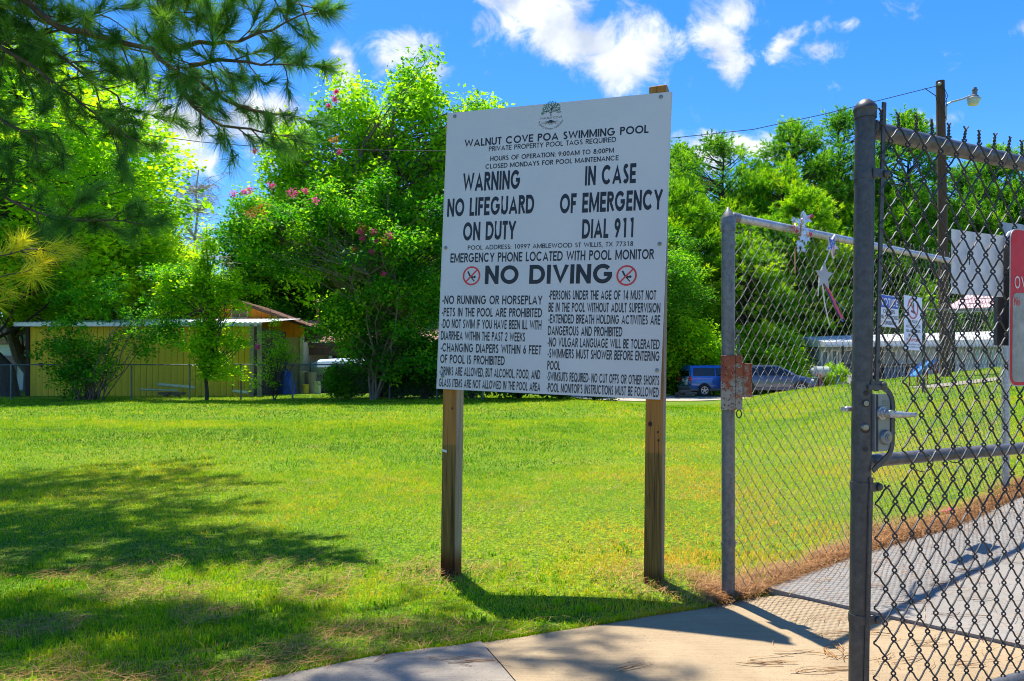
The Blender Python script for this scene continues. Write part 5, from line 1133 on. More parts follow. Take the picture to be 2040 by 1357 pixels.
    for k in range(75):
        j = rng.integers(5, 10); a = rng.uniform(0, 6.28); l = rng.uniform(.8, 2.1); p0 = main[j]; p1 = p0 + Vector((math.cos(a) * l, math.sin(a) * l * .7, rng.uniform(-.2, 1.1))); pts = limb(b, p0, p1, .022, .007, rng, .15, 5, 4)
        for q in range(14):
            p = pts[rng.integers(1, 6)]; a2 = rng.uniform(0, 6.28); l2 = rng.uniform(.3, .8); limb(fine, p, p + Vector((math.cos(a2) * l2, math.sin(a2) * l2, rng.uniform(-.7, .3))), .009, .005, rng, .25, 3, 3)
    r = thing('bare_tree', 'bare silver grey tree with drooping twigs behind the slender green tree', 'tree', ground_at(x, d)); SV_ = mat('silver dead twigs', (.42, .38, .34), .8)
    link('trunk', b.mesh('trunk'), SV_, r); o = link('twigs', fine.mesh('twigs'), SV_, r); o['kind'] = 'stuff'
    x, d = px_x(350, 50), 50; 
    # right side: pine wood
    pv = [pine(201, 18, 8, 3.6, 130, .26), pine(202, 18, 5.5, 3.9, 160, .25), pine(203, 12, 1.8, 3.3, 140, .18, .85), pine(204, 12.5, 3, 3.0, 130, .17, .8)]
    big_l = 'tall rounded dark pine crown against the sky '
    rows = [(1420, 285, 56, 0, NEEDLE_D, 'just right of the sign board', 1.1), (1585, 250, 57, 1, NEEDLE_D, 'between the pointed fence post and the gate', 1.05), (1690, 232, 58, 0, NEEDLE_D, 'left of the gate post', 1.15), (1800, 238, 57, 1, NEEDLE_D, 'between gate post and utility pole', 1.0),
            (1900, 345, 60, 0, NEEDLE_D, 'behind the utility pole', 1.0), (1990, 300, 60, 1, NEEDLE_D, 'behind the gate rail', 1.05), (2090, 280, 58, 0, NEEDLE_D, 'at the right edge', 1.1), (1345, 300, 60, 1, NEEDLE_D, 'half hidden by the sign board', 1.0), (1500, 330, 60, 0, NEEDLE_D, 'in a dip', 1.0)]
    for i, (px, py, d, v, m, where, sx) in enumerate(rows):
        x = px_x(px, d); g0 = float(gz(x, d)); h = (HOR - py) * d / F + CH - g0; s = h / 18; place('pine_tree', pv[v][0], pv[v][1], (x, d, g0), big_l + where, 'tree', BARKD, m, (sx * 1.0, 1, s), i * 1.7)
    ORD = ['first', 'second', 'third', 'fourth', 'fifth', 'sixth', 'seventh', 'eighth', 'ninth', 'tenth', 'eleventh', 'twelfth', 'thirteenth', 'fourteenth', 'fifteenth', 'sixteenth', 'seventeenth', 'eighteenth', 'nineteenth']
    mid = [(1352, 365, 46), (1392, 420, 47), (1455, 400, 50), (1505, 370, 51), (1555, 330, 50), (1600, 400, 47), (1645, 330, 50), (1625, 455, 44), (1700, 410, 46), (1745, 370, 50), (1835, 370, 49), (1790, 430, 45), (1890, 440, 50), (1960, 390, 49), (2030, 370, 48), (1540, 450, 47), (1480, 470, 45), (1330, 450, 44), (1930, 400, 47)]
    for i, (px, py, d) in enumerate(mid):
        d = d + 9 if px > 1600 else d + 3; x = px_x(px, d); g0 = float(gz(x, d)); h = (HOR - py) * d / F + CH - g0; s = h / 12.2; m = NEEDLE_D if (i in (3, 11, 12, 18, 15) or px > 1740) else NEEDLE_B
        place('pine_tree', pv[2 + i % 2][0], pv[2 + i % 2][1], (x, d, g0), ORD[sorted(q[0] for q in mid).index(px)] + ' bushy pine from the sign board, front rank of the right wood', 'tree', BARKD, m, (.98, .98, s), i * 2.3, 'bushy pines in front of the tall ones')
    for i, (px, d, s) in enumerate([(1310, 52, .62), (1400, 54, .66), (1470, 53, .66), (1540, 55, .7), (1620, 54, .68), (1690, 53, .66), (1760, 55, .7), (1840, 54, .72), (1920, 55, .74), (2000, 54, .72), (2080, 53, .72), (1350, 60, .9), (1500, 62, .95), (1650, 62, 1.0), (1800, 62, 1.0), (1950, 63, 1.0)]):
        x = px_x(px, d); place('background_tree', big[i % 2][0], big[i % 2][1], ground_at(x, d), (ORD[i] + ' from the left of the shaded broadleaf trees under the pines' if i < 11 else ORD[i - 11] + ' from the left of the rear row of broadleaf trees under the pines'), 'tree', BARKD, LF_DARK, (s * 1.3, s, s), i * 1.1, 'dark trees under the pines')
    # bright bushes by the cars
    bu = deciduous(109, 4.0, 1.9, .1, 130, 110, .22, .13, .04, 6, (.4, .8), spread=.4)
    for (px, d, s, sz, lb, m) in ((1372, 43.5, 1.15, 1.16, 'bright green rounded bush behind the blue car, left of the fence post', LF_LIME), (1418, 45, .8, .95, 'smaller bright bush against the left side of the pointed fence post', LF_LIME), (1515, 47, 1.35, 1.12, 'large rounded bush with pale leaves above the dark car', LF_BRIGHT), (1340, 44, .8, .9, 'green bush beside the right edge of the sign post', LF_MID), (1590, 44.5, .5, .45, 'small bush by the front of the dark car', LF_BRIGHT), (1665, 44, .4, .5, 'small bright plant among the yard clutter', LF_LIME), (1815, 53, 1.5, 2.05, 'leafy bright green tree behind the notices on the fence', LF_LIME), (2000, 53, 1.5, 2.6, 'bright green tree behind the wrapped panel on the gate', LF_LIME)):
        x = px_x(px, d); place('bush', bu[0], bu[1], ground_at(x, d), lb, 'bush', BARKD, m, (s, s, sz), px * .1)
build_back_trees()

# ------------------------------------------------------------------ the near pine whose boughs hang in from the left
PB = mat('plated pine bark', (.115, .075, .048), .9, .4, 12, bump=1.0, bscale=40)
NGRN = leaf_mat('long green pine needles', [(0, (.035, .13, .028)), (.5, (.10, .27, .045)), (1, (.25, .44, .07))], .42, (1.4, 1.4, .5))
NYEL = leaf_mat('yellowing pine needles', [(0, (.45, .55, .02)), (.5, (.72, .72, .03)), (1, (.80, .66, .05))], .4, (1.2, 1.1, .5))
def build_near_pine():
    rng = np.random.default_rng(404); base = Vector((-7.2, 6.4, float(gz(-7.2, 6.4))))
    root = thing('overhanging_pine', 'near pine tree whose long needled boughs hang across the upper left of the lawn', 'tree', tuple(base))
    b = MB(); b.tube([base + Vector((.0, 0, -.3)), base + Vector((.05, 0, 3)), base + Vector((.1, .1, 7)), base + Vector((.15, .1, 11)), base + Vector((.1, 0, 15))], [.24, .21, .17, .12, .04], 14); b.build('trunk', PB, root)
    def bough(way, world=False, yellow=False, r0=.035, dens=1.0, tl=(.35, .95), up=.15, tn=64, nl=.18):
        pts = [Vector(p) if world else Vector(P(*p)) for p in way]
        # resample
        path = []
        for i in range(len(pts) - 1):
            n = max(2, int((pts[i + 1] - pts[i]).length / .10))
            for k in range(n): path.append(pts[i].lerp(pts[i + 1], k / n) + Vector(rng.normal(0, .008, 3)))
        path.append(pts[-1]); N = len(path); wb = MB(); wb.tube(path, [r0 * (1 - .88 * i / (N - 1)) + .002 for i in range(N)], 8, False)
        TC, TD = [], []
        def shoot(p, d, ln, r, depth):
            pp = [p]; dd = d.normalized(); n = max(3, int(ln / .07))
            for k in range(n):
                dd = (dd + Vector(rng.normal(0, .13, 3)) + Vector((0, 0, -.05 if k < n * .6 else up * .5))).normalized(); pp.append(pp[-1] + dd * (ln / n))
                if depth < 2 and k > 0 and rng.random() < (.62 if depth == 0 else .34):
                    sd_ = (dd + Vector(rng.normal(0, .75, 3))).normalized(); shoot(pp[-1], sd_, ln * rng.uniform(.25, .55), r * .5, depth + 1)
            wb.tube(pp, [r * (1 - .6 * k / n) for k in range(n + 1)], 4, False)
            TC.append(pp[-1]); TD.append(dd)
            if ln > .2 and rng.random() < .6: TC.append(pp[-2] - dd * .03); TD.append(dd)
        i = int(N * .04)
        while i < N:
            t = (path[min(i + 1, N - 1)] - path[max(i - 1, 0)]).normalized(); side_ = Vector(rng.normal(0, 1, 3)); side_ = (side_ - t * side_.dot(t)).normalized(); side_.y *= .8
            fr = i / N; l = rng.uniform(*tl) * (1 - .45 * fr); shoot(path[i], t * .75 + side_ * .85 + Vector((0, 0, -.12)), l, .007, 0); i += max(1, int(rng.uniform(.8, 1.9) / dens))
        shoot(path[-1], (path[-1] - path[-3]), .3, .006, 0)
        bo = wb.build('bough', PB, root)
        C = np.array([tuple(c - base) for c in TC]); D = np.array([tuple(d) for d in TD]); tint = np.clip(rng.normal(.45, .2, len(C)), 0, 1)
        V, Fc, T = needle_tris(rng, C, D, tn, nl, .0042, tint, .72)
        link('needles', np_mesh('needles', V, Fc, False, T), NYEL if yellow else NGRN, bo, kind='stuff'); return len(C)
    tot = 0
    tot += bough([(-420, -300, 6.9), (-120, -120, 6.7), (45, 0, 6.5), (120, 55, 6.4), (210, 75, 6.3), (300, 100, 6.2), (360, 145, 6.1), (400, 165, 6.05), (450, 200, 6.0), (520, 222, 5.9), (575, 228, 5.9)], r0=.058, tl=(.25, .6), dens=.75)
    tot += bough([(330, 92, 6.15), (400, 88, 6.0), (470, 80, 5.9), (540, 60, 5.8), (600, 30, 5.7)], r0=.022, tl=(.25, .6), dens=1.1)
    tot += bough([(360, 145, 6.1), (372, 190, 6.1), (400, 225, 6.1), (440, 245, 6.0), (500, 262, 6.0), (560, 270, 5.9)], r0=.020, tl=(.2, .45), dens=.9)
    tot += bough([(380, 130, 6.1), (440, 120, 5.9), (520, 130, 5.8), (590, 130, 5.7)], r0=.018, tl=(.25, .6), dens=1.0)
    tot += bough([(-100, -420, 6.3), (100, -190, 6.2), (260, -70, 6.1), (340, 25, 6.0), (420, 62, 5.9)], r0=.03, tl=(.35, .8), dens=1.0)
    tot += bough([(150, -300, 6.0), (330, -120, 5.9), (450, -50, 5.8), (540, -10, 5.8), (600, 10, 5.7)], r0=.026, tl=(.3, .7), dens=1.0)
    tot += bough([(-260, -60, 6.5), (-60, 60, 6.4), (60, 130, 6.3), (140, 190, 6.2), (210, 245, 6.2), (250, 270, 6.2)], r0=.030, tl=(.35, .8), dens=1.1)
    tot += bough([(-220, -160, 6.9), (0, 20, 6.8), (90, 90, 6.7), (170, 150, 6.6), (230, 190, 6.6), (260, 230, 6.5)], r0=.028, tl=(.3, .7), dens=1.0)
    tot += bough([(-260, 150, 6.0), (-40, 210, 5.9), (40, 260, 5.8), (100, 300, 5.8)], r0=.026, tl=(.3, .6), dens=.9)
    tot += bough([(-260, 300, 5.9), (-60, 360, 5.8), (20, 400, 5.7), (70, 425, 5.7), (130, 432, 5.7)], r0=.028, tl=(.25, .55), dens=1.2)
    tot += bough([(100, 432, 5.75), (150, 440, 5.7), (200, 440, 5.7), (245, 440, 5.7)], r0=.014, tl=(.2, .42), dens=1.0)
    tot += bough([(-220, 0, 7.2), (-80, 60, 7.1), (20, 90, 7.0), (120, 60, 6.9), (200, 30, 6.8)], r0=.03, tl=(.4, .8), dens=1.0)
    tot += bough([(-150, 545, 5.2), (-70, 530, 5.1), (-10, 510, 5.1), (40, 500, 5.1)], yellow=True, r0=.012, tl=(.12, .22), dens=.9, tn=40)
    tot += bough([(-120, 600, 5.2), (-60, 590, 5.1), (-20, 565, 5.1)], yellow=True, r0=.012, tl=(.1, .2), dens=.9, tn=40)
    # the boughs above the frame that shade the near grass
    for w in ([(-7, 6, 6.2), (-5.2, 5.6, 6.1), (-3.8, 5.3, 5.9), (-2.4, 5.2, 5.7), (-1.2, 5.2, 5.5)], [(-7, 6, 5.6), (-5.5, 5.2, 5.5), (-4.0, 4.7, 5.2), (-2.8, 4.5, 5.0), (-1.7, 4.5, 4.9)], [(-7, 6, 5.0), (-5.6, 4.6, 4.9), (-4.4, 3.9, 4.7), (-3.4, 3.7, 4.6)],
              [(-7, 6.4, 6.8), (-5.0, 5.8, 6.8), (-3.2, 5.4, 6.6), (-1.6, 4.9, 6.4), (-.4, 4.7, 6.3)], [(-7, 6.4, 7.4), (-5.2, 6.2, 7.6), (-3.4, 5.9, 7.6), (-2.2, 5.6, 7.5)], [(-7.2, 6.4, 5.2), (-6, 7.6, 5.2), (-5.2, 8.6, 5.1), (-4.2, 9.2, 5.0)], [(-7.2, 6.4, 6.4), (-6, 8.2, 6.5), (-4.8, 9.2, 6.4), (-3.9, 9.6, 6.2)],
              [(-7, 6.2, 6.8), (-5.4, 7.4, 7.0), (-4.2, 8.0, 7.0), (-3.2, 8.3, 6.9)], [(-7, 6.2, 5.9), (-5.2, 6.8, 6.0), (-4.0, 7.2, 6.0), (-3.0, 7.6, 5.9)],
              [(-7, 6.5, 7.2), (-6.2, 8.0, 7.2), (-5.0, 8.8, 7.1), (-3.9, 9.0, 7.0)], [(-7, 6.5, 8.0), (-6.0, 8.6, 8.0), (-4.6, 9.6, 7.9), (-3.6, 9.8, 7.9)], [(-7, 6.5, 8.8), (-6.6, 9.2, 8.8), (-6.0, 11.0, 8.7)], [(-7, 6.4, 7.5), (-5.2, 7.8, 7.6), (-4.2, 8.9, 7.5)],
              [(-7, 6.6, 7.6), (-6.0, 8.2, 7.8), (-5.4, 9.6, 7.8), (-4.6, 10.8, 7.7)], [(-7, 6.6, 8.4), (-6.2, 9.0, 8.5), (-5.8, 10.6, 8.4), (-5.0, 11.6, 8.3)], [(-7, 6.4, 7.0), (-5.6, 7.4, 7.2), (-4.2, 8.2, 7.2), (-3.4, 8.4, 7.1)], [(-7, 6.3, 7.8), (-5.6, 7.0, 8.0), (-4.2, 7.4, 8.0), (-2.9, 7.7, 7.8)],
              [(-7, 6.2, 6.9), (-5.2, 5.4, 7.0), (-3.4, 5.2, 6.9), (-1.9, 5.3, 6.7)], [(-7, 6.0, 7.4), (-4.8, 5.0, 7.3), (-2.8, 4.9, 7.1), (-.7, 5.0, 6.8)], [(-7, 6.1, 6.4), (-5.4, 4.9, 6.3), (-3.9, 4.6, 6.2), (-2.4, 4.7, 6.0)]):
        tot += bough(w, world=True, r0=.045, tl=(.45, 1.0), dens=1.0, tn=30)
    open('/tmp/tufts','w').write(str(tot))
build_near_pine()
# ------------------------------------------------------------------ buildings, vehicles and other distant things
def gzf(x, y): return float(gz(x, y))
def build_back_fence():
    y0 = 24.6; x0, x1 = -20.5, -1.0
    root = thing('lawn_fence', 'low chain link fence across the back of the lawn before the shed', 'fence', (x0, y0, gzf(x0, y0)))
    M1 = mat('dark weathered pipe', (.13, .14, .14), .5, .2, 5, .3); zt = 1.36
    for px in (22, 145, 262, 378, 480, 583, 678, 776, 870, 962):
        x = px_x(px, y0); b = MB(); b.tube([(x, y0, gzf(x, y0) - .1), (x, y0, zt + .03)], .03, 8); b.build('post', M1, root)
    b = MB(); n = 40; b.tube([(x0 + (x1 - x0) * i / n, y0, zt + .006 * math.sin(i * .9)) for i in range(n + 1)], .022, 8); b.build('top_rail', M1, root)
    vs = []; fs = []; pitch, half, r = .075, .058, .0016; n = int((x1 - x0) / (pitch / 2))
    for i in range(n):
        xa = x0 + i * pitch / 2
        for j in range(20):
            z = zt - .02 - j * half; l = (j + i) % 2; xx0 = xa + (pitch / 2 if l else 0); xx1 = xa + (0 if l else pitch / 2); k = len(vs)
            vs += [(xx0 - r, y0, z), (xx0 + r, y0, z), (xx1 + r, y0, z - half), (xx1 - r, y0, z - half)]; fs.append((k, k + 1, k + 2, k + 3))
    b = MB(); b.v = vs; b.f = fs; b.sm = [False] * len(fs); o = b.build('chain_link_mesh', M1, root); o['kind'] = 'stuff'
build_back_fence()
def build_second_fence():
    y0 = 16.7; x0 = px_x(1840, y0); root = thing('pool_side_fence', 'distant taller chain link fence seen through the gate wires, with a grey corner post', 'fence', (x0, y0, gzf(x0, y0)))
    zt = CH + 128 * y0 / F
    for i in range(4):
        x = x0 + i * 2.0; y = y0 + i * .1; b = MB(); b.tube([(x, y, gzf(x, y) - .1), (x, y, zt + .02)], .038 if i == 0 else .028, 10); b.build('post', GDARK, root)
    b = MB(); b.tube([(x0, y0, zt), (x0 + 6.4, y0 + .32, zt)], .022, 8); b.build('top_rail', GPOST, root)
    vs = []; fs = []
    for (ax, ay, bx, by) in ((x0, y0, x0 + 6.4, y0 + .32), (x0, y0, x0 + 1.6, y0 + 7.0)):
        L = math.hypot(bx - ax, by - ay); pitch, half, r = .075, .048, .0019; n = int(L / (pitch / 2)); ux, uy = (bx - ax) / L, (by - ay) / L
        for i in range(n):
            for j in range(27):
                z = zt - .02 - j * half; l = (j + i) % 2; s0 = i * pitch / 2 + (pitch / 2 if l else 0); s1 = i * pitch / 2 + (0 if l else pitch / 2); k = len(vs)
                vs += [(ax + ux * (s0 - r), ay + uy * (s0 - r), z), (ax + ux * (s0 + r), ay + uy * (s0 + r), z), (ax + ux * (s1 + r), ay + uy * (s1 + r), z - half), (ax + ux * (s1 - r), ay + uy * (s1 - r), z - half)]; fs.append((k, k + 1, k + 2, k + 3))
    b = MB(); b.v = vs; b.f = fs; b.sm = [False] * len(fs); o = b.build('chain_link_mesh', GWIRE, root); o['kind'] = 'stuff'
build_second_fence()

def build_shed():
    y0 = 28.0; xa, xb = px_x(60, y0), px_x(500, y0); z0 = .15; zt = CH + 96 * y0 / F
    root = thing('yellow_shed', 'long low mustard yellow board shed with a white metal roof edge behind the lawn fence', 'shed', ((xa + xb) / 2, y0, z0))
    YEL = mat('mustard painted board', (.90, .57, .018), .7, .14, 2.5, bump=.3, bscale=20, stretch=(1, 1, .25)); DK = mat('dark brown trim', (.055, .03, .02), .8)
    n = 36; w = (xb - xa) / n; b = MB(); b.box((0, 0, 0), (w - .014, .03, zt - z0), bev=.004); pm = b.mesh('plank')
    for i in range(n):
        link('plank', pm, YEL, root, Vector((xa + w * (i + .5), y0 + (.003 if i % 2 else 0), (z0 + zt) / 2)) - root.location)
    b = MB(); b.box(((xa + xb) / 2, y0 + .06, (z0 + zt) / 2), (xb - xa, .06, zt - z0)); b.box((xa + .05, y0 + 2.2, (z0 + zt) / 2), (.08, 4.2, zt - z0)); b.box((xb - .05, y0 + 2.2, (z0 + zt) / 2), (.08, 4.2, zt - z0)); b.box(((xa + xb) / 2, y0 + 4.3, (z0 + zt) / 2), (xb - xa, .06, zt - z0)); b.build('backing_wall', DK, root)
    for x in (xa - .06, xb + .07): b = MB(); b.box((x, y0 - .02, (z0 + zt) / 2), (.12, .14, zt - z0)); b.build('corner_board', DK, root)
    WR = mat('white corrugated metal', (.68, .70, .70), .35, .08, 8, .2); b = MB(); vs = []; m = 150; X0, X1 = xa - .35, xb + .55
    for i in range(m + 1):
        x = X0 + (X1 - X0) * i / m; dz = .016 * math.sin(i * math.pi * .66)
        for (y, z) in ((y0 - .42, zt + .10), (y0 + 4.7, zt + .62)): vs.append((x, y, z + dz))
        vs.append((x, y0 - .42, zt - .05 + 0 * dz))
    fs = [(3 * i, 3 * i + 3, 3 * i + 4, 3 * i + 1) for i in range(m)] + [(3 * i + 2, 3 * i + 5, 3 * i + 3, 3 * i) for i in range(m)]; b.add(vs, fs); b.build('roof', WR, root)
    b = MB(); b.box(((X0 + X1) / 2, y0 - .40, zt + .02), (X1 - X0, .03, .13)); b.build('fascia', WR, root)
    b = MB(); x = px_x(82, y0); b.box((x, y0 - .03, 1.42), (.16, .03, .10), bev=.01); b.box((x + .05, y0 - .05, 1.36), (.05, .03, .12)); b.build('lock_hasp', DK, root)
    # corner posts of the open bay at the right
    TW = mat('pale weathered timber', (.36, .30, .20), .8, .2, 4)
    for px in (497, 512): x = px_x(px, 27.2); b = MB(); b.box((x + .05, 27.3, (z0 + zt) / 2), (.13, .13, zt - z0)); b.build('porch_post', TW, root)
    PV = mat('white pipe', (.62, .62, .56), .5, .1)
    for nm, pts, r, lb in (('drain_pipe', [(314, 766), (388, 772)], .06, 'thick white pipe lying raised against the foot of the yellow shed'), ('drain_pipe', [(279, 776), (355, 778)], .035, 'thin pale pipe lying on the ground left of the thick pipe'), ('drain_pipe', [(464, 779), (494, 782)], .06, 'short white pipe end on the ground at the right corner of the shed')):
        b = MB(); q = [Vector(P(px, py, 27.0)) for px, py in pts]; 
        for p_ in q: p_.z = max(p_.z, gzf(p_.x, p_.y) + r)
        b.tube(q, r, 12); o = b.build(nm, PV); props(o, lb, 'pipe')
    b = MB(); 
    for px in (330, 352): x = px_x(px, 27.0); z = gzf(x, 27); b.box((x, 27.05, z + .14), (.5, .3, .09)); b.box((x, 27.05, z + .07), (.12, .2, .14))
    o = b.build('timber_offcuts', mat('old grey lumber', (.20, .15, .09), .9), None); props(o, 'grey timber offcuts propping the pipes at the foot of the shed', 'lumber')
build_shed()

def shingle_roof(root, A, B, C_, D, rows, m, name='shingles', tab=.30):
    """roof plane: A-B eave, D-C ridge (left to right); courses of separate tabs"""
    A, B, C_, D = map(Vector, (A, B, C_, D)); n = (B - A).cross(D - A).normalized(); n = n if n.z > 0 else -n; b = MB(); rng = random.Random(3)
    b.add([A, B, C_, D], [(0, 1, 2, 3)])
    for r in range(rows):
        f0, f1 = r / rows, min(1, (r + 1.15) / rows); L0, R0 = A.lerp(D, f0), B.lerp(C_, f0); L1, R1 = A.lerp(D, f1), B.lerp(C_, f1); k = max(1, int((R0 - L0).length / tab)); off = (r % 2) * .5
        for i in range(k):
            a, c = min(1, (i + off) / k), min(1, (i + off + .93) / k); h = rng.uniform(.010, .02)
            if a >= 1: continue
            p = [L0.lerp(R0, a) + n * (h + .012), L0.lerp(R0, c) + n * (h + .012), L1.lerp(R1, c) + n * .004, L1.lerp(R1, a) + n * .004, L0.lerp(R0, a) + n * .001, L0.lerp(R0, c) + n * .001]
            b.add(p, [(0, 1, 2, 3), (4, 5, 1, 0)])
    o = b.build(name, m, root); o['kind'] = 'stuff'; return o
def build_house():
    y0 = 33.0; k = y0 / F; X = lambda px: (px - 1020) * k; Z = lambda py: CH - (py - HOR) * k
    root = thing('orange_house', 'low house with an orange gable, louvred vent and brown shingle roof behind the lawn fence', 'house', (X(470), y0, .2))
    OR = mat('orange painted siding', (.92, .30, .012), .7, .08, 3, stretch=(1, 1, .3)); TN = mat('tan stucco wall', (.60, .46, .30), .85, .1, 3); BR = mat('brown roof shingle', (.30, .17, .115), .9, .35, 9); DB = mat('dark brown fascia', (.10, .055, .04), .8); WT = mat('off white trim', (.60, .56, .48), .6)
    ax, az = X(468), Z(601); rx, rz_ = X(606), Z(650); lx = 2 * ax - rx; depth = 9
    # gable boards: vertical planks cut to the slope
    n = 26; w = (rx - lx) / n; zb = Z(672)
    for i in range(n):
        x0, x1 = lx + w * i + .005, lx + w * (i + 1) - .005; zt = lambda x: az - (az - rz_) * abs(x - ax) / (rx - ax)
        b = MB(); b.add([(x0, y0, zb), (x1, y0, zb), (x1, y0, max(zb + .02, zt(x1))), (x0, y0, max(zb + .02, zt(x0))), (x0, y0 + .04, zb), (x1, y0 + .04, zb), (x1, y0 + .04, max(zb + .02, zt(x1))), (x0, y0 + .04, max(zb + .02, zt(x0)))], [(0, 1, 2, 3), (5, 4, 7, 6), (0, 3, 7, 4), (1, 5, 6, 2), (3, 2, 6, 7), (0, 4, 5, 1)]); b.build('gable_board', OR, root)
    b = MB(); b.box(((lx + rx) / 2, y0 + .12, (zb + .1) / 2 + .05), (rx - lx - .1, .16, zb - .1)); b.box((rx - .06, y0 + depth / 2, 1.3), (.12, depth, 2.4)); b.box((lx + .06, y0 + depth / 2, 1.3), (.12, depth, 2.4)); b.build('wall', TN, root)
    b = MB(); b.box((rx - .10, y0 + .02, zb / 2 + .1), (.16, .1, zb - .15)); b.build('corner_board', WT, root)
    for s in (-1, 1):
        b = MB(); ex = ax + s * (rx - ax + .45); ez = az - (az - rz_) * (rx - ax + .45) / (rx - ax)
        vs = [(ax, y0 - .35, az + .10), (ex, y0 - .35, ez + .10), (ex, y0 - .35, ez - .02), (ax, y0 - .35, az - .02)]; vs += [(v[0], v[1] + .06, v[2]) for v in vs]; b.add(vs, [(0, 1, 2, 3), (7, 6, 5, 4), (0, 4, 5, 1), (1, 5, 6, 2), (2, 6, 7, 3), (3, 7, 4, 0)]); b.build('barge_board', DB, root)
        if s > 0: shingle_roof(root, (ex, y0 - .38, ez + .11), (ex, y0 + depth, ez + .11), (ax, y0 + depth, az + .11), (ax, y0 - .38, az + .11), 9, BR)
        else: shingle_roof(root, (ex, y0 + depth, ez + .11), (ex, y0 - .38, ez + .11), (ax, y0 - .38, az + .11), (ax, y0 + depth, az + .11), 9, BR)
    vx, vz = X(478), Z(625); vent = MB()
    for sx in (-1, 0, 1): vent.box((vx + sx * .36, y0 - .03, vz), (.045, .05, .38))
    for sz in (-1, 1): vent.box((vx, y0 - .03, vz + sz * .18), (.76, .052, .045))
    v_ = vent.build('vent', WT, root)
    lm = MB(); lm.box((0, 0, 0), (.31, .012, .03), M=Matrix.Rotation(.6, 3, 'X')); lme = lm.mesh('louvre')
    for sx in (-.18, .18):
        for j in range(7): link('louvre', lme, mat('grey louvre', (.30, .27, .22), .7) if not bpy.data.materials.get('grey louvre') else bpy.data.materials['grey louvre'], v_, Vector((vx + sx, y0 - .02, vz - .15 + j * .05)) - root.location)
    # wing to the right with shingled roof and open carport
    yw = 35.0; kw = yw / F; XW = lambda px: (px - 1020) * kw; ZW = lambda py: CH - (py - HOR) * kw
    x0, x1 = XW(584), XW(925)
    shingle_roof(root, (x0, yw - 1.4, ZW(684)), (x1, yw - 1.4, ZW(684)), (x1, yw + 2.2, ZW(684) + 1.25), (x0, yw + 2.2, ZW(684) + 1.25), 12, BR, tab=.25)
    b = MB(); b.box(((x0 + x1) / 2, yw - 1.38, ZW(684) - .12), (x1 - x0, .05, .20)); b.box(((x0 + x1) / 2, yw - 1.2, ZW(684) - .42), (x1 - x0, .1, .34)); b.build('fascia', DB, root)
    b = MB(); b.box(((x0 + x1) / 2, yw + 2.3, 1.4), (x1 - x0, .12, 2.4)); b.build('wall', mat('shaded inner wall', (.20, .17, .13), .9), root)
    GW = mat('pale green post', (.30, .34, .22), .8)
    for px in (592, 672, 760, 850, 915): b = MB(); b.box((XW(px), yw - 1.3, .95), (.14, .14, 1.9)); b.build('porch_post', GW, root)
    rl = MB(); rl.box((0, 0, 0), (.035, .035, .62)); rm = rl.mesh('baluster'); DKM = mat('dark rail', (.04, .035, .03), .8)
    for i in range(14): link('baluster', rm, DKM, root, Vector((XW(598) + i * .16, yw - 1.1, 1.25)) - root.location)
    b = MB(); b.box((XW(640), yw - 1.1, .92), (2.4, .06, .07)); b.box((XW(640), yw - 1.1, 1.58), (2.4, .06, .06)); b.build('railing', GW, root)
    # chimney pipe
    b = MB(); b.lathe((X(598), y0 + 3, 0), [(.07, 3.0), (.07, 4.55), (.11, 4.56), (.11, 4.7), (.02, 4.78)], 12); b.build('vent_pipe', mat('rusty flue', (.26, .12, .07), .7), root)
    # yard things in front of the wing
    def pot(px, py, r, h, col, name, lb, cat_, d=31.6):
        x = px_x(px, d); z = gzf(x, d); b = MB(); b.lathe((x, d, z), [(r * .82, 0), (r * .9, h * .3), (r, h * .93), (r * 1.06, h * .95), (r * 1.06, h), (r * .94, h), (r * .85, h * .3), (.01, h * .28)], 18); o = b.build(name, mat(lb[:18], col, .5, .1)); props(o, lb, cat_)
    pot(609, 780, .15, .42, (.55, .42, .03), 'bucket', 'yellow bucket beside the fence under the porch', 'bucket'); pot(632, 780, .17, .55, (.50, .50, .42), 'bucket', 'off white bucket right of the yellow one under the porch', 'bucket')
    pot(620, 770, .24, .95, (.22, .23, .22), 'bin', 'dull grey bin standing behind the two buckets', 'bin', 32.2); pot(603, 765, .2, 1.0, (.45, .46, .42), 'barrel', 'pale grey barrel at the left porch post', 'barrel', 32.4)
    # blue tarpaulin heap and blue-white boat cover
    def lump(px, d, sx, sy, sz, m, name, lb, cat_, z=0, seed=1):
        rg = np.random.default_rng(seed); x = px_x(px, d); vs = []; fs = []; nu, nv = 20, 9
        for j in range(nv):
            for i in range(nu):
                a = 2 * math.pi * i / nu; t_ = j / (nv - 1) * math.pi / 2; q = 1 + .10 * math.sin(a * 3 + seed) + .07 * rg.normal()
                vs.append((x + math.cos(a) * math.cos(t_) * sx * q, d + math.sin(a) * math.cos(t_) * sy * q, gzf(x, d) + z + math.sin(t_) * sz * (1 + .05 * rg.normal())))
        fs = [(j * nu + i, j * nu + (i + 1) % nu, (j + 1) * nu + (i + 1) % nu, (j + 1) * nu + i) for j in range(nv - 1) for i in range(nu)]; b = MB(); b.add(vs, fs, True); o = b.build(name, m); props(o, lb, cat_)
    lump(570, 31.2, .38, .3, 1.05, mat('blue tarpaulin', (.01, .06, .42), .45, .3, 3), 'tarpaulin', 'crumpled bright blue tarpaulin by the corner of the house', 'tarp')
    # covered boat hull under the porch
    x = px_x(690, 33); b = MB(); st = [(-1.6, .12, .2), (-1.2, .42, .42), (0, .55, .5), (1.2, .5, .42), (1.6, .42, .35)]; vs = []
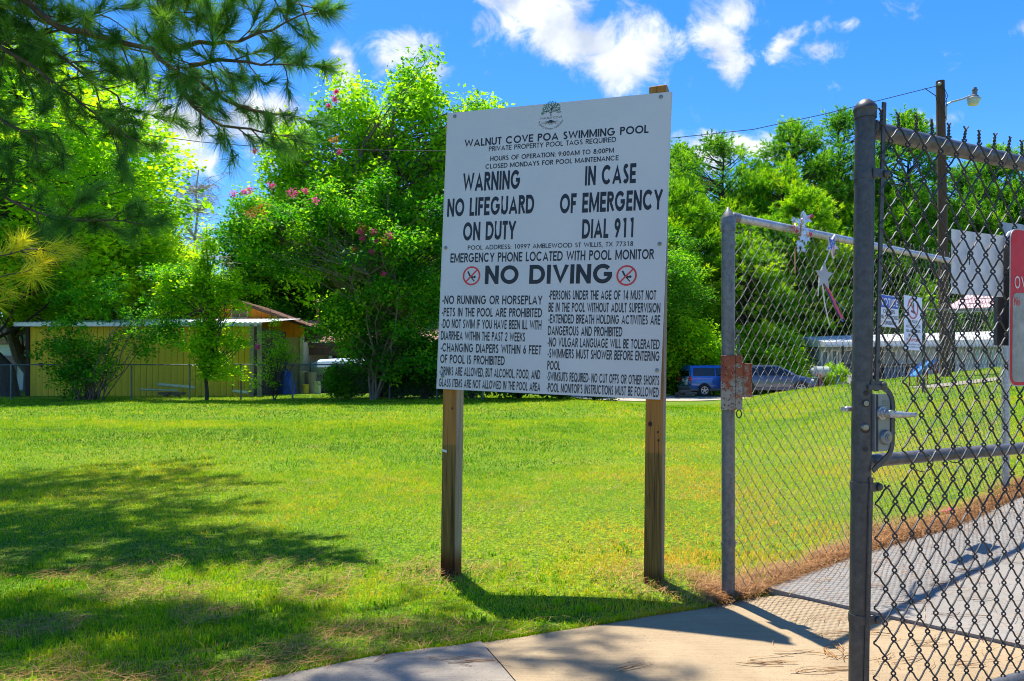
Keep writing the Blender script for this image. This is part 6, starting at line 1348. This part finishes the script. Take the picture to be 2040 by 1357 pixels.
    for sx_, hw, hh in st: vs += [(x + sx_, 33 - hw, 1.35), (x + sx_, 33 - hw * .7, 1.35 + hh * .6), (x + sx_, 33, 1.35 + hh * .85), (x + sx_, 33 + hw * .7, 1.35 + hh * .6), (x + sx_, 33 + hw, 1.35), (x + sx_, 33, 1.0)]
    fs = [(i * 6 + j, i * 6 + (j + 1) % 6, (i + 1) * 6 + (j + 1) % 6, (i + 1) * 6 + j) for i in range(4) for j in range(6)] + [tuple(range(5, -1, -1)), tuple(range(24, 30))]; b.add(vs, fs, True); 
    r = thing('covered_boat', 'small boat under a pale blue cover on a stand beneath the porch roof', 'boat', (x, 33, .2)); b.build('cover', mat('pale blue cover', (.40, .55, .72), .5, .15), r)
    b = MB()
    for sx_ in (-1, 1): b.tube([(x + sx_, 32.7, .15), (x + sx_, 33, 1.15)], .04, 6); b.tube([(x + sx_, 33.3, .15), (x + sx_, 33, 1.15)], .04, 6)
    b.tube([(x - 1, 33, 1.12), (x + 1, 33, 1.12)], .04, 6); b.build('stand', DKM, r)
    # white house at the far left edge
    r = thing('white_house', 'pale clapboard house glimpsed at the far left edge behind the thick trunk', 'house', (px_x(0, 40), 40, .2)); WH = mat('pale blue white clapboard', (.55, .60, .62), .7, .08)
    b = MB(); b.box((px_x(-60, 40), 42, 1.4), (6.2, 4, 2.6)); b.build('wall', WH, r)
    cb = MB(); cb.box((0, 0, 0), (6.2, .03, .15), M=Matrix.Rotation(.1, 3, 'X')); cm = cb.mesh('clapboard')
    for j in range(16): link('clapboard', cm, WH, r, Vector((px_x(-60, 40), 39.97, .25 + j * .155)) - r.location)
    b = MB(); b.box((px_x(18, 40), 39.9, 1.5), (.9, .06, 1.1)); b.build('window', mat('dark glass', (.03, .04, .05), .1, .1), r)
    b = MB(); b.prism([(-3.6, 0), (3.6, 0), (0, 1.5)], (0, 4.6, 0), (px_x(-60, 40), 39.7, 2.7), (1, 0, 0), (0, 0, 1)); b.build('roof', BR, r)
build_house()

def build_pole():
    y0 = 22.0; x0 = px_x(1884, y0); g0 = gzf(x0, y0); zt = CH + 583 * y0 / F; xt = px_x(1873, y0)
    root = thing('utility_pole', 'brown wooden utility pole behind the gate carrying a lamp arm and cable', 'pole', (x0, y0, g0))
    W = mat('weathered pole wood', (.105, .050, .028), .85, .3, 8, bump=.7, bscale=30, stretch=(5, 5, .4)); b = MB(); b.tube([(x0, y0, g0 - .3), (x0 * .5 + xt * .5, y0, zt / 2), (xt, y0, zt)], [.15, .138, .122], 16); b.build('shaft', W, root)
    A = mat('grey street lamp metal', (.42, .42, .38), .4, .1, 10, .4); Zp = lambda py: CH + (HOR - py) * y0 / F; Xp = lambda px: px_x(px, y0)
    arm = MB(); arm.tube([(Xp(1881), y0 - .05, Zp(232)), (Xp(1881.5), y0 - .06, Zp(217)), (Xp(1885), y0 - .06, Zp(209)), (Xp(1892), y0 - .06, Zp(205)), (Xp(1912), y0 - .06, Zp(200)), (Xp(1930), y0 - .06, Zp(193))], .028, 10); am = arm.build('lamp_arm', A, root)
    br = MB(); br.box((Xp(1881), y0 - .05, Zp(228)), (.06, .1, .42)); br.build('bracket', A, am)
    c = (Xp(1938), y0 - .06, Zp(195)); M = Matrix.Rotation(.12, 3, 'Y'); lh = MB(); lh.lathe(c, [(.13, -.02), (.12, .03), (.075, .06), (.07, .20), (.08, .205), (.078, .23), (.045, .235), (.045, .29), (.01, .30)], 16, 'Z', M); head = lh.build('lamp_head', mat('dark lamp housing', (.16, .15, .14), .5), root)
    r_ = MB(); r_.lathe(c, [(.135, -.02), (.19, -.05), (.195, -.075), (.18, -.08)], 20, 'Z', M); r_.build('reflector', A, head); gl = MB(); gl.lathe(c, [(.178, -.078), (.17, -.15), (.13, -.235), (.05, -.25), (.001, -.25)], 20, 'Z', M); gl.build('refractor', mat('frosted lens', (.55, .55, .48), .35, .05), head)
    for pts, r in (([(1871, 172), (1882, 195), (1872, 218), (1878, 240)], .01), ([(1862, 176), (1875, 182), (1881, 215)], .008), ([(1836, 180), (1858, 195), (1863, 215), (1862, 226)], .012)):
        b = MB(); b.tube([(Xp(a), y0 - .16, Zp(q)) for a, q in pts], r, 5); b.build('drop_wire', BLACKPL, root)
    b = MB(); b.lathe((Xp(1866), y0 - .15, Zp(171)), [(.02, -.05), (.05, -.02), (.05, .02), (.02, .05)], 10, 'X'); b.build('insulator', A, root)
    # cable
    way = [(1868, 171), (1760, 198), (1640, 228), (1500, 258), (1340, 275), (1180, 288), (1020, 297), (880, 301), (720, 299), (560, 296), (400, 283), (240, 262), (60, 238), (-180, 200), (-420, 160)]
    b = MB(); b.tube([P(px, py, y0 if px > 1340 else y0 - .0004 * (1340 - px)) for px, py in way], .011, 6); o = b.build('power_cable', BLACKPL); props(o, 'thin black overhead cable sagging from the utility pole across the sky', 'cable')
build_pole()

def build_trailer():
    y0 = 46.0; k = y0 / F; X = lambda px: (px - 1020) * k; Z = lambda py: CH - (py - HOR) * k
    x0, x1 = X(1628), X(2110); root = thing('mobile_home', 'long grey mobile home with a white roof and shaded deck seen through the fence', 'building', ((x0 + x1) / 2, y0, 0))
    WHT = mat('white roof metal', (.74, .75, .76), .4, .05, 3); WALL = mat('grey blue siding', (.34, .42, .52), .6, .1, 3); zt = Z(692)
    b = MB(); b.box(((x0 + x1) / 2, y0 + 2.4, (zt + .1) / 2), (x1 - x0 - .3, 4.6, zt - .1)); b.build('wall', WALL, root)
    b = MB(); vs = [(x0 - .2, y0 - 1.5, Z(693)), (x1, y0 - 1.5, Z(690)), (x1, y0 - 1.5, Z(676)), (x0 - .2, y0 - 1.5, Z(683)), (x0 - .2, y0 + 2.4, Z(672) + .15), (x1, y0 + 2.4, Z(658) + .15), (x1, y0 + 5, Z(685)), (x0 - .2, y0 + 5, Z(685))]
    b.add(vs, [(0, 1, 2, 3), (3, 2, 5, 4), (4, 5, 6, 7), (0, 3, 4, 7), (1, 6, 5, 2), (0, 7, 6, 1)]); b.build('roof', WHT, root)
    b = MB(); b.box(((x0 + x1) / 2, y0 - 1.52, Z(691)), (x1 - x0 + .4, .05, .09)); b.build('gutter', mat('pale gutter', (.5, .52, .54), .5), root)
    fr = mat('white window frame', (.65, .66, .66), .5); gl = mat('grey window glass', (.08, .12, .18), .12, .2); sh_ = mat('light blue shutter', (.30, .46, .60), .6)
    for (a, c, t_, u) in ((1657, 1668, 698, 738), (1674, 1700, 698, 738), (1637, 1650, 700, 735), (1760, 1785, 700, 730)):
        b = MB(); 
        for xx in (a, c): b.box((X(xx), y0 + .05, (Z(t_) + Z(u)) / 2), (.13, .1, Z(t_) - Z(u) + .1))
        for zz in (t_, u): b.box(((X(a) + X(c)) / 2, y0 + .05, Z(zz)), (X(c) - X(a), .09, .09))
        w_ = b.build('window', fr, root); b = MB(); b.box(((X(a) + X(c)) / 2, y0 + .07, (Z(t_) + Z(u)) / 2), (X(c) - X(a), .02, Z(t_) - Z(u))); b.build('pane', gl, w_)
    for px in (1948, 1962, 1980, 1992): b = MB(); b.box((X(px), y0 + .05, Z(722)), (.30, .06, 1.7)); b.build('shutter', sh_, root)
    for px in (1905, 1925, 1970, 2010): b = MB(); b.box((X(px), y0 + .06, (zt + .2) / 2), (.10, .05, zt - .2)); b.build('wall_batten', mat('pale batten', (.38, .42, .46), .6) if not bpy.data.materials.get('pale batten') else bpy.data.materials['pale batten'], root)
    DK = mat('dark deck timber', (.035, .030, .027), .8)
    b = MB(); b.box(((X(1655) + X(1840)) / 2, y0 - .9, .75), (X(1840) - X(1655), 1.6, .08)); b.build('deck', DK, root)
    bal = MB(); bal.box((0, 0, 0), (.05, .05, .85)); bme = bal.mesh('baluster')
    for i in range(30): link('baluster', bme, DK, root, Vector((X(1657) + i * .19, y0 - 1.65, 1.2)) - root.location)
    b = MB(); b.box(((X(1655) + X(1840)) / 2, y0 - 1.65, 1.62), (X(1840) - X(1655), .1, .07)); b.build('handrail', DK, root)
    for px in (1656, 1720, 1780, 1838): b = MB(); b.box((X(px), y0 - 1.6, (zt) / 2), (.1, .1, zt)); b.build('deck_post', DK, root)
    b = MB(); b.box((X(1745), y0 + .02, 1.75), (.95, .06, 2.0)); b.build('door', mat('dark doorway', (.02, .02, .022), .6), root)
    b = MB(); b.tube([(X(1668), y0 - 2.4, -.1), (X(1706), y0 - 2.2, 1.05)], .05, 6); b.build('stair_rail', mat('pale timber', (.42, .34, .26), .8), root)
    # low shed left of it
    r = thing('lean_to', 'small brown weathered outbuilding left of the mobile home', 'shed', (X(1600), 48, 0)); k2 = 49 / F
    b = MB(); b.box(((1600 - 1020) * k2, 50, .9), (2.6, 1.8, 1.9)); b.build('wall', mat('greyish brown board', (.15, .115, .095), .85, .3), r); b = MB(); b.box(((1600 - 1020) * k2, 49.8, 2.0), (3.2, 2.6, .1), M=Matrix.Rotation(.08, 3, 'X')); b.build('roof', DK, r)
    # pink roofed pool pavilion
    yp = 26.0; xp = lambda px: (px - 1020) / F * yp; zp = lambda py: CH - (py - HOR) / F * yp
    r = thing('pool_pavilion', 'open pavilion with a faded pink hipped roof seen through the gate', 'building', (xp(2060), yp + 2, gzf(xp(2060), yp))); PK = mat('faded pink roofing', (.62, .40, .40), .7, .12, 4)
    ez, rzz = zp(617), zp(617) + 1.9; o0 = Vector((xp(1878), yp, 0)); dx_ = Vector((.866, -.5, 0)); dy_ = Vector((.5, .866, 0)); W_, D_ = 7.5, 6.5
    C = lambda a, b_, z: o0 + dx_ * a + dy_ * b_ + Vector((0, 0, z))
    shingle_roof(r, C(0, 0, ez), C(W_, 0, ez), C(W_ - 2.6, D_ / 2, rzz), C(2.6, D_ / 2, rzz), 10, PK, 'roof_tiles', .35)
    shingle_roof(r, C(0, D_, ez), C(0, 0, ez), C(2.6, D_ / 2, rzz), C(2.6, D_ / 2, rzz + .01), 10, PK, 'roof_tiles', .35)
    b = MB(); Mr = Matrix((dx_, dy_, Vector((0, 0, 1)))).transposed(); b.box(C(W_ / 2, .02, ez - .07), (W_, .06, .12), M=Mr); b.build('fascia', mat('pale fascia', (.5, .45, .42), .6), r)
    for (a, q_) in ((.3, .3), (3.4, .3), (6.8, .3), (.3, D_ - .3)): b = MB(); c_ = C(a, q_, 0); g0 = gzf(c_.x, c_.y); b.box((c_.x, c_.y, (g0 + ez) / 2 - .05), (.14, .14, ez - g0)); b.build('post', DK, r)
    # blue slide
    yq = 19.5; r = thing('blue_slide', 'small blue playground slide standing on the grass beyond the fence', 'slide', (px_x(1835, yq), yq, gzf(px_x(1835, yq), yq))); q = lambda px, py: P(px, py, yq); BS = mat('blue plastic', (.05, .22, .50), .4)
    b = MB(); a, c = Vector(q(1820, 748)), Vector(q(1856, 718)); vs = []
    for p_ in (a, c): vs += [p_ + Vector((0, -.22, .09)), p_ + Vector((0, -.2, 0)), p_ + Vector((0, .2, 0)), p_ + Vector((0, .22, .09)), p_ + Vector((0, .24, -.04)), p_ + Vector((0, -.24, -.04))]
    b.add(vs, [(i, (i + 1) % 6, 6 + (i + 1) % 6, 6 + i) for i in range(6)] + [tuple(range(6))[::-1], tuple(range(6, 12))]); b.build('chute', BS, r)
    b = MB(); 
    for dy in (-.2, .2): b.tube([(c.x, yq + dy, gzf(c.x, yq)), (c.x, yq + dy, c.z + .05)], .02, 6); b.tube([(a.x, yq + dy, gzf(a.x, yq)), (a.x, yq + dy, a.z)], .02, 6)
    b.build('legs', mat('red tube', (.4, .04, .03), .5), r)
build_trailer()

# ------------------------------------------------------------------ cars
def car(name, label, loc, rz, st, paint, wheelx, hwid, trk, wr, low, glassz, roofz, wins, lights, glass):
    """st: stations (x, z_bottom, z_belt, z_top, half width, half top width) from rear to front, local frame x forward"""
    root = thing(name, label, 'car', loc, rz=rz); LOCAL.add(root.name); b = MB(); vs = []
    def ring(x, zb, zl, zt, hw, ht):
        g = [(hw * .90, zb), (hw * .985, zb + (zl - zb) * .22), (hw, zb + (zl - zb) * .6), (hw * .965, zl), (ht + (hw * .955 - ht) * .35, zl + (zt - zl) * .62), (ht * .93, zt - (zt - zl) * .06), (ht * .6, zt)]
        return [(x, y, z) for y, z in g] + [(x, -y, z) for y, z in g[::-1]]
    rings = [ring(*s) for s in st]; n = len(rings[0])
    for r_ in rings: vs += r_
    fs = [(i * n + j, i * n + (j + 1) % n, (i + 1) * n + (j + 1) % n, (i + 1) * n + j) for i in range(len(rings) - 1) for j in range(n)]; fs += [tuple(range(n)), tuple(range((len(rings) - 1) * n, len(rings) * n))[::-1]]
    b.add(vs, fs, True); body = b.build('body', paint, root)
    lo = MB(); x0, x1 = st[0][0], st[-1][0]; lo.box(((x0 + x1) / 2, 0, st[2][1] + .06), (x1 - x0 + .04, hwid * 2 + .015, .16), bev=.03); lo.build('lower_trim', low, root)
    for (pts, side_) in wins:                       # side windows: polygons in x,z
        for s in ((-1, 1) if side_ else (1,)):
            b = MB(); P3 = []
            for (x, z, y) in pts: P3.append((x, s * y, z))
            m_ = len(P3); q = [(x, y * 1.0 + (.012 if y > 0 else -.012) * (1 if side_ else 0), z) for x, y, z in P3]; b.add(q + P3, [tuple(range(m_)), tuple(range(m_, 2 * m_))[::-1]] + [(i, (i + 1) % m_, m_ + (i + 1) % m_, m_ + i) for i in range(m_)]); b.build('window', glass, root)
    tyre = mat('tyre rubber', (.018, .018, .018), .8) if not bpy.data.materials.get('tyre rubber') else bpy.data.materials['tyre rubber']; rim = mat('silver rim', (.5, .5, .5), .35, .1, 10, .6) if not bpy.data.materials.get('silver rim') else bpy.data.materials['silver rim']
    for wx in wheelx:
        for s in (-1, 1):
            w = MB(); w.lathe((wx, s * trk, wr), [(wr * .62, -.10), (wr * .93, -.105), (wr, -.07), (wr, .07), (wr * .93, .105), (wr * .62, .10)], 24, 'Y'); wh = w.build('wheel', tyre, root)
            w = MB(); c = (wx, s * (trk + .085), wr); w.lathe(c, [(wr * .60, -.03 * s), (wr * .63, .035 * s), (wr * .56, .035 * s), (wr * .5, -.0 * s)], 20, 'Y')
            for a in range(5):
                an = a * 2 * math.pi / 5 + .3; w.box((wx + math.cos(an) * wr * .33, s * (trk + .095), wr + math.sin(an) * wr * .33), (wr * .55, .025, wr * .17), M=Matrix.Rotation(-an, 3, 'Y'))
            w.lathe(c, [(.001, .04 * s), (wr * .16, .035 * s), (wr * .16, 0)], 12, 'Y'); w.build('rim', rim, wh)
            a_ = MB(); a_.lathe((wx, s * (hwid - .035), wr + .01), [(wr * 1.16, -.04), (wr * 1.16, .038), (.01, .038)] if s > 0 else [(wr * 1.16, .04), (wr * 1.16, -.038), (.01, -.038)], 24, 'Y'); a_.build('wheel_arch', BLACKPL, root)
    for nm, c, sz, m in lights: q = MB(); q.box(c, sz, bev=min(sz) * .3); q.build(nm, m, root)
    return root
BLUEP = mat('blue car paint', (.022, .13, .45), .25, .05, 2, .3, coat=.8); GRPL = mat('grey plastic cladding', (.10, .105, .12), .6); DKP = mat('dark slate car paint', (.075, .105, .16), .25, .08, 2, .4, coat=.8)
CGL = mat('dark car glass', (.015, .022, .03), .08, .1, 2, 0); REDL = mat('red tail lamp', (.65, .02, .02), .25); WPL = mat('white plate', (.6, .6, .6), .5); CHR = mat('chrome trim', (.6, .6, .62), .2, .05, 5, .8)
def build_cars():
    H = .90; bl = [(-2.10, .45, 1.05, 1.70, .82, .62), (-2.05, .38, 1.08, 1.78, .90, .72), (-1.2, .33, 1.08, 1.80, .90, .73), (0, .33, 1.06, 1.79, .90, .73), (.75, .33, 1.04, 1.74, .90, .71), (1.25, .33, 1.03, 1.14, .90, .70), (1.9, .35, .98, 1.06, .87, .72), (2.12, .42, .80, .88, .78, .66)]
    d = 42.0; x = px_x(1432, d); z = -.26
    wy = lambda z_: .9 * .965 + (.73 - .87) * 0
    car('parked_car', 'boxy bright blue sport utility car seen from its rear corner, left of the rusty latch', (x, d, z + .03), R(9), bl, BLUEP, (-1.28, 1.30), H, .825, .35, GRPL, 0, 0,
        [([(-1.95, 1.16, .845), (-.62, 1.16, .845), (-.62, 1.62, .775), (-1.85, 1.62, .775)], True), ([(-.55, 1.15, .845), (.95, 1.12, .845), (.55, 1.60, .775), (-.55, 1.62, .775)], True),
         ([(-2.12, 1.14, -.72), (-2.12, 1.14, .72), (-2.09, 1.64, .60), (-2.09, 1.64, -.60)], False)],
        [('tail_light', (-2.08, -.80, 1.0), (.16, .20, .28), REDL), ('tail_light', (-2.08, .80, 1.0), (.16, .20, .28), REDL), ('licence_plate', (-2.12, .1, .92), (.02, .34, .17), WPL), ('bumper', (-2.10, 0, .52), (.18, 1.72, .24), GRPL), ('trim_strip', (-2.12, 0, 1.02), (.02, 1.2, .04), CHR)], CGL)
    dk = [(-2.30, .45, .92, 1.05, .70, .58), (-2.15, .33, .98, 1.30, .86, .66), (-1.6, .28, 1.00, 1.55, .92, .66), (-.6, .28, 1.00, 1.66, .93, .67), (.3, .28, .98, 1.64, .93, .67), (.85, .28, .98, 1.40, .93, .66), (1.35, .28, .97, 1.10, .92, .70), (2.0, .30, .86, .98, .88, .70), (2.32, .40, .66, .74, .74, .56)]
    d = 40.5; x = px_x(1531, d)
    car('parked_car', 'dark slate crossover parked side-on behind the fence mesh, its bonnet to the right', (x, d, gzf(x, d) + .16), R(-3), dk, DKP, (-1.42, 1.48), .93, .855, .36, GRPL, 0, 0,
        [([(-1.75, 1.08, .85), (-.85, 1.08, .885), (-.85, 1.52, .735), (-1.45, 1.46, .745)], True), ([(-.78, 1.08, .885), (.15, 1.07, .885), (.12, 1.55, .735), (-.78, 1.54, .735)], True), ([(.22, 1.07, .885), (1.15, 1.05, .86), (.75, 1.32, .78), (.22, 1.54, .735)], True)],
        [('tail_light', (-2.15, -.72, .98), (.2, .2, .16), REDL), ('headlight', (2.05, -.72, .80), (.34, .22, .12), WPL), ('headlight', (2.05, .72, .80), (.34, .22, .12), WPL), ('mirror', (.95, -1.0, 1.10), (.14, .18, .12), DKP), ('door_handle', (-.65, -.935, .93), (.16, .02, .03), CHR), ('door_handle', (.35, -.935, .92), (.16, .02, .03), CHR)], CGL)
build_cars()

def build_yard_clutter():
    d = 40; G = lambda x: gzf(x, d)
    X = lambda px: px_x(px, d)
    GRN = mat('dark green plastic', (.02, .11, .06), .5); RDP = mat('red plastic', (.5, .03, .04), .5); PLT = mat('pale plastic', (.5, .5, .46), .6)
    zc = CH - 38 * d / F
    r = thing('lawn_mower', 'red and green lawn mower standing right of the dark car', 'mower', (X(1625), d, zc)); b = MB(); b.prism([(-.45, 0), (.35, 0), (.3, .18), (-.1, .32), (-.42, .25)], (0, .5, 0), (X(1623), d - .25, zc + .12), (1, 0, 0), (0, 0, 1)); b.build('deck', RDP, r)
    b = MB(); b.box((X(1624) - .05, d, zc + .62), (.28, .4, .55), bev=.05); b.build('grass_bag', GRN, r); b = MB(); b.tube([(X(1630), d - .2, zc + .3), (X(1632), d - .2, zc + 1.05), (X(1632), d + .2, zc + 1.05), (X(1630), d + .2, zc + .3)], .025, 6); b.build('handle', RDP, r)
    for sx in (-.36, .3): b = MB(); b.lathe((X(1623) + sx, d - .3, zc + .12), [(.01, -.03), (.12, -.03), (.12, .03), (.01, .03)], 14, 'Y'); b.build('wheel', BLACKPL, r)
    def chair(px, m, lb, dz=.2):
        x = X(px); z0 = CH - 28 * d / F - .3; r = thing('garden_chair', lb, 'chair', (x, d, z0)); b = MB(); b.box((x, d, z0 + .42), (.5, .48, .05), bev=.01); b.build('seat', m, r)
        b = MB(); 
        for j in range(6): b.box((x + .02, d - .2 + j * .08, z0 + .70), (.03, .05, .50), M=Matrix.Rotation(.2, 3, 'Y'))
        b.box((x + .06, d, z0 + .97), (.05, .50, .08), bev=.01); b.build('backrest', m, r)
        for sx in (-.22, .22):
            for sy in (-.2, .2): b = MB(); b.tube([(x + sx, d + sy, z0), (x + sx * .9, d + sy * .9, z0 + .42)], .022, 6); b.build('leg', m, r)
    chair(1668, GRN, 'dark green plastic garden chair beside the deck'); chair(1692, PLT, 'pale plastic garden chair right of the green one')
    r = thing('wheelbarrow', 'green wheelbarrow tipped on the grass in front of the deck', 'wheelbarrow', (X(1682), d - 1.2, zc)); x = X(1684); z = CH - 26 * (d - 1.2) / F; b = MB(); b.add([(x - .5, d - 1.5, z), (x + .4, d - 1.5, z - .2), (x + .4, d - .9, z - .2), (x - .5, d - .9, z), (x - .8, d - 1.6, z + .25), (x + .75, d - 1.6, z + .15), (x + .75, d - .8, z + .15), (x - .8, d - .8, z + .25)], [(0, 1, 2, 3), (0, 4, 5, 1), (1, 5, 6, 2), (2, 6, 7, 3), (3, 7, 4, 0)]); b.build('tray', GRN, r)
    b = MB(); b.lathe((x + .75, d - 1.2, z - .25), [(.01, -.04), (.18, -.04), (.18, .04), (.01, .04)], 14, 'Y'); b.build('wheel', BLACKPL, r); b = MB(); b.tube([(x + .75, d - 1.45, z - .25), (x - .6, d - 1.5, z - .05), (x - 1.2, d - 1.5, z + .1)], .02, 6); b.tube([(x + .75, d - .95, z - .25), (x - .6, d - .9, z - .05), (x - 1.2, d - .9, z + .1)], .02, 6); b.build('handles', PLT, r)
    r = thing('propane_tank', 'rounded grey propane tank on feet at the left end of the mobile home', 'tank', (px_x(1636, 44), 44, 0)); x = px_x(1636, 44); b = MB(); b.lathe((x - .7, 44, 1.15), [(.01, 0), (.22, .06), (.36, .25), (.36, 1.15), (.22, 1.34), (.01, 1.4)], 18, 'X'); b.build('vessel', mat('grey green tank', (.36, .40, .36), .5), r)
    b = MB(); [b.box((x + s, 44, .4), (.12, .5, 1.0)) for s in (-.35, .35)]; b.build('stand', BLACKPL, r)
    r = thing('log_pile', 'small heap of cut logs on the grass behind the blue car', 'logs', (px_x(1368, 40), 40, -.2)); rng = random.Random(3)
    for i in range(9): b = MB(); x = px_x(1358 + rng.uniform(0, 22), 39.5); z = -.16 + .12 * (i // 4); b.tube([(x - .35, 39.5 + rng.uniform(-.2, .2), z), (x + .35, 39.6 + rng.uniform(-.2, .2), z + .03)], .08, 8); b.build('log', BARK, r)
    # small thing on the slab edge
    x, y, z = P(1890, 1011, 5.2); b = MB(); rng = np.random.default_rng(3); V, Fc, T = leaf_quads(rng, np.array([[x, y, gzf(x, y) + .03]]) + rng.normal(0, .012, (12, 3)), .05, .04, rng.random(12)); o = link('fallen_blossom', np_mesh('fallen_blossom', V, Fc, False, T), PINK, None); props(o, 'crumpled pink red blossom lying on the needles by the slab edge', 'blossom')
build_yard_clutter()
